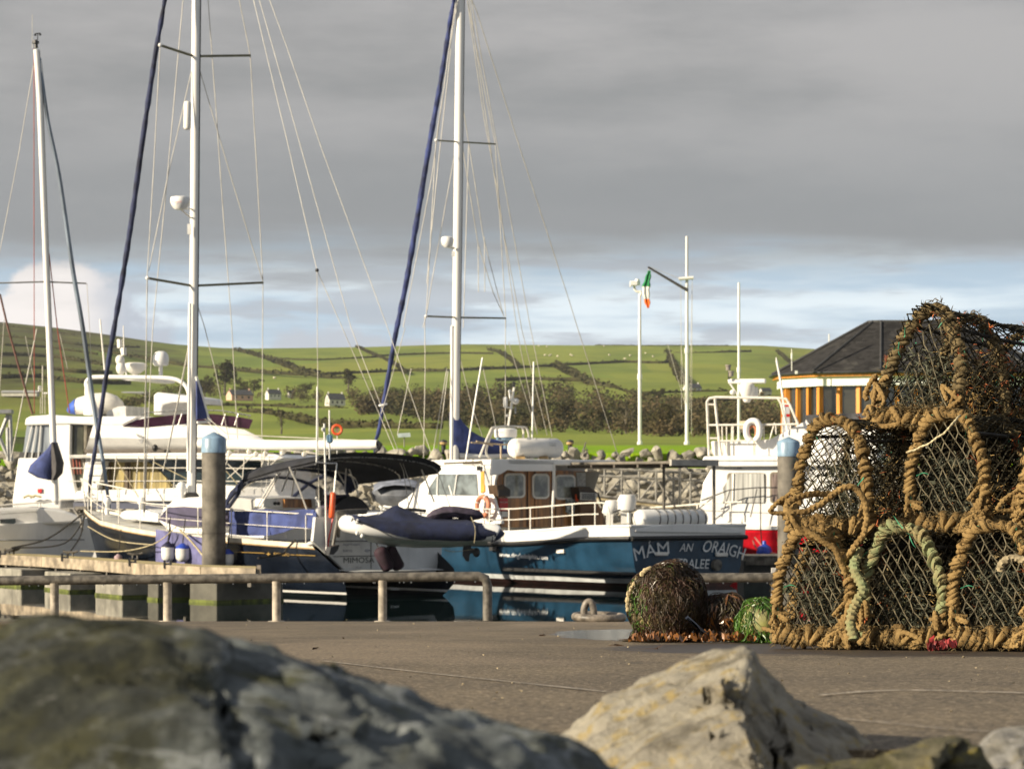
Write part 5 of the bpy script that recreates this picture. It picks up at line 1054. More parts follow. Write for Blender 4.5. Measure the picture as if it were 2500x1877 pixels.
# ------------------------------------------------------------ teal passenger boat
D_ = Hull((0, 0), (-.62, .785), 15.5, ([0, .02, .06, .2, .5, .7, .85, 1], [2.25, 2.45, 2.55, 2.6, 2.45, 2.0, 1.2, .05]), ([0, .12, .22, .33, .45, .6, .8, 1], [1.80, 1.76, 1.66, 1.58, 1.56, 1.62, 1.9, 2.3]), rake=1.2,
          prof=([0, .12, .24, .45, .75, 1.0], [0.02, .55, .84, .93, .98, 1.0]), flare=.5)
D_.S = P(1681, 0, 84.0); D_.S.z = 0; D_.cl = Fr(D_.S, D_.h)
teal = thing('passenger_boat', 'teal passenger boat with white wheelhouse, brown doors and lettered stern', 'boat', D_.pt(6, 0, 0))
band = lambda t: D_.zs(t) - interp(t, [0, .2, .45, 1], [.36, .36, .37, .4])
rib_ = MB()
q = MB(); D_.strip(q, .27, band, k=7); q.build('hull', tealh, teal)
q = MB(); D_.strip(q, .13, .27, out=.004, k=1); q.build('boot_stripe', mat('grey_white_stripe', (.50, .52, .52), .5, .1, 2), teal)
q = MB(); D_.strip(q, -.44, .13, k=3); q.build('bottom', rust, teal)
q = MB(); D_.strip(q, band, lambda t: D_.zs(t), out=.05, k=3); q.build('bulwark', white, teal)
q = MB()
for sd in (1, -1): q.tube([D_.sp(i / 30, band(i / 30), sd, .07) for i in range(31)], .07, 8)
q.tube([D_.sp(0, band(0), sd, .05) - D_.h * .07 for sd in (1.0, .5, 0, -.5, -1.0)], .07, 8); q.build('rubbing_strake', black, teal)
q = MB()
for sd in (1, -1): q.tube([D_.sp(i / 30, D_.zs(i / 30), sd, .03) for i in range(31)], .045, 8)
q.tube([D_.sp(0, D_.zs(0), sd, .03) for sd in (1.0, .5, 0, -.5, -1.0)], .045, 8); q.build('capping', white2, teal)
st0 = Fr(D_.pt(-.06, 0, 0), D_.p * -1); ap = [(1552 + 260 * i / 12, 1290 + 3 * i / 12 - 13 * math.sin(math.pi * i / 12)) for i in range(13)]; pris(st0, 'px', ap + [(1812, 1302), (1552, 1298)], 0, .1, 'transom_crown', white, teal, bevel=.02)
q = MB(); D_.deck(q, .55, .05); q.build('deck', mat('deck_green_grey', (.33, .32, .27), .8, .12, 2), teal)
ps = Fr(D_.sp(.08, 1, 1, 0), D_.sp(.42, 1, 1, 0) - D_.sp(.08, 1, 1, 0))
q = MB(); q.prism(ps, [(1226, 1384), (1516, 1397), (1516, 1405), (1226, 1394)], -.16, .4); q.build('side_fender', black, teal, bevel=.03)
for x_, y_ in ((1203, 1339), (1367, 1345)): pris(ps, 'px', [(x_ - 9, y_ - 4), (x_ + 9, y_ - 4), (x_ + 9, y_ + 5), (x_ - 9, y_ + 5)], -.12, .4, 'scupper', dark if x_ < 1300 else cream, teal)
text_on('www.dingledolphin.com', ps, lin((1218, 1358), (1337, 1366)), 11, 'web_lettering', wtext, teal, -.09, bold=.012)
st = Fr(D_.pt(-.02, 0, 0), D_.p * -1)
def s6(x, y): return (1180 + x * .3074, 1200 + y * .3074)
def curve(p0, p1, p2):
    def f(u): a = [(1 - u) ** 2, 2 * u * (1 - u), u * u]; return (a[0] * p0[0] + a[1] * p1[0] + a[2] * p2[0], a[0] * p0[1] + a[1] * p1[1] + a[2] * p2[1])
    return f
text_on('MÁM', st, curve(s6(1212, 550), s6(1330, 508), s6(1478, 492)), 30, 'name_lettering', wtext, teal, -.03, up=lambda u: (-8 + 6 * u, -31), bold=0)
text_on('AN', st, curve(s6(1556, 474), s6(1605, 474), s6(1655, 474)), 20, 'name_lettering', wtext, teal, -.03, up=lambda u: (5, -20), bold=.004)
text_on('ÓRAIGH', st, curve(s6(1735, 476), s6(1900, 478), s6(2062, 542)), 29, 'name_lettering', wtext, teal, -.03, up=lambda u: (8, -28), bold=.004)
text_on('TRALEE', st, lin(s6(1530, 604), s6(1790, 610)), 22, 'port_lettering', wtext, teal, -.03, up=lambda u: (3, -23), bold=.004)
for x_, y_ in ((1425, 492), (1900, 498)): a, b_ = s6(x_, y_); pris(st, 'px', [(a - 14, b_ - 4), (a + 14, b_ - 4), (a + 14, b_ + 5), (a - 14, b_ + 5)], -.09, .0, 'transom_bracket', cream, teal, bevel=.02)
a, b_ = s6(1842, 582); q = MB(); q.lathe(st.hit(a, b_), [(.17, -.05), (.17, .12), (.12, .13)], 16, axis=-st.n); q.build('exhaust_outlet', mat('sooty_steel', (.12, .11, .09), .6, .4, 4), teal)
# aft bulkhead with doors
bd = 6.9; BH = Fr(D_.pt(bd, 0, 0), D_.p * -1)
pris(BH, 't5', [(80, 90), (1960, 160), (1830, 540), (2110, 1150), (190, 1160), (100, 560)], 0, .1, 'aft_bulkhead', wood, teal)
for a, w_ in ((645, 6), (1085, 4), (1150, 3), (780, 3)): pris(BH, 't5', [(a, 130), (a + w_ * 2.2, 130), (a + w_ * 2.2, 1150), (a, 1150)], -.02, .0, 'door_seam', mat('dark_seam', (.02, .01, .006), .6), teal)
for x0, y0, x1, y1 in ((235, 185, 610, 630), (740, 190, 1045, 645), (1150, 210, 1515, 660)):
    fr_ = pris(BH, 't5', rounded(None, x0, y0, x1, y1, 80), -.05, .0, 'door_window', white2, teal)
    pris(BH, 't5', rounded(None, x0 + 32, y0 + 35, x1 - 32, y1 - 35, 55), -.062, -.052, 'pane', mat('door_pane', (.27, .29, .26), .1, .3, 2.5, spec=.7), fr_)
pris(BH, 't5', [(1400, 160), (1960, 160), (1830, 540), (1520, 440), (1520, 170)], -.012, .0, 'corner_panel', mat('beige_panel', (.30, .27, .21), .6, .1, 2), teal)
pris(BH, 't5', [(1535, 170), (1695, 175), (1690, 420), (1545, 410)], -.03, -.014, 'notice', mat('paper', (.50, .50, .48), .7, .15, 12), teal)
pris(BH, 't5', [(140, 635), (295, 635), (295, 860), (150, 860)], -.03, -.0, 'red_notice', red, teal); pris(BH, 't5', [(185, 872), (295, 872), (295, 970), (190, 970)], -.03, -.0, 'white_notice', white2, teal)
text_on('Licensed', BH, lin((1200 + 150 * .1356, 1130 + 715 * .1356), (1200 + 285 * .1356, 1130 + 715 * .1356)), 4, 'notice_lettering', wtext, teal, -.04)
for pts in ([(90, 400), (200, 380), (350, 480), (340, 605), (120, 605)], [(1560, 430), (1770, 430), (1910, 530), (1880, 670), (1600, 660)]):
    bx_ = pris(BH, 't5', pts, -.45, .0, 'vent_box', mat('dark_brown_box', (.06, .035, .018), .5, .3, 2), teal, bevel=.02)
pris(BH, 't5', [(1600, 530), (1900, 545), (1880, 672), (1605, 665)], -.47, -.44, 'louvre_frame', white2, teal)
for k in range(4): pris(BH, 't5', [(1625, 548 + k * 28), (1870, 556 + k * 28), (1868, 574 + k * 28), (1627, 566 + k * 28)], -.49, -.46, 'louvre', dark, teal)
for k in range(3): pris(BH, 't5', [(130, 490 + k * 35), (335, 490 + k * 35), (335, 510 + k * 35), (130, 510 + k * 35)], -.48, -.44, 'louvre', dark, teal)
pris(BH, 't5', [(1360, 650), (1500, 650), (1500, 920), (1420, 920), (1360, 880)], -.12, -.04, 'hanging_bag', mat('pale_print_bag', (.40, .44, .45), .7, .4, 9), teal)
q = MB(); q.lathe(BH.hit(*T('t5', [(1740, 800)])[0], -.0), [(.05, 0), (.11, .0), (.11, .03)], 14, axis=-BH.n); q.build('blue_sticker', bluep, teal)
pris(BH, 't5', [(1520, 560), (1575, 620), (1560, 700), (1525, 670)], -.3, -.26, 'orange_flap', orange, teal)
pris(BH, 't5', [(1600, 690), (1880, 690), (1880, 1110), (1600, 1110)], -.4, .0, 'locker', mat('locker_brown', (.12, .055, .02), .5, .2, 2), teal, bevel=.02)
q = MB(); q.tube(BH.hits(T('t5', [(1915, 540), (2110, 1150)]), -.3), .035, 6); q.build('ladder_rail', dark, teal)
# wheelhouse side and front
wf = Fr(D_.pt(bd, 2.1, 0), D_.h)
wall_pts = T('r3', [(60, 905), (120, 870), (255, 735), (292, 665), (370, 652), (640, 640), (640, 1056), (500, 1060), (60, 1000)])
pris(wf, 'px', wall_pts, 0, 4.1, 'wheelhouse', white, teal, bevel=.05); pris(wf, 'r3', [(642, 640), (775, 640), (775, 662), (735, 690), (712, 760), (705, 850), (725, 930), (765, 1046), (642, 1056)], 0, .09, 'side_wing', white, teal, bevel=.02)
pris(wf, 'r3', [(262, 850), (272, 800), (330, 712), (588, 712), (600, 856)], -.03, .02, 'wheelhouse_window', glassg, teal)
for a in ([(330, 712), (325, 852)], [(460, 712), (440, 853)], [(405, 790), (425, 852)]): stay(wf, a, teal, .03, white2, -.05, 'r3', 'window_bar')
pris(wf, 'r3', [(618, 700), (640, 690), (645, 830), (618, 840)], -.04, .02, 'amber_reflector', mat('amber', (.62, .33, .05), .5, .1, 3), teal)
pris(wf, 'r3', rounded(None, 645, 672, 690, 795, 20), -.035, .02, 'side_window', mat('pale_grey', (.52, .52, .50), .5), teal)
# roof slab & canopy
zr = 3.76
def slab(a0, a1, w0, w1, z0, z1, name, m_, rise=0.0, bevel=.03):
    q = MB(); q.solid([D_.pt(a0, w0, z0), D_.pt(a1, w0, z0 + rise), D_.pt(a1, -w1, z0 + rise), D_.pt(a0, -w1, z0)], [D_.pt(a0, w0, z1), D_.pt(a1, w0, z1 + rise), D_.pt(a1, -w1, z1 + rise), D_.pt(a0, -w1, z1)]); return q.build(name, m_, teal, smooth=False, bevel=bevel)
slab(5.9, 12.3, 2.15, 2.2, 3.62, 3.80, 'roof', white)
pris(BH, 'px', [(1203, 1120), (1356, 1122), (1354, 1150), (1260, 1150), (1240, 1147), (1222, 1158), (1200, 1160)], -1.0, -.90, 'roof_fascia', white, teal, bevel=.02)
slab(1.2, 6.9, -.35, 2.25, 3.63, 3.72, 'canopy', mat('canopy_beige', (.17, .15, .12), .7, .15, 2)); slab(1.15, 1.25, -.35, 2.25, 3.58, 3.76, 'canopy_edge', mat('canopy_edge_grey', (.36, .34, .30), .6), 0, 0)
for k in range(5): slab(1.6 + k * 1.1, 1.68 + k * 1.1, -.38, 2.2, 3.53, 3.63, 'canopy_beam', mat('canopy_beam', (.12, .10, .08), .7), 0, 0)
for a in ([(1115, 640), (1112, 830), (1106, 945)],): stay(BH, a, teal, .05, cream, -1.0, 'r3', 'canopy_post')
for a, w_ in ((1.3, -2.2), (3.6, -2.2)): q = MB(); q.tube([D_.pt(a, w_, 1.2), D_.pt(a, w_, 3.65)], .045, 8); q.build('canopy_post', galv, teal)
# rails
for hg, r_ in ((.70, .022), (.37, .018)):
    q = MB(); D_.rail(q, hg, .07, .47, r_, 1, 0, 20); 
    if hg > .5: e = D_.sp(.07, D_.zs(.07), 1, 0); q.tube(spline([e + Vector((0, 0, .70)), e - D_.h * .35 + Vector((0, 0, .66)), e - D_.h * .5 + Vector((0, 0, .35)), e - D_.h * .5], 4), r_, 6)
    q.build('guard_rail', rail_w, teal)
for t in (.08, .145, .205, .275, .345, .41, .465): q = MB(); D_.post(q, .70, t, .025, 1, 0); q.build('rail_post', rail_w, teal)
q = MB(); D_.rail(q, .70, .02, .5, .028, -1, 0, 20); q.build('guard_rail', rail_w, teal)
for t in (.06, .16, .26, .36, .46): q = MB(); D_.post(q, .70, t, .032, -1, 0); q.build('rail_post', rail_w, teal)
for (x_, y_) in ((1535, 1243), (1817, 1248), (1780, 1240)):
    q = MB(); b_ = st.hit(x_, 1275, .2); q.tube([b_, st.hit(x_, y_ + 8, .2)], .05, 8); q.build('mooring_post', cream, teal)
stay(st, [(1777, 1250), (1830, 1250)], teal, .02, rail_w, .2, name='stern_rail')
# stern deck things
q = MB(); capsule(q, D_.pt(.35, 1.75, 2.0), D_.pt(.35, -.95, 1.98), .29, 18); lr = q.build('life_raft_roll', white2, teal)
for k in range(7): q = MB(); c = D_.pt(.35, 1.05 - k * .3, 2.0); q.torus(c, .295, .018, D_.h, (0, 0, 1), 20, 5); q.build('strap', dark, lr)
# outboard style white unit beyond the rail
for k, (x_, dz) in enumerate(((1530, 0), (1492, .1))):
    bo = Fr(D_.pt(3.0, -1.2, 0), (1, 0)); root2 = thing('outboard_motor', ('taller white outboard motor on the open deck beneath the canopy', 'shorter white outboard motor left of the taller one under the canopy')[k], 'outboard motor', bo.hit(x_, 1285))
    s_ = (1, .8)[k]
    q = MB(); q.loft([[bo.hit(x_ + dx, y_) + Vector((w_ * math.cos(j * .5236) * s_, w_ * .8 * math.sin(j * .5236) * s_, dz * 0)) for j in range(12)] for dx, y_, w_ in ((2, 1206 + 14 * k, .12), (2, 1208 + 14 * k, .24), (0, 1222 + 12 * k, .30), (-3, 1245 + 6 * k, .30), (-5, 1252 + 6 * k, .18))], True, True); q.build('cowling', white, root2)
    q = MB(); q.box(bo.hit(x_ - 4, 1262 + 3 * k), (.25 * s_, .3, .4)); q.tube([bo.hit(x_, 1255), bo.hit(x_ - 6, 1292)], .1 * s_, 8); q.build('leg', white2, root2)
    q = MB(); q.tube([bo.hit(x_ + 6, 1250, -.2), bo.hit(x_ + 22, 1244, -.4)], .03, 6); q.build('tiller', dark, root2)
# wheelhouse top gear
c0, c1 = BH.hit(1246, 1094, -.3), BH.hit(1368, 1094, -.3)
cn = thing('life_raft_canister', 'large white life raft canister strapped on the teal boat roof', 'life raft', (c0 + c1) / 2 - Vector((0, 0, .32)))
q = MB(); capsule(q, c0, c1, .31, 20); q.build('canister', cream, cn)
for t in (.34, .38, .78): q = MB(); c = c0.lerp(c1, t); q.torus(c, .318, .016, (0, 1, 0), (0, 0, 1), 22, 5); q.build('strap', grey, cn)
q = MB(); q.torus(c0.lerp(c1, .5), .322, .012, (0, 1, 0), (0, 0, 1), 22, 4); q.build('seam', mat('pale_grey', (.52, .52, .50), .5), cn)
for t in (.2, .66): q = MB(); q.box(c0.lerp(c1, t) - Vector((0, 0, .33)), (.28, .6, .14)); q.build('cradle', mat('ochre_cradle', (.36, .24, .10), .6), cn)
tfc = Fr((c0.x, min(c0.y, c1.y) - .37), (1, 0)); tfc = Fr(c0.lerp(c1, .8) - BH.n * .34, BH.u)
text_on('DUNLOP', tfc, lin((1341, 1083), (1357, 1084)), 2.6, 'canister_lettering', gtext, cn, 0); text_on('MARINE', tfc, lin((1343, 1088), (1358, 1089)), 3, 'canister_lettering', gtext, cn, 0)
for a, r_ in (([(700, 620), (655, 560), (700, 420), (720, 398), (740, 395)], .035), ([(610, 600), (680, 430), (715, 395), (870, 390), (905, 410), (905, 470)], .032), ([(870, 395), (920, 395), (940, 430), (945, 470)], .03)):
    q = MB(); q.tube(spline(BH.hits(T('r3', a), .6), 5), r_, 6); q.build('roof_frame', rail_w, teal)
for a in ([(555, 498), (830, 515)], [(590, 490), (660, 505), (700, 520)], [(755, 510), (755, 612)], [(370, 640), (600, 630), (680, 610)], [(500, 640), (640, 638)]): stay(BH, a, teal, .028, mat('buff_rail', (.42, .33, .22), .6), .3, 'r3', 'roof_rail')
c = BH.hit(*T('r3', [(787, 432)])[0], .6); q = MB(); q.lathe(c, [(.34, -.15), (.36, -.1), (.36, .10), (.28, .14)], 20); ra = q.build('radar_dome', white, teal); q = MB(); q.lathe(c, [(.2, -.26), (.3, -.22), (.3, -.15)], 18); q.lathe(c, [(.07, -.5), (.07, -.2)], 8); q.build('radar_base', mat('blue_grey', (.15, .25, .36), .4), ra)
text_on('Furuno', Fr(c + Vector((-.1, -.365, 0)), (1, -.02)), lin((1212, 1056), (1228, 1056)), 3.2, 'radar_lettering', btext, ra, 0)
for a, r_, m_ in (([(805, 385), (825, 260), (845, 120)], .035, cream), ([(843, 125), (843, 90)], .045, dark), ([(780, 190), (783, 262), (835, 262)], .02, white2), ([(812, 150), (818, 200)], .03, white2), ([(815, 210), (875, 215)], .03, white2)): stay(BH, a, teal, r_, m_, .6, 'r3', 'instrument_mast')
q = MB(); capsule(q, BH.hit(*T('r3', [(787, 262)])[0], .6), BH.hit(*T('r3', [(785, 188)])[0], .6), .07, 10); q.ball(BH.hit(*T('r3', [(855, 220)])[0], .6), .1, 10); q.ball(BH.hit(*T('r3', [(815, 152)])[0], .6), .05, 8); q.build('gps_aerials', white2, teal)
q = MB(); q.ball(BH.hit(*T('r3', [(800, 318)])[0], .5), .05, 8); q.box(BH.hit(*T('r3', [(853, 280)])[0], .55), (.06, .05, .2)); q.build('horn', grey, teal)
stay(BH, [(1178, 873), (1160, 980), (1136, 1131)], teal, .026, white2, .8, name='whip_aerial'); stay(BH, [(1303, 883), (1301, 980), (1299, 1072)], teal, .028, white2, .5, name='whip_aerial')
q = MB(); q.box(BH.hit(*T('r3', [(605, 672)])[0], .4), (.12, .1, .14)); q.build('flood_light', dark, teal)
# ring buoy on the side
c = wf.hit(1179, 1236, -.25); lb_ = thing('lifebuoy', 'faded orange ring lifebuoy on the side of the teal boat wheelhouse', 'lifebuoy', c)
q = MB(); q.torus(c, .30, .075, wf.u, (0, 0, 1), 26, 10, 1.0); q.build('ring', peach, lb_)
for a in (.5, 2.1, 3.7, 5.2): q = MB(); q.torus(c + (wf.u * math.cos(a) + Vector((0, 0, 1)) * math.sin(a)) * .30, .082, .02, wf.n, (wf.u * math.cos(a) + Vector((0, 0, 1)) * math.sin(a)), 12, 5); q.build('band', white2, lb_)
# ------------------------------------------------------------ white and red boat
RB = Fr((P(1790, 0, 96).x, 96), (1, -.30))
rb = thing('cabin_cruiser', 'white cabin boat with flybridge and red hull right of the teal boat', 'boat', RB.hit(1790, 1390, 2))
def rp(reg, pts, o1, o2, name, m_, bevel=.0): return pris(RB, reg, pts, o1, o2, name, m_, rb, bevel)
rp('t6', [(150, 1330), (200, 1212), (480, 1205), (1200, 1212), (2400, 1212), (2400, 1335), (480, 1345), (250, 1335)], -.25, 4.1, 'brow', white, .04)
q = MB(); q.tube(RB.hits(T('t6', [(160, 1270), (2400, 1265)]), -.26), .015, 4); q.build('brow_line', grey, rb)
rp('px', [(1699, 1290), (1716, 1180), (1740, 1138), (2100, 1138), (2100, 1292), (1699, 1292)], 0, 3.8, 'cabin', white, .04)
w1 = rp('px', rounded(None, 1775, 1154, 1869, 1228, 8), -.02, .0, 'cabin_window', mat('bronze_frame', (.20, .17, .12), .5))
q = MB(); q.prism(RB, T('t6', [(440, 1615), (545, 1440), (595, 1430), (960, 1430), (965, 1660), (960, 1800), (470, 1800)]), -.05, -.022); q.build('pane', curtw, w1, smooth=False)
rp('px', [(1764, 1228), (1785, 1156), (1795, 1154), (1795, 1228)], -.025, .0, 'cabin_window', curtw)
w2 = rp('px', rounded(None, 1880, 1152, 1960, 1228, 8), -.02, .0, 'cabin_window', mat('bronze_frame', (.20, .17, .12), .5)); q = MB(); q.prism(RB, rounded(None, 1884, 1156, 1956, 1224, 6), -.05, -.022); q.build('pane', mat('dusky_pane', (.22, .17, .15), .2, .4, 2, nsc3=(6, 6, .4)), w2, smooth=False)
stay(RB, [(1791, 1156), (1789, 1228)], rb, .035, cream, -.06, name='window_bar')
q = MB(); q.tube(RB.hits([(1699, 1250), (1699, 1245), (2100, 1262)]), .012, 4); q.build('panel_line', grey, rb)
rp('t6', [(285, 1020), (560, 1015), (1030, 1000), (1200, 915), (1490, 765), (1500, 700), (2400, 700), (2400, 1212), (330, 1212), (300, 1150)], .3, 3.4, 'flybridge', white, .05)
rp('t6', [(1485, 690), (2400, 660), (2400, 790), (1560, 830), (1500, 770)], .25, .8, 'flybridge_dodger', mat('grey_black_canvas', (.07, .07, .075), .7, .2, 3), .02)
text_on('ANGLER', RB, lin((1768, 1143), (1812, 1144)), 3.4, 'cabin_lettering', gtext, rb, -.03)
q = MB(); q.loft([RB.hits([(1692, 1288), (1780, 1292), (2120, 1294)], -.1), RB.hits([(1694, 1294), (1780, 1298), (2120, 1300)], -.18), RB.hits([(1712, 1352), (1790, 1360), (2120, 1362)], .1), RB.hits([(1735, 1420), (1800, 1425), (2120, 1425)], .6)]); q.loft([[RB.hit(1692, 1288, -.1), RB.hit(1694, 1294, -.18), RB.hit(1712, 1352, .1), RB.hit(1735, 1420, .6)], [RB.hit(1692, 1288, 4.2), RB.hit(1694, 1294, 4.2), RB.hit(1712, 1352, 3.8), RB.hit(1735, 1420, 3.4)]]); q.build('hull', red, rb)
q = MB(); q.solid(RB.hits([(1692, 1282), (2120, 1286), (2120, 1296), (1692, 1290)], -.2), RB.hits([(1692, 1282), (2120, 1286), (2120, 1296), (1692, 1290)], 4.2)); q.build('gunwale', white, rb, smooth=False)
for a, r_ in (([(265, 1205), (240, 560), (240, 520), (270, 480), (345, 465), (1150, 475), (1240, 485), (1290, 560), (1400, 820)], .045), ([(415, 1205), (345, 560), (340, 480)], .045), ([(1140, 480), (1175, 540), (1215, 700), (1235, 800)], .04), ([(240, 555), (340, 560)], .03), ([(265, 985), (385, 985)], .03), ([(255, 818), (640, 815), (1090, 812), (1380, 805)], .035), ([(370, 1018), (760, 1018)], .03), ([(1165, 550), (1280, 552)], .03)):
    q = MB(); q.tube(RB.hits(T('t6', a), .1), r_, 8); q.build('flybridge_rail', rail_w, rb)
for a in ([(430, 820), (440, 1205)], [(487, 820), (492, 1205)], [(555, 820), (550, 1010)], [(572, 820), (570, 1010)], [(958, 815), (960, 1010)], [(1110, 812), (1115, 930)], [(1195, 808), (1195, 905)], [(1095, 790), (1030, 1010)], [(1298, 808), (1298, 870)]): stay(RB, a, rb, .022, rail_w, .12, 't6', 'rail_stanchion')
q = MB(); q.box(RB.hit(*T('t6', [(745, 262)])[0], 1.4), (1.30, .16, .16), rz=-.25); q.build('radar_bar', white, rb, bevel=.04)
q = MB(); c = RB.hit(*T('t6', [(745, 375)])[0], 1.4); q.lathe(c, [(.10, -.42), (.20, -.2), (.28, 0), (.26, .18), (.16, .26)], 14); q.box(c + Vector((.26, .1, -.06)), (.24, .3, .34)); q.build('radar_pedestal', cream, rb, bevel=.03)
for a, r_, m_ in (([(512, 240), (512, 130)], .02, dark), ([(530, 290), (640, 455)], .03, white2), ([(545, 195), (520, 240)], .02, dark), ([(1122, 0), (1170, 250), (1210, 550), (1255, 885)], .04, white2), ([(1115, -40), (1122, 0)], .02, white2)): stay(RB, a, rb, r_, m_, 1.2, 't6', 'aerial')
for x_, y_ in ((508, 88), (545, 165)): q = MB(); q.lathe(RB.hit(*T('t6', [(x_, y_)])[0], 1.2), [(.08, -.1), (.08, .02), (.10, .04), (.10, .09)], 12); q.build('navigation_light', mat('smoked_lamp', (.25, .22, .18), .2), rb)
q = MB(); q.ball(RB.hit(*T('t6', [(565, 405)])[0], 1.2), .1, 10); q.build('horn', cream, rb)
rp('t6', [(650, 765), (725, 765), (725, 820), (700, 850), (710, 880), (655, 905)], .4, .7, 'instrument_box', mat('buff_box', (.50, .43, .30), .6), .01)
pst = thing('shore_power_pillar', 'slim red and white pillar beside the harbour office corner', 'pillar', P(1921, 1092, 120))
for y0, y1, m_ in ((986, 992, red), (993, 1010, mat('pillar_white', (.6, .6, .62), .5)), (1011, 1017, red), (1018, 1060, mat('pillar_white', (.6, .6, .62), .5))): q = MB(); q.solid([P(1911, y0, 120), P(1928, y0, 120), P(1928, y1, 120), P(1911, y1, 120)], [P(1911, y0, 120) + Vector((0, .3, 0)), P(1928, y0, 120) + Vector((0, .3, 0)), P(1928, y1, 120) + Vector((0, .3, 0)), P(1911, y1, 120) + Vector((0, .3, 0))]); q.build('panel', m_, pst, smooth=False)
q = MB(); q.tube([P(1920, 1060, 120.15), P(1920, 1110, 120.15)], .05, 6); q.build('post', galv, pst)
# horseshoe buoy
hb = thing('horseshoe_lifebuoy', 'white horseshoe lifebuoy hung on the flybridge rail of the red hulled boat', 'lifebuoy', RB.hit(*T('t6', [(820, 1020)])[0], -.05))
hp = [(790, 1015), (745, 960), (735, 880), (750, 810), (785, 775), (825, 765), (865, 775), (895, 815), (905, 880), (895, 960), (850, 1015)]
q = MB(); q.tube(spline(RB.hits(T('t6', hp), -.05), 5), .105, 12); q.build('horseshoe', white, hb)
q = MB(); q.tube(spline(RB.hits(T('t6', [(800, 1000), (775, 940), (775, 870), (815, 830), (855, 870), (855, 950), (838, 1000)]), .0), 4), .035, 6); q.build('inner_lining', peach, hb)
q = MB(); q.tube(RB.hits(T('t6', [(832, 1010), (832, 1200)]), -.08), .012, 4); q.tube(RB.hits(T('t6', [(845, 1010), (850, 1200)]), -.08), .01, 4); q.build('lanyard', ropey, hb)
bb = thing('buoy', 'round blue buoy hanging against the red hull', 'buoy', RB.hit(1866, 1355, -.5)); q = MB(); q.lathe(RB.hit(1866, 1346, -.5), [(.05, -.25), (.2, -.2), (.27, -.02), (.22, .15), (.08, .25), (.06, .36)], 16); q.build('ball', bluep, bb); q = MB(); q.tube(RB.hits([(1860, 1330), (1857, 1290), (1857, 1190)], -.5), .02, 5); q.build('lanyard', ropeblk, bb)
for a, r_, m_ in (([(1712, 1222), (1780, 1196), (1850, 1190), (1910, 1190)], .02, dark), ([(1782, 1196), (1762, 1262)], .022, dark), ([(1848, 1193), (1832, 1262)], .022, dark), ([(1695, 1250), (1740, 1215), (1712, 1222)], .018, dark)): stay(RB, a, rb, r_, m_, -.5, name='side_rail')
mr = thing('mooring_line', 'pinkish mooring line slung across the red hull', 'rope', RB.hit(1840, 1330, -.4)); 
for a in ([(1838, 1318), (1850, 1340), (1896, 1352)], [(1842, 1310), (1870, 1342), (1900, 1358)]): q = MB(); q.tube(spline(RB.hits(a, -.6), 5), .03, 5); q.build('rope', mat('pink_rope', (.55, .20, .16), .8), mr)
# ------------------------------------------------------------ piles
def pile(px, ytop, ysh, ycap, wpx, Y, label, bandy=None):
    base = P(px, 1200 + 2.8 * F / Y, Y); r_ = wpx / 2 * Y / F; z = lambda y: P(0, y, Y).z
    root = thing('mooring_pile', label, 'pile', (base.x, Y, 0), group='tall mooring piles with blue caps')
    q = MB(); q.lathe((base.x, Y, 0), [(r_ * .97, -3), (r_ * .97, z(ycap))], 28); q.build('shaft', pilem, root)
    q = MB(); q.lathe((base.x, Y, 0), [(r_ * 1.02, z(ycap)), (r_ * 1.02, z(ysh)), (r_ * .9, z(ysh) + .06), (.02, z(ytop))], 28); q.build('cap', capb, root)
    q = MB(); q.lathe((base.x, Y, 0), [(r_ * 1.0, -1), (r_ * 1.0, .12 if wpx < 58 else .25)], 28); q.build('weed_band', mat('weed_green', (.05, .06, .02), .9, .3, 5, bump=.5), root)
    return root, base, r_
pl, base, r_ = pile(522, 1054, 1072, 1105, 60, 77.5, 'tall tarred mooring pile with pale blue cap beside the dark yacht')
zz = lambda y: P(0, y, 77.5).z
q = MB(); q.lathe((base.x, 77.5, 0), [(r_ * 1.0, zz(1302)), (r_ * 1.0, zz(1303) + .02)], 28); q.build('tide_mark', mat('dark_tide', (.04, .036, .03), .8), pl)
pile(1925, 1066, 1081, 1114, 55, 82, 'mooring pile with pale blue cap in front of the red hulled boat')
# ------------------------------------------------------------ pontoons
pw = mat('pontoon_timber', (0.34, 0.28, 0.20), 0.75, 0.25, 1.2, nsc3=(.4, 2, 2), bump=.3, bscale=6)
pdk = mat('pontoon_deck', (0.44, 0.36, 0.17), 0.85, 0.15, 2)
conc = mat('float_concrete', (0.27, 0.255, 0.21), 0.85, 0.2, 1.4, bump=.4, bscale=7, streak=.5)
slime = mat('slime_green', (0.10, 0.12, 0.02), 0.8, 0.3, 4)
po = thing('pontoon', 'long timber pontoon on grey floats in front of the yachts', 'pontoon', P(250, 1440, 80))
fe = [(-260, 1345), (0, 1356), (102, 1361), (228, 1369), (354, 1379), (490, 1386), (625, 1390)]
FY = lambda x: interp(x, [-260, 0, 102, 228, 354, 625], [89, 85, 83, 80.5, 78.5, 75.5])
zd_ = .86
front = []
for x, y in fe: Y = (CZ - zd_) * F / (y - HY); front.append(P(x, y, Y))
back = [Vector((p.x * (p.y + d_) / p.y, p.y + d_, p.z)) for p, d_ in zip(front, [4.6] * 5 + [3.2] * 2)]
q = MB(); q.loft([front, back]); q.loft([[p - Vector((0, 0, .04)) for p in front], [p - Vector((0, 0, .04)) for p in back]]); q.loft([front, [p - Vector((0, 0, .04)) for p in front]]); q.build('deck', pdk, po, smooth=False)
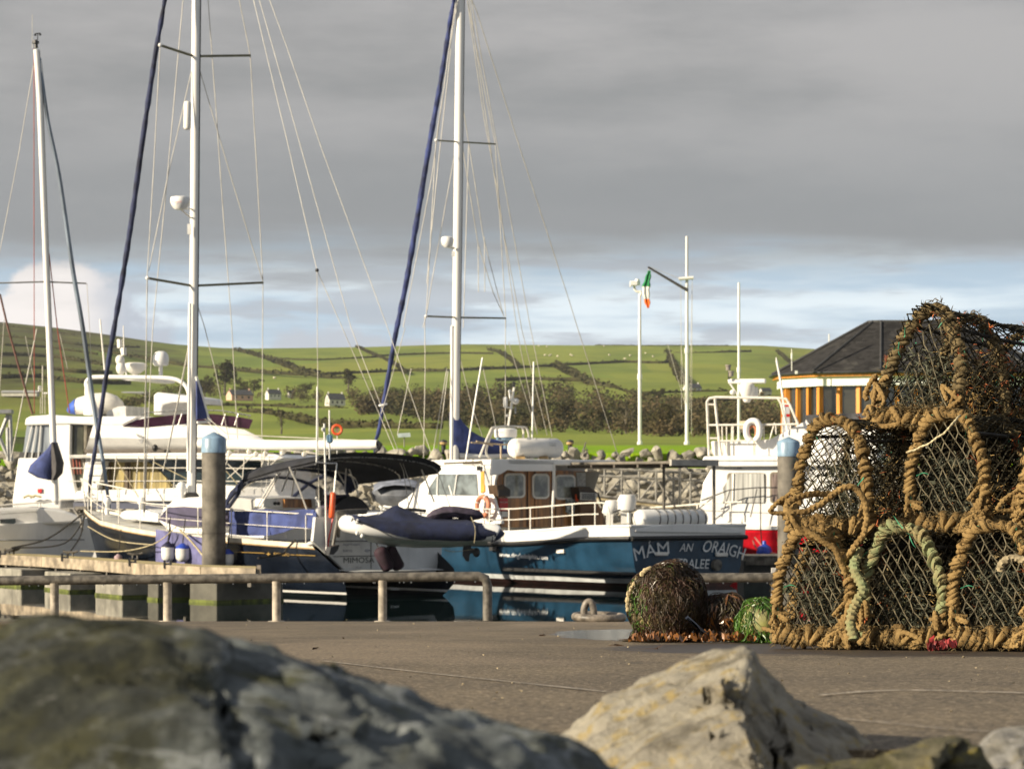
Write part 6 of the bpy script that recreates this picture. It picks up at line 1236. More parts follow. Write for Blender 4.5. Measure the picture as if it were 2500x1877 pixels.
for dz0, dz1, o_ in ((.0, .32, -.06),):
    for i in range(len(front) - 1):
        a, b_ = front[i] + Vector((0, o_, .03)), front[i + 1] + Vector((0, o_, .03)); g = (b_ - a).normalized() * .012
        q = MB(); q.solid([a + g, b_ - g, b_ - g - Vector((0, 0, .30)), a + g - Vector((0, 0, .30))], [p + Vector((0, .12, 0)) for p in (a + g, b_ - g, b_ - g - Vector((0, 0, .30)), a + g - Vector((0, 0, .30)))]); q.build('fascia_board', pw, po, smooth=False)
a, b_ = front[-1], back[-1]; q = MB(); q.solid([a + Vector((.02, 0, .03)), b_ + Vector((.02, 0, .03)), b_ + Vector((.02, 0, -.32)), a + Vector((.02, 0, -.32))], [p + Vector((.1, 0, 0)) for p in (a + Vector((.02, 0, .03)), b_ + Vector((.02, 0, .03)), b_ + Vector((.02, 0, -.32)), a + Vector((.02, 0, -.32)))]); q.build('end_board', pw, po, smooth=False)
def onfront(px):
    for i in range(len(front) - 1):
        if fe[i][0] <= px <= fe[i + 1][0]:
            t = (px - fe[i][0]) / (fe[i + 1][0] - fe[i][0]); return front[i].lerp(front[i + 1], t)
for x0, x1 in ((-190, -115), (-60, 17), (75, 140), (200, 265), (327, 395), (455, 480), (545, 612)):
    a, b_ = onfront(x0), onfront(x1); c = (a + b_) / 2; ln = (b_ - a).length; ang = math.atan2(b_.y - a.y, b_.x - a.x)
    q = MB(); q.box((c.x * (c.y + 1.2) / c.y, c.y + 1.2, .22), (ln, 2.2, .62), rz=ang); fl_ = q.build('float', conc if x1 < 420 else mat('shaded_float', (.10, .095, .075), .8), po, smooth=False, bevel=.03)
    q = MB(); q.box((c.x * (c.y + 1.2) / c.y, c.y + 1.2, .02), (ln + .02, 2.22, .10), rz=ang); q.build('waterline_weed', slime, fl_, smooth=False)
    for e in (a, b_): q = MB(); q.box((e.x, e.y + .14, .5), (.14, .12, .16), rz=ang); q.build('bracket', galv, po, smooth=False)
q = MB(); a, b_ = onfront(-200), onfront(610); q.solid([Vector((a.x, a.y + 2.6, .55)), Vector((b_.x, b_.y + 2.6, .55)), Vector((b_.x, b_.y + 2.6, -.1)), Vector((a.x, a.y + 2.6, -.1))], [Vector((a.x, a.y + 2.9, .55)), Vector((b_.x, b_.y + 2.9, .55)), Vector((b_.x, b_.y + 2.9, -.1)), Vector((a.x, a.y + 2.9, -.1))]); q.build('inner_beam', mat('dark_timber', (.05, .045, .035), .9), po, smooth=False)
for k, px in enumerate((6, 159, 324, 410)):
    c = onfront(px) + Vector((0, .05, .03)); cl_ = thing('bracket_bolt', 'small dark bolted bracket on the pontoon edge', 'bracket', c, group='bolted brackets along the pontoon edge')
    q = MB(); q.box(c + Vector((-.08, 0, .02)), (.05, .1, .22)); q.box(c + Vector((.08, 0, .02)), (.05, .1, .22)); q.box(c + Vector((0, 0, .02)), (.16, .08, .05)); q.build('plate', dark, cl_)
for k, (px, yy) in enumerate(((28, 1337), (172, 1345), (330, 1353), (592, 1366))):
    c = P(px, yy, FY(px) + 2.6); c.z = zd_ + .02; cl_ = thing('deck_cleat', ('deck cleat wound with dark line at the far left of the pontoon', 'pale deck cleat on the pontoon below the dark bow', 'pale deck cleat left of the white fenders', 'small cleat on the pontoon just right of the tall pile')[k], 'cleat', c)
    q = MB(); q.tube([c + Vector((-.22, 0, .16)), c + Vector((-.1, 0, .13)), c + Vector((.1, 0, .13)), c + Vector((.22, 0, .16))], .035, 8); q.tube([c + Vector((-.07, 0, 0)), c + Vector((-.07, 0, .13))], .03, 6); q.tube([c + Vector((.07, 0, 0)), c + Vector((.07, 0, .13))], .03, 6); q.build('horn', galv, cl_)
    if k == 0:
        q = MB()
        for j in range(4): q.torus(c + Vector((.04 * j, 0, .12 + .02 * j)), .14, .03, (1, .2 * j, .1), (0, 1, .1), 12, 5)
        q.build('coiled_line', ropeblk, cl_)
def rope(pts3, r_, label, m_, sag=0.0, name='mooring_line'):
    o_ = thing(name, label, 'rope', pts3[0]); q = MB(); q.tube(spline(pts3, 6), r_, 5); q.build('strand', m_, o_)
bowA = A.pt(A.L - .1, .1, 2.15); c1 = P(172, 1345, FY(172) + 2.6); c0_ = P(28, 1337, FY(28) + 2.6)
rope([bowA, bowA.lerp(c0_, .5) + Vector((0, 0, -.25)), c0_], .028, 'dark mooring line from the dark bow to the wound cleat', ropeblk)
rope([bowA + Vector((.1, 0, 0)), bowA.lerp(c0_, .4) + Vector((.3, 0, -.5)), c0_ + Vector((.2, 0, 0))], .024, 'slacker dark mooring line hanging below the first bow line', ropeblk)
rope([bowA, bowA.lerp(c1, .5) + Vector((.1, 0, -.1)), c1], .026, 'dark line running down from the dark bow to the nearest pale cleat', ropeblk)
rope([A.cl.hit(215, 1285, -.6), A.cl.hit(280, 1318, -1.9), A.cl.hit(375, 1330, -2.4)], .016, 'pale slack line hanging along the dark hull', ropey)
rope([A.cl.hit(430, 1285, -2.35), A.cl.hit(380, 1325, -2.6), A.cl.hit(300, 1345, -2.4), c1 + Vector((.3, 0, 0))], .016, 'buff spring line crossing the dark hull towards the cleat', ropey)
rope([A.cl.hit(438, 1292, -2.35), A.cl.hit(470, 1325, -2.6), A.cl.hit(500, 1362, -3.0)], .03, 'pale thick line slanting down beside the fenders to the pile', ropey)
rope([A.cl.hit(412, 1270, -2.3), A.cl.hit(416, 1300, -2.4), A.cl.hit(409, 1325, -2.4)], .024, 'dark knotted line above the navy-topped fender', ropeblk)
rope([A.cl.hit(722, 1317, -2.1), A.cl.hit(700, 1340, -2.3), A.cl.hit(688, 1352, -2.5), A.cl.hit(630, 1362, -3.4)], .03, 'dark stern line crossing the yacht quarter', ropeblk)
# right-hand pontoon stub
p2 = thing('pontoon', 'short dark pontoon end between the teal stern and the right-hand pile', 'pontoon', P(1860, 1400, 88))
q = MB(); a = P(1822, 1357, 88); b_ = P(2150, 1360, 88); zt_ = a.z; q.solid([a, Vector((b_.x, 88, zt_)), Vector((b_.x, 88, zt_ - .28)), Vector((a.x, 88, zt_ - .28))], [Vector((p.x, 91, p.z)) for p in (a, Vector((b_.x, 88, zt_)), Vector((b_.x, 88, zt_ - .28)), Vector((a.x, 88, zt_ - .28)))]); q.build('deck_frame', mat('grey_brown_timber', (.16, .14, .11), .8, .3, 3), p2, smooth=False)
q = MB(); q.box(P(1870, 1405, 89.5) * 1, (1.6, 2.6, 1.0)); q.box(P(2050, 1405, 89.5) * 1, (1.6, 2.6, 1.0)); q.build('float', mat('dark_float', (.06, .06, .055), .8), p2, smooth=False)
# ================================================================== QUAYSIDE
def gp(px, Y, dz=0.0): return Vector(((px - HX) * Y / F, Y, gz(Y) + dz))
# ---- low pipe rail
def rail(x0, x1, ytop_fn, posts, label, elbow=True, Yr=28.5):
    root = thing('quay_railing', label, 'railing', gp((x0 + x1) / 2, Yr), group=None)
    r_ = .0485; q = MB(); pts = [P(x, ytop_fn(x), Yr) for x in np.linspace(x0, x1, 14)]
    if elbow: e = pts[-1]; pts = pts[:-1] + [e - Vector((.09, 0, 0)), e - Vector((.02, 0, .025)), e - Vector((0, 0, .09)), Vector((e.x, e.y, gz(Yr) + .01))]
    q.tube(pts, r_, 14); q.build('top_pipe', galv, root)
    for x in posts:
        t_ = P(x, ytop_fn(x), Yr); q = MB(); q.lathe((t_.x, Yr, gz(Yr)), [(.085, 0), (.085, .008), (r_ * .9, .010), (r_ * .9, t_.z - gz(Yr) - .06), (r_ * 1.1, t_.z - gz(Yr) - .03)], 14); q.build('post', mat('pale_galvanised', (.40, .35, .28), .5, .2, 10, bump=.2, bscale=50, bdist=.004), root)
    for i in range(int((x1 - x0) / 38)):
        x = rnd.uniform(x0, x1 - 20); q = MB(); q.ball(P(x, ytop_fn(x), Yr) - Vector((0, .005, r_ + .004)), (.006, .006, .009), 6); q.build('water_drop', mat('water_drop', (.8, .85, .9), .02, .02, 1, spec=1), root)
rail(-260, 1190, lambda x: 1417 - (x + 0) * .009, (-140, 133, 409, 675, 934), 'low grey pipe railing along the quay edge with five legs in front of the pontoon')
rail(1660, 2700, lambda x: 1410 - (x - 1700) * .004, (2150, 2420), 'low grey pipe railing section running behind the weedy floats and creels', elbow=False)
q = thing('marker_post', 'short pale square post just left of the lobster creels', 'post', gp(1889, 28.6)); mb = MB(); t_ = gp(1889, 28.6); mb.box(t_ + Vector((0, 0, .27)), (.05, .05, .54)); mb.build('post', mat('pale_post', (.55, .53, .5), .6), q, smooth=False, bevel=.004)
# ---- mooring ring
Yr = 30.2 - 1.8; root = thing('mooring_ring', 'worn steel mooring ring lying beneath its upright staple', 'mooring ring', gp(1440, Yr))
mr_ = mat('worn_ring_steel', (.20, .17, .135), .5, .3, 9, bump=.3, bscale=40, bdist=.004)
q = MB(); c = gp(1462, Yr, .047); q.torus(c, .235, .042, (1, 0, -.02), (0, 1, .04), 32, 12, .9); q.build('ring', mr_, root)
b_ = gp(1438, Yr, 0); q = MB(); q.tube(spline([b_ + Vector((-.052, .02, -.02)), b_ + Vector((-.048, .02, .12)), b_ + Vector((-.02, .015, .19)), b_ + Vector((.02, .01, .19)), b_ + Vector((.045, 0, .12)), b_ + Vector((.05, 0, -.02))], 6), .036, 12); q.build('staple', mr_, root)
# ---- weed helpers
def blades(mb, rd, p, d, n, ln, w_, grav=.6, curl=.5, surf=None):
    """one tapering curved ribbon"""
    pts = [Vector(p)]; d = d.normalized(); st = ln / n
    for i in range(n):
        d = (d + Vector((rd.gauss(0, curl), rd.gauss(0, curl), rd.gauss(0, curl) - grav)) * .35).normalized(); q_ = pts[-1] + d * st
        if surf: q_ = surf(q_)
        pts.append(q_)
    side = perp((pts[-1] - pts[0]).normalized() if (pts[-1] - pts[0]).length > 1e-6 else Vector((0, 0, 1)))[rd.randrange(2)]; side = (side + Vector((rd.gauss(0, .6), rd.gauss(0, .6), rd.gauss(0, .6)))).normalized()
    vs = []
    for i, q_ in enumerate(pts): ww = w_ * (1 - (i / n) ** 2 * .85) * .5; vs += [q_ - side * ww, q_ + side * ww]
    mb.add(vs, [(2 * i, 2 * i + 2, 2 * i + 3, 2 * i + 1) for i in range(n)])
wbrown = mat('red_brown_weed', (.068, .032, .020), .55, .35, 14, col2=(.030, .022, .010), spec=.4)
wgreen = mat('bright_green_weed', (.07, .145, .012), .4, .3, 22, col2=(.03, .10, .008), spec=.6)
wolive = mat('olive_weed', (.08, .06, .015), .4, .35, 22, col2=(.035, .028, .01), spec=.6)
wkelp = mat('amber_kelp', (.26, .10, .02), .3, .4, 18, col2=(.08, .035, .01), spec=.8)
wtan = mat('barnacle_tan', (.45, .36, .20), .8, .3, 30, bump=.6, bscale=60, bdist=.006)
yel = mat('worn_yellow_float', (.42, .42, .12), .5, .35, 9, bump=.4, bscale=30, bdist=.006, col2=(.30, .28, .14))
def weedball(px, Y, r_, zc, specs, label, seed, core, name='mooring_float', rim=False, sq=(1, 1, 1)):
    rd = random.Random(seed); c = gp(px, Y, zc); root = thing(name, label, 'float', gp(px, Y))
    q = MB(); q.ball(c, (r_ * .97 * sq[0], r_ * .97 * sq[1], r_ * .97 * sq[2]), 24); q.build('float', core, root)
    zg = gz(Y)
    def surf(p):
        d = p - c; l = Vector((d.x / sq[0], d.y / sq[1], d.z / sq[2])).length
        nn = 1.05 + .17 * mnoise.noise(d * (1.4 / r_) + Vector((seed, 0, 0))); hi = nn + .09
        if l < r_ * nn: p = c + d * (r_ * nn / max(l, 1e-4))
        if l > r_ * hi and p.z > zg + .05: p = c + d * (r_ * hi / l)
        if p.z < zg + .006: p = Vector((p.x + d.x * .06, p.y + d.y * .06, zg + .006 + rd.random() * .008))
        return p
    for nm, m_, n, ln, w_, fn in specs:
        q = MB(); k = 0
        while k < n:
            a = rd.uniform(0, 6.283); z_ = rd.uniform(-.95, 1); s_ = math.sqrt(1 - z_ * z_); d = Vector((s_ * math.cos(a), s_ * math.sin(a), z_))
            if rd.random() > fn(d): k += .25; continue
            p = c + Vector((d.x * sq[0], d.y * sq[1], d.z * sq[2])) * r_
            blades(q, rd, surf(p), d * .5 + Vector((rd.gauss(0, .5), rd.gauss(0, .5), rd.gauss(0, .4) - .2)), 6, ln * rd.uniform(.5, 1.4), w_ * rd.uniform(.6, 1.3), .75, .55, surf); k += 1
        q.build(nm, m_, root, smooth=False)
    return root, c
nz = lambda d, s=2.5, o=0: mnoise.noise(d * s + Vector((o, 0, 0))) * .5 + .5
R1, c = weedball(1628, 13.9, .188, .183, [('brown_weed', wbrown, 5200, .09, .0045, lambda d: 1.0 if (d.x > -.62 or d.z < -.35) else .15),
    ('green_weed', wgreen, 620, .05, .007, lambda d: 1.0 if (-.92 < d.x < -.45 and d.z < .55) else (.35 if (d.x < .1 and .45 < d.z) else 0)),
    ('olive_weed', wolive, 1300, .08, .006, lambda d: .9 if d.z > .35 or nz(d, 3, 4) > .62 else .15)],
    'large round float smothered in red-brown weed, biggest of the weedy floats', 3, mat('tan_float_skin', (.33, .26, .12), .7, .4, 8, bump=.6, bscale=30, bdist=.008, col2=(.10, .08, .05)))
q = MB(); rd = random.Random(9)
for i in range(46):
    a = rd.uniform(1.9, 3.3); p = c + Vector((math.cos(a) * .197, -.06 + rd.uniform(-.06, .05), math.sin(a) * .197)); q.ball(p, (rd.uniform(.006, .014),) * 3, 6)
q.build('barnacles', wtan, R1)
R2, c2 = weedball(1772, 13.9, .115, .12, [('brown_weed', wbrown, 1500, .09, .005, lambda d: 1.0), ('kelp', wkelp, 260, .10, .016, lambda d: .7 if d.z < .3 else .25), ('olive_weed', wolive, 700, .07, .006, lambda d: .8)],
    'dark weed-covered lump between the two weedy floats', 5, mat('black_float_skin', (.03, .025, .02), .6), sq=(1.0, 1, .95))
R3, c3 = weedball(1856, 13.6, .105, .10, [('green_weed', wgreen, 1500, .065, .006, lambda d: 0 if (abs(d.x - .05) < .48 and -.25 < d.z < .62 and d.y < 0) else 1.0), ('dark_weed', wolive, 700, .07, .006, lambda d: 1.0 if d.x > .38 else (.3 if d.z > .7 else 0))],
    'small yellow float fringed with bright green weed beside the creels', 8, yel)
def frills(x0, x1, Y0, n, label, seed, m_=wkelp, spread=.08):
    rd = random.Random(seed); root = thing('kelp_litter', label, 'seaweed', gp((x0 + x1) / 2, Y0)); q = MB()
    for i in range(n):
        p = gp(lerp(x0, x1, rd.random()), Y0 + rd.gauss(0, .12), abs(rd.gauss(0, .012)) + .003); a = rd.uniform(0, 6.28); ln = rd.uniform(.015, .05); rg = []
        for k in range(6):
            t = k / 5; b2 = p + Vector((math.cos(a) * ln * t, math.sin(a) * ln * t, .012 + .012 * math.sin(t * 9 + i))); w2 = .012 * math.sin(math.pi * (t * .8 + .15)); sd_ = Vector((-math.sin(a), math.cos(a), .6 * math.sin(k * 2.2 + i))); rg.append([b2 - sd_ * w2, b2 + sd_ * w2 * 1.0 + Vector((0, 0, .01))])
        q.loft(rg)
    q.build('fronds', m_, root)
frills(1545, 1715, 13.6, 70, 'amber kelp fronds heaped at the foot of the largest weedy float', 2)
frills(1712, 1840, 13.5, 60, 'amber and brown kelp scraps under the dark weed lump', 3)
frills(2270, 2330, 10.9, 26, 'dark red weed scrap on the ground before the creels', 4, mat('crimson_weed', (.25, .02, .02), .6, .3, 20))
q = thing('weed_strap', 'shiny dark kelp strap with bluish sheen leaning at the big float', 'seaweed', gp(1700, 13.5)); mb = MB()
for k in range(4): mb.loft([[P(x, y, 13.62 - .01 * k) + Vector((0, 0, .004 * k)), P(x + 7, y - 6 + k * 2, 13.66)] for x, y in ((1672 + 4 * k, 1508 + 3 * k), (1690 + 3 * k, 1524 + 2 * k), (1706 + 2 * k, 1538 + 3 * k), (1724, 1552 + k))])
mb.build('strap', mat('wet_strap', (.02, .022, .03), .12, .3, 6, spec=1), q)
# scattered bits on the quay
litm = mat('leaf_litter', (.09, .045, .02), .8, .4, 20)
for i, (x, y, s_, lb) in enumerate(((540, 1567, .05, 'small curled brown leaf scrap at the left of the quay'), (760, 1585, .05, 'dark red-brown scrap on the quay near the left boulder'), (1316, 1552, .05, 'brown leaf scrap beside the puddle'), (1600, 1584, .09, 'thin dark twig of weed on the quay before the largest float'), (1500, 1576, .05, 'small dark scrap on the quay below the puddle'))):
    Y = 1350 / (y - 1469.5); root = thing('leaf_scrap', lb, 'debris', gp(x, Y)); q = MB(); rdd = random.Random(i)
    for k in range(3): blades(q, rdd, gp(x + k * 3, Y, .004), Vector((rdd.gauss(0, 1), .2, 0)), 5, s_ * .8, .009, 0.05, .2)
    q.build('leaf', litm, root)
q = MB(); rdd = random.Random(44)
for i in range(240):
    y = 1512 + 340 * rdd.random() ** 1.6; Y = 1350 / (y - 1469.5); x = rdd.uniform(450, 2500); s_ = rdd.uniform(.002, .006) * (Y / 9) ** .6
    p = gp(x, Y, s_ * .4); q.hull([p + Vector((rdd.uniform(-1, 1), rdd.uniform(-1, 1), rdd.uniform(-.6, .8))) * s_ for _ in range(7)])
tag(q.build('grit', mat('grit_stone', (.33, .27, .17), .9, .5, 60)), None, None, kind='stuff')

# ================================================================== LOBSTER CREELS
rope1 = mat('weathered_rope', (.285, .190, .078), .95, .25, 13, det=9, bump=.9, bscale=190, bdist=.005, col2=(.15, .095, .038), obvar=.15, spec=.1)
rope2 = mat('mossy_rope', (.20, .15, .075), .95, .3, 40, bump=.8, bscale=200, bdist=.004, col2=(.085, .065, .035), spec=.1)
ropeg = mat('green_rope', (.20, .235, .12), .95, .3, 16, bump=.8, bscale=200, bdist=.004, col2=(.25, .20, .10), spec=.1)
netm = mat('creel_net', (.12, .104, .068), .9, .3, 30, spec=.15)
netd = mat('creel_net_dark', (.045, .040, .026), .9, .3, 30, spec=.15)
fib = mat('dry_fibre', (.42, .29, .12), .9, .3, 60, col2=(.25, .16, .06), spec=.1)
grow = mat('brown_growth', (.115, .085, .042), .95, .35, 60, col2=(.055, .042, .022), spec=.1)
gtw = mat('green_twine', (.04, .26, .14), .7, .2, 30)
owd = mat('rust_orange_weed', (.40, .10, .025), .8, .35, 50)
Wc, Hc, Lc = .165, .455, .72
def dhoop(v, w=Wc, h=Hc, n=40, lean=0.0, dx=0.0, ex=.62):
    pts = []
    for i in range(n + 1):
        a = math.pi * i / n; x = -w * (abs(math.cos(a)) ** ex) * (1 if math.cos(a) > 0 else -1); z = h * (max(0.0, math.sin(a)) ** .85)
        pts.append(Vector((x * (1 + .06 * (1 - z / h)) + dx, v + lean * z, z + .03)))
    return pts
def resample(pts, step):
    out = [pts[0]]; acc = 0
    for i in range(len(pts) - 1):
        a, b_ = pts[i], pts[i + 1]; ln = (b_ - a).length; t = step - acc
        while t < ln: out.append(a.lerp(b_, t / ln)); t += step
        acc = (acc + ln) % step
    return out
def coil(mb, pts, R_, r_, pitch, rd, seg=10, n=9, jit=.25, lobes=3, sl=.95):
    """rope of radius r_ wound round a path"""
    pth = resample(pts, pitch / seg); out = []; ph = rd.uniform(0, 6); u = None
    for i, p in enumerate(pth):
        d = (pth[min(i + 1, len(pth) - 1)] - pth[max(i - 1, 0)]).normalized()
        if u is None: u, _ = perp(d)
        u = (u - d * u.dot(d)).normalized(); v = d.cross(u); a = 2 * math.pi * i / seg + ph
        nn = mnoise.noise(p * 30) * jit; RR = R_ * (1 + nn)
        out.append(p + (u * math.cos(a) + v * math.sin(a)) * RR + d * (mnoise.noise(p * 45 + Vector((5, 0, 0))) * pitch * .8 + math.cos(a + .8) * R_ * sl))
    mb.tube(out, [r_ * (1 + .12 * mnoise.noise(p * 40)) for p in out], n, lobes=lobes, twist=120, lob=.20)
def seg3(mb, a, b_, r_):
    d = (b_ - a); 
    if d.length < 1e-6: return
    u, v = perp(d.normalized()); vs = []
    for p in (a, b_):
        for k in range(3): t = k * 2.094; vs.append(p + (u * math.cos(t) + v * math.sin(t)) * r_)
    mb.add(vs, [(0, 1, 4, 3), (1, 2, 5, 4), (2, 0, 3, 5)])
def net(mb, fn, nu, nv, r_, rd, ok=None, warp=.22, knots=True):
    """diamond netting; fn(i, j) -> point for fractional mesh coordinates"""
    wx = {}; 
    def node(i, j):
        k = (round(i * 2), j)
        if k not in wx: wx[k] = fn(i + rd.gauss(0, warp * .35), j + rd.gauss(0, warp * .35))
        return wx[k]
    for s_ in (1, -1):
        for i in range(-1, nu + 2):
            for j in range(nv):
                x0 = i + (.5 * s_ if j % 2 else 0); x1 = i + (.5 * s_ if (j + 1) % 2 else 0)
                if ok and not (ok(x0, j) and ok(x1, j + 1)): continue
                seg3(mb, node(x0, j), node(x1, j + 1), r_)
    if knots:
        for p in wx.values():
            if p is not None: mb.ball(p, (r_ * 1.9,) * 3, 4)
def make_creel(seed, label, growth=1.0, slant=0.0, ex=.62):
    rd = random.Random(seed); root = thing('lobster_creel', label, 'lobster pot', (0, 0, 0), group='stacked lobster creels')
    hoops = [dhoop(0, lean=slant, ex=ex), dhoop(Lc * .46, Wc * .98, Hc * .97, ex=ex), dhoop(Lc * .95, Wc * .98, Hc * .96, ex=ex)]
    hoops = [[p + Vector((mnoise.noise(p * 6 + Vector((seed * 3, 0, 0))), mnoise.noise(p * 6 + Vector((0, seed * 3, 0))) * .6, mnoise.noise(p * 6 + Vector((0, 0, seed * 3))) * .7)) * .022 for p in hp] for hp in hoops]
    Rh = .0135
    for k, hp in enumerate(hoops):
        q = MB(); a, b_ = 0, len(hp) - 1
        coil(q, hp, .0155 if k == 0 else .012, .0105 if k == 0 else .009, .0235 if k == 0 else .03, rd, jit=.9, sl=rd.uniform(.5, 1.2))
        q.tube(hp, .012, 6); q.build('hoop', rope1 if k == 0 else rope2, root)
    # base bars wound with fat rope loops
    q = MB(); fb = [Vector((lerp(-Wc * 1.02, Wc * 1.02, i / 10), -.012 + .004 * math.sin(i * 2), .040 + .008 * math.sin(i * 1.3 + seed))) for i in range(11)]
    coil(q, fb, .034, .0125, .031, rd, seg=12, jit=.3); q.tube(fb, .02, 6)
    tg = MB()
    for k in range(8):
        c0 = rd.choice((hoops[0][1], hoops[0][-2], hoops[0][2], hoops[0][-3], fb[rd.randrange(11)])) + Vector((0, -.02, 0)); pp = [c0 + Vector((rd.gauss(0, .028), rd.gauss(-.008, .012), rd.gauss(.01, .028))) for _ in range(6)]
        tg.tube(resample(spline(pp, 6), .004), rd.uniform(.006, .011), 8, lobes=3, twist=120, lob=.2)
    q.build('front_bumper', rope1, root); tgo = tg.build('rope_tangle', rope1, root); tgo['kind'] = 'stuff'
    for sd_ in (-1, 1):
        q = MB(); sb2 = [Vector((sd_ * Wc * 1.03, lerp(0, Lc * .95, i / 8), .035)) for i in range(9)]; coil(q, sb2, .026, .012, .034, rd, seg=10, jit=.3); q.tube(sb2, .016, 6); q.build('side_bumper', rope2, root)
    q = MB()
    for k in range(5): x_ = lerp(-Wc, Wc, k / 4); q.tube([Vector((x_, 0, .02)), Vector((x_, Lc * .95, .02))], .009, 6)
    q.build('base_slats', mat('creel_timber', (.08, .055, .03), .9, .3, 12), root)
    q = MB()
    for a in (12, 20, 28): q.tube([hoops[0][a], hoops[1][a], hoops[2][a]], .0075, 6)
    q.build('spacer_rods', mat('black_rod', (.03, .028, .024), .8, .3, 20), root)
    # front and back netting
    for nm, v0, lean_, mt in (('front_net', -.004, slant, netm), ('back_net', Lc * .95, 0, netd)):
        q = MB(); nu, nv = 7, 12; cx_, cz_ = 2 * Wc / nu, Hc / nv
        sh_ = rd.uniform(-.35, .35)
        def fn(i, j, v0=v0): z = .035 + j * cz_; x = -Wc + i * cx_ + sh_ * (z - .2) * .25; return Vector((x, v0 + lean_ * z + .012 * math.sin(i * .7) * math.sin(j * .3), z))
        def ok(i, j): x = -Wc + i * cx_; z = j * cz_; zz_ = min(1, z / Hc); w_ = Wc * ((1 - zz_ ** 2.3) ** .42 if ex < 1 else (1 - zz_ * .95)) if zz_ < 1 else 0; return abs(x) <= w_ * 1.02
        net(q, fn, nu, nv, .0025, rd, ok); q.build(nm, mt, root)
    # arched netting over the hoops
    q = MB(); H0 = dhoop(0, n=64, ex=ex); ln = [0]
    for i in range(64): ln.append(ln[-1] + (H0[i + 1] - H0[i]).length)
    tot = ln[-1]; nu = int(tot / .044); nv = int(Lc * .95 / .033)
    def fn(i, j):
        s_ = max(0, min(1, i / nu)); v = max(0, j / nv); k = s_ * 64; a = min(63, int(k)); p = H0[a].lerp(H0[a + 1], k - a)
        sag = .020 * abs(math.sin(v * math.pi * 2.05)) * (.6 + .7 * mnoise.noise(Vector((s_ * 5, v * 4, seed)))); c_ = Vector((0, 0, .2)); d = (p - c_)
        return Vector((p.x - d.x * sag * 2.6, v * Lc * .95, p.z - d.z * sag * 2.6))
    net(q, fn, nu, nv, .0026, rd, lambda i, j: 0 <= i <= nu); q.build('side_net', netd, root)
    # inner parlour: netting funnel, dried fibre
    q = MB(); nu, nv = 12, 9
    def fn(i, j): a = 2 * math.pi * i / nu; t = max(0, j / nv); r_ = lerp(.15, .045, t ** .7); return Vector((math.cos(a) * r_ * .95, .06 + t * .24, .23 + math.sin(a) * r_ * 1.2))
    net(q, fn, nu, nv, .0016, rd, lambda i, j: 0 <= i <= nu, knots=False); q.build('funnel_net', netd, root)
    q = MB()
    for k in range(int(520 * growth)):
        p = Vector((rd.uniform(-.13, .14), rd.uniform(.10, .5), .06 + abs(rd.gauss(0, .10)))); 
        if p.z > .34: continue
        blades(q, rd, p, Vector((rd.gauss(0, 1), rd.gauss(0, .5), rd.gauss(0, .45))), 3, rd.uniform(.02, .06), .0032, .1, .4)
    q.build('dry_fibre', fib, root, smooth=False)
    q = MB()
    for k in range(1700):
        p = Vector((rd.uniform(-.13, .13), rd.uniform(.20, .68), .03 + rd.random() * .40 * (1 if ex < 1 else .7))); blades(q, rd, p, Vector((rd.gauss(0, 1), rd.gauss(0, .6), rd.gauss(0, .7))), 3, rd.uniform(.03, .09), .007, .1, .4)
    q.build('inner_weed', mat('dark_inner_weed', (.05, .042, .026), .95, .4, 40, spec=.1), root, smooth=False)
    q = MB()
    for k in range(800):
        p = Vector((rd.uniform(-.14, .04), rd.uniform(.03, .26), .04 + rd.random() ** 1.4 * .27)); blades(q, rd, p, Vector((rd.gauss(0, 1), rd.gauss(0, .4), rd.gauss(0, .7))), 3, rd.uniform(.03, .08), .006, .1, .4)
    ih = q.build('inner_net_heap', mat('grey_green_net', (.085, .088, .062), .95, .4, 40, spec=.1), root, smooth=False); ih['kind'] = 'stuff'
    # growth on the frame
    q = MB(); g2 = MB(); g3 = MB()
    for k in range(int(2600 * growth)):
        hp = hoops[rd.choice((0, 0, 1, 2, 1))]; p = hp[rd.randrange(len(hp))] + Vector((rd.gauss(0, 1), rd.gauss(-.3, 1), rd.gauss(0, 1))).normalized() * rd.uniform(.018, .032)
        if rd.random() < .3: p = Vector((rd.uniform(-Wc, Wc), rd.choice((-.05, -.05, -.03, rd.uniform(0, Lc))), rd.uniform(.0, .09)))
        blades(q, rd, p, Vector((rd.gauss(0, 1), rd.gauss(0, 1), rd.gauss(0, .8))), 3, rd.uniform(.010, .032), rd.uniform(.0025, .006), .4, .6)
    for k in range(int(45 * growth)):
        hp = hoops[rd.choice((0, 1, 2))]; p = hp[rd.randrange(len(hp))] + Vector((rd.gauss(0, .015), -.012 + rd.gauss(0, .01), rd.gauss(0, .012)))
        (blades(g2, rd, p, Vector((rd.gauss(0, 1), -.3, rd.gauss(0, 1))), 5, rd.uniform(.02, .07), .0055, .3, .5) if rd.random() < .5 else [blades(g3, rd, p, Vector((rd.gauss(0, 1), -.2, rd.gauss(0, 1))), 4, .03, .005, .3, .8) for _ in range(5)])
    for k in range(int(50 * growth)):
        c_ = Vector((Wc * .9, rd.uniform(.1, .6), rd.uniform(.05, .35))); blades(g3, rd, c_ + Vector((rd.gauss(0, .02), 0, 0)), Vector((rd.gauss(0, 1), rd.gauss(0, 1), rd.gauss(0, .8))), 4, .035, .004, .3, .8)
    q.build('growth', grow, root, smooth=False); g2.build('green_twine', gtw, root, smooth=False); g3.build('orange_weed', owd, root, smooth=False)
    return root
YAW = math.radians(-40); K = F
def place(root, px, Y, z, ry=0.0, rx=0.0, rz=0.0, sc=1.0):
    root.location = ((px - HX) * Y / F, Y, z); root.rotation_euler = (rx, ry, YAW + rz); root.scale = (sc * 1.06, sc, sc)
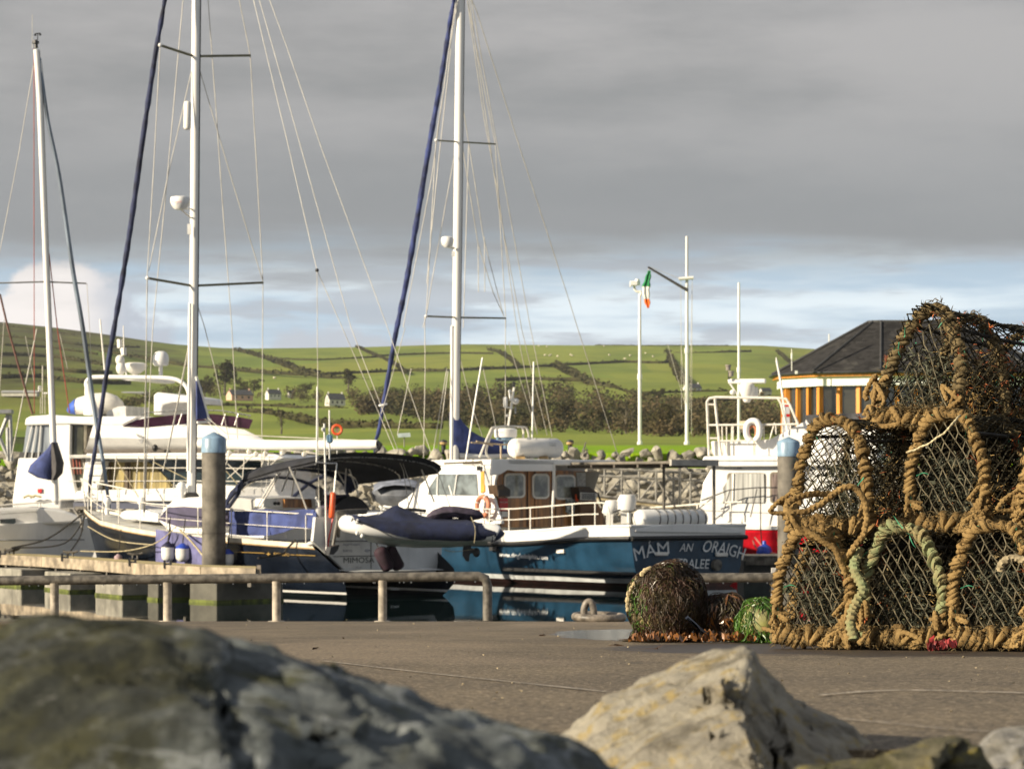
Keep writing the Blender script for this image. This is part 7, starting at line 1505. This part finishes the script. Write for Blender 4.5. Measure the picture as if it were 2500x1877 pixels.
c1 = make_creel(1, 'sandy rope creel at the left end of the bottom row', .9)
c2_ = make_creel(2, 'bottom row creel framed in green rope, second from the left', 1.0)
c3_ = make_creel(3, 'left creel of the middle row with a drooping rope loop across its front', 1.1)
c4_ = make_creel(4, 'topmost creel, shaggy with weed, leaning at the peak of the stack', 2.0, slant=.16, ex=1.05)
for ch in c2_.children:
    if ch.name.split('.')[0] == 'hoop': ch.material_slots[0].link = 'OBJECT'; ch.material_slots[0].material = ropeg; ch.data.materials[0] = ropeg
for ch in c4_.children:
    if ch.name.split('.')[0] == 'hoop': ch.data.materials[0] = rope2
z0 = lambda Y: gz(Y) + .012
place(c1, 1985, 11.75, z0(11.75), ry=.02)
place(c2_, 2206, 11.5, z0(11.5), ry=-.01, rz=.04)
def cp(src, label): c = copy_tree(src); c['label'] = label; return c
c5 = cp(c1, 'bottom row creel at the right edge of the picture, third from the left'); place(c5, 2432, 11.25, z0(11.25), ry=-.03, rz=.08, sc=1.0)
place(c3_, 2028, 11.8, z0(11.8) + .455, ry=.05, rx=.02)
c6 = cp(c1, 'right creel of the middle row, dark inside with pale fibre'); place(c6, 2315, 11.6, z0(11.6) + .462, ry=-.02, rz=-.03)
place(c4_, 2232, 11.85, z0(11.85) + .90, ry=.03, rx=-.09, rz=-.08, sc=1.09)
c7 = cp(c3_, 'middle row creel cut by the right edge of the picture'); place(c7, 2600, 11.3, z0(11.3) + .46, rz=.1)
c8 = cp(c2_, 'creel standing in the second row behind the left bottom creel'); place(c8, 2172, 12.45, z0(12.45), rz=.05)
c9 = cp(c3_, 'creel in the second row behind the green roped creel'); place(c9, 2395, 12.2, z0(12.2), rz=-.03)
c10 = cp(c1, 'second row creel lying on the back of the middle row'); place(c10, 2480, 12.3, z0(12.3) + .46, rz=.04)
c11 = cp(c4_, 'upper creel just showing its rim at the far right edge'); place(c11, 2592, 12.0, z0(12.0) + .80, rz=.25, rx=-.02, sc=.98)
c13 = cp(c3_, 'bottom creel in the third row at the far left of the stack'); place(c13, 2020, 12.95, z0(13.2), rz=.08)
c14 = cp(c1, 'bottom creel in the third row behind the middle of the stack'); place(c14, 2215, 13.1, z0(13.0), rz=-.02)
c15 = cp(c2_, 'bottom creel in the third row at the right of the stack'); place(c15, 2400, 12.95, z0(12.7), rz=.03)
c12 = cp(c2_, 'middle level creel in the second row behind the drooping rope loop'); place(c12, 2250, 12.55, z0(12.55) + .46, rz=.02)
for o_ in bpy.data.objects:
    if o_.name.split('.')[0] in ('growth', 'green_twine', 'orange_weed', 'dry_fibre', 'inner_weed', 'barnacles', 'brown_weed', 'green_weed', 'olive_weed', 'dark_weed', 'kelp'): o_['kind'] = 'stuff'
# loose ropes over the stack
def loose(pts, r_, label, m_=rope1, Yf=None):
    P3 = [P(x, y, Y) for x, y, Y in pts]; root = thing('creel_rope', label, 'rope', P3[0]); q = MB(); sp_ = resample(spline(P3, 10), .004)
    sp_ = [p + Vector((mnoise.noise(p * 25), mnoise.noise(p * 25 + Vector((9, 0, 0))), mnoise.noise(p * 25 + Vector((0, 9, 0))))) * .006 for p in sp_]
    q.tube(sp_, r_, 9, lobes=3, twist=95, lob=.2); q.build('rope', m_, root)
loose([(2030, 1205, 11.66), (1965, 1208, 11.6), (1925, 1228, 11.58), (1925, 1250, 11.55), (1968, 1248, 11.55), (2010, 1225, 11.55), (2055, 1192, 11.55), (2088, 1192, 11.55), (2112, 1230, 11.55), (2112, 1290, 11.55), (2080, 1345, 11.56), (2050, 1375, 11.6)], .0125, 'thick tan rope looping across the front of the left middle creel')
loose([(1935, 1255, 11.62), (1960, 1290, 11.58), (2010, 1320, 11.56), (2045, 1350, 11.56), (2062, 1400, 11.58)], .013, 'tan rope slanting down from the left middle creel to the bottom row')
loose([(1945, 1230, 11.6), (1935, 1265, 11.58), (1965, 1300, 11.58), (2000, 1318, 11.6), (2040, 1318, 11.65)], .011, 'short tan rope doubled under the drooping loop')
loose([(2085, 1560, 11.45), (2078, 1500, 11.48), (2105, 1440, 11.5), (2085, 1385, 11.55), (2100, 1340, 11.6)], .020, 'greenish rope column between the first two bottom creels', ropeg)
loose([(2215, 1105, 11.35), (2260, 1085, 11.3), (2300, 1060, 11.25), (2330, 1028, 11.25), (2345, 1015, 11.3)], .004, 'thin pale cord tied across the right middle creel', ropey)
loose([(2440, 1395, 10.9), (2450, 1370, 10.88), (2480, 1362, 10.88), (2530, 1375, 10.85)], .014, 'smooth tan rope bight at the right edge above the last creel', mat('smooth_rope', (.36, .29, .17), .7, .2, 20))
# ================================================================== FOREGROUND BOULDERS
def rockmat(name, base, dk_, lich, gr, vein=None, sc=6.0, moss=None):
    global nt, N, L
    m, b, O = nodemat(name)
    a = vnoise(O, sc, (1, 1, 1), 6, .62); c = mixc(sstep(a, .35, .65), dk_, base)
    c = mixc(mathn('MULTIPLY', sstep(vnoise(O, sc * 2.4, (1, 1, 1), 5, .65, (3, 1, 2)), .52, .64), .75), c, lich)
    c = mixc(mathn('MULTIPLY', sstep(vnoise(O, sc * 1.3, (1, 1, 1), 5, .6, (7, 1, 2)), .50, .66), .8), c, gr)
    c = mixc(mathn('MULTIPLY', sstep(vnoise(O, sc * 7, (1, 1, 1), 4, .7, (1, 8, 2)), .62, .72), .6), c, (min(1, base[0] * 1.6), min(1, base[1] * 1.6), min(1, base[2] * 1.6)))
    c = mixc(mathn('MULTIPLY', sstep(vnoise(O, sc * 5, (1, 1, 1), 5, .7, (4, 4, 2)), .60, .70), .7), c, tuple(x * .4 for x in dk_))
    if moss:
        sp = nd('ShaderNodeSeparateXYZ'); L(O, sp.inputs[0]); mm = sstep(mathn('ADD', sp.outputs[0], mathn('MULTIPLY', mathn('SUBTRACT', vnoise(O, 9, (1, 1, 1), 6, .65), .5), .30)), moss[0] + moss[1], moss[0] - moss[1])
        mc = mixc(sstep(vnoise(O, 13, (1, 1, 1), 6, .7, (2, 2, 2)), .4, .62), (.018, .019, .010), (.060, .058, .020)); mc = mixc(mathn('MULTIPLY', sstep(vnoise(O, 45, (1, 1, 1), 4, .7), .62, .7), .7), mc, (.26, .26, .23)); c = mixc(mathn('MULTIPLY', mm, .88), c, mc)
        vz = vnoise(O, 3.5, (1, 1, 2.4), 5, .6, (5, 3, 1)); vn = mathn('MULTIPLY', sstep(mathn('ABSOLUTE', mathn('SUBTRACT', vz, .5)), .022, .0), .55); c = mixc(mathn('MULTIPLY', vn, mathn('SUBTRACT', 1, mathn('MULTIPLY', mm, .8))), c, (.42, .45, .46))
    L(c, b.inputs['Base Color']); b.inputs['Roughness'].default_value = .9; b.inputs['Specular IOR Level'].default_value = .25
    bumpto(b, mathn('ADD', vnoise(O, sc * 4, (1, 1, 1), 8, .7), mathn('MULTIPLY', vnoise(O, sc * 18, (1, 1, 1), 4, .7), .3)), .9, .025)
    return m
def boulder(label, hulls, m_, seed, amp=.012, cuts=4, name='boulder'):
    allp = []; q = MB()
    for H_ in hulls:
        bm = bmesh.new(); pts = [P(x, y, Y) for x, y, Y in H_]
        for p in pts: bm.verts.new(p)
        res = bmesh.ops.convex_hull(bm, input=bm.verts); bmesh.ops.delete(bm, geom=[e for e in res['geom_interior'] if isinstance(e, bmesh.types.BMVert)], context='VERTS')
        bmesh.ops.bevel(bm, geom=list(bm.edges), offset=.012, segments=2, affect='EDGES', clamp_overlap=True)
        bmesh.ops.triangulate(bm, faces=bm.faces)
        for _ in range(cuts):
            ed = [e for e in bm.edges if e.calc_length() > .012]
            if not ed: break
            bmesh.ops.subdivide_edges(bm, edges=ed, cuts=1); bmesh.ops.triangulate(bm, faces=bm.faces)
            if len(bm.verts) > 60000: break
        bmesh.ops.smooth_vert(bm, verts=bm.verts, factor=.5, use_axis_x=True, use_axis_y=True, use_axis_z=True)
        bm.normal_update(); ns = [v.normal.copy() for v in bm.verts]
        for v, n_ in zip(bm.verts, ns):
            p = v.co; f = mnoise.fractal(p * 5 + Vector((seed, 0, 0)), 1.0, 2.0, 5) * amp * 1.6 + mnoise.fractal(p * 22 + Vector((0, seed, 0)), .9, 2.1, 4) * amp * .45
            rg = 1 - abs(mnoise.noise(p * 9 + Vector((seed, 3, 0)))) * 2; v.co = p + n_ * (f - max(0, rg - .6) * amp * .9)
        k = [tuple(v.co) for v in bm.verts]; idx = {v: i for i, v in enumerate(bm.verts)}; fc = [tuple(idx[v] for v in f_.verts) for f_ in bm.faces]; bm.free(); q.add(k, fc)
    o = q.build(name, m_, smooth=180); tag(o, label, 'rock', 'boulders in the foreground')
m1 = rockmat('sunlit_limestone', (.46, .42, .33), (.34, .31, .25), (.42, .31, .10), (.17, .15, .11), sc=11)
m2 = rockmat('mossy_slate', (.20, .225, .225), (.075, .085, .085), (.22, .24, .24), (.075, .075, .02), sc=10, moss=(-.26, .07))
m3 = rockmat('lichen_rock', (.20, .18, .11), (.08, .075, .05), (.30, .24, .03), (.06, .06, .025), sc=9)
Y = 3.75
boulder('sunlit pale limestone boulder with a sharp peak in the centre foreground', [
    [(1338, 1835, 3.9), (1378, 1798, 3.86), (1480, 1712, 3.86), (1515, 1692, 3.88), (1640, 1640, 3.92), (1745, 1597, 3.94), (1800, 1588, 3.90), (1822, 1594, 3.86), (1905, 1650, 3.96), (1960, 1702, 4.0), (1300, 1960, 3.7), (1780, 1700, 3.60), (1830, 1760, 3.5), (1870, 1880, 3.42), (1650, 1800, 3.50), (1500, 1900, 3.5), (1300, 2200, 3.6), (1900, 2200, 3.4), (2000, 2100, 3.9), (1700, 1640, 4.15), (1400, 2100, 4.2), (2000, 2000, 4.2)],
    [(1860, 1660, 3.9), (1945, 1690, 3.92), (1990, 1722, 3.94), (2070, 1752, 3.95), (2140, 1800, 3.95), (2205, 1862, 3.95), (2240, 1960, 3.9), (1900, 1800, 3.55), (2060, 1860, 3.62), (1900, 2100, 3.5), (2240, 2200, 3.6), (1800, 2200, 4.1), (2200, 2200, 4.1), (1900, 1720, 4.1)]], m1, 4, .012, 5)
boulder('huge dark mossy boulder filling the lower left foreground', [
    [(-320, 1620, 2.55), (-60, 1575, 2.5), (50, 1530, 2.5), (110, 1512, 2.5), (230, 1508, 2.55), (390, 1520, 2.55), (450, 1540, 2.5), (520, 1572, 2.5), (560, 1590, 2.45), (-300, 1900, 2.2), (120, 1640, 2.30), (450, 1650, 2.26), (540, 1760, 2.15), (560, 1960, 2.1), (-200, 2300, 2.1), (560, 2300, 2.1), (0, 2200, 2.8), (500, 2200, 2.8), (-300, 2200, 2.7), (350, 1560, 2.75), (0, 1600, 2.75)],
    [(430, 1545, 2.55), (560, 1588, 2.55), (700, 1598, 2.56), (790, 1618, 2.56), (905, 1675, 2.55), (1030, 1702, 2.55), (1200, 1742, 2.55), (1365, 1800, 2.55), (1500, 1872, 2.55), (1560, 1960, 2.5), (500, 1700, 2.25), (620, 1790, 2.14), (1000, 1800, 2.2), (1300, 1880, 2.25), (500, 2200, 2.1), (1500, 2300, 2.2), (600, 2200, 2.8), (1500, 2200, 2.8), (800, 1660, 2.75)]], m2, 9, .011, 5)
boulder('yellow lichen boulder at the bottom right behind the camera edge', [
    [(1905, 1885, 3.3), (1960, 1866, 3.3), (2010, 1862, 3.3), (2130, 1850, 3.3), (2290, 1812, 3.3), (2340, 1793, 3.3), (2385, 1795, 3.3), (2430, 1830, 3.3), (2470, 1890, 3.3), (1880, 2100, 3.1), (2480, 2100, 3.1), (2300, 1880, 3.0), (2100, 1960, 3.0), (1900, 2300, 3.4), (2450, 2300, 3.5), (2200, 1900, 3.6)]], m3, 14, .012, 5)
boulder('pale grey boulder at the bottom right corner', [
    [(2380, 1840, 3.6), (2410, 1796, 3.6), (2470, 1782, 3.6), (2560, 1772, 3.6), (2700, 1800, 3.6), (2720, 2100, 3.5), (2360, 2100, 3.4), (2460, 1860, 3.35), (2600, 1900, 3.3), (2400, 2300, 3.8), (2700, 2300, 3.8)]], rockmat('pale_grey_rock', (.38, .37, .34), (.24, .23, .21), (.30, .26, .16), (.16, .15, .12), sc=10), 21, .012, 5)
boulder('small ochre-topped boulder at the left edge behind the dark one', [
    [(-200, 1560, 3.2), (-60, 1522, 3.2), (30, 1513, 3.2), (90, 1520, 3.2), (130, 1560, 3.2), (160, 1800, 3.1), (-250, 1800, 3.0), (0, 1600, 3.0), (-200, 2100, 3.4), (160, 2100, 3.4)]], rockmat('ochre_rock', (.36, .27, .10), (.16, .13, .07), (.40, .24, .05), (.10, .09, .04), sc=9), 30, .010, 5)
# ------------------------------------------------------------------ air between here and the hill
hm = bpy.data.materials.new('haze_air'); hm.use_nodes = True; hn = hm.node_tree; hn.nodes.clear()
ho = hn.nodes.new('ShaderNodeOutputMaterial'); hv = hn.nodes.new('ShaderNodeVolumePrincipled'); hn.links.new(hv.outputs[0], ho.inputs['Volume'])
hv.inputs['Color'].default_value = (.86, .90, .94, 1); hv.inputs['Density'].default_value = .00006; hv.inputs['Anisotropy'].default_value = .2
mb = MB(); mb.box((100, 1640, 120), (3900, 3520, 262)); hz = mb.build('haze', hm, smooth=False); tag(hz, None, None, kind='stuff')
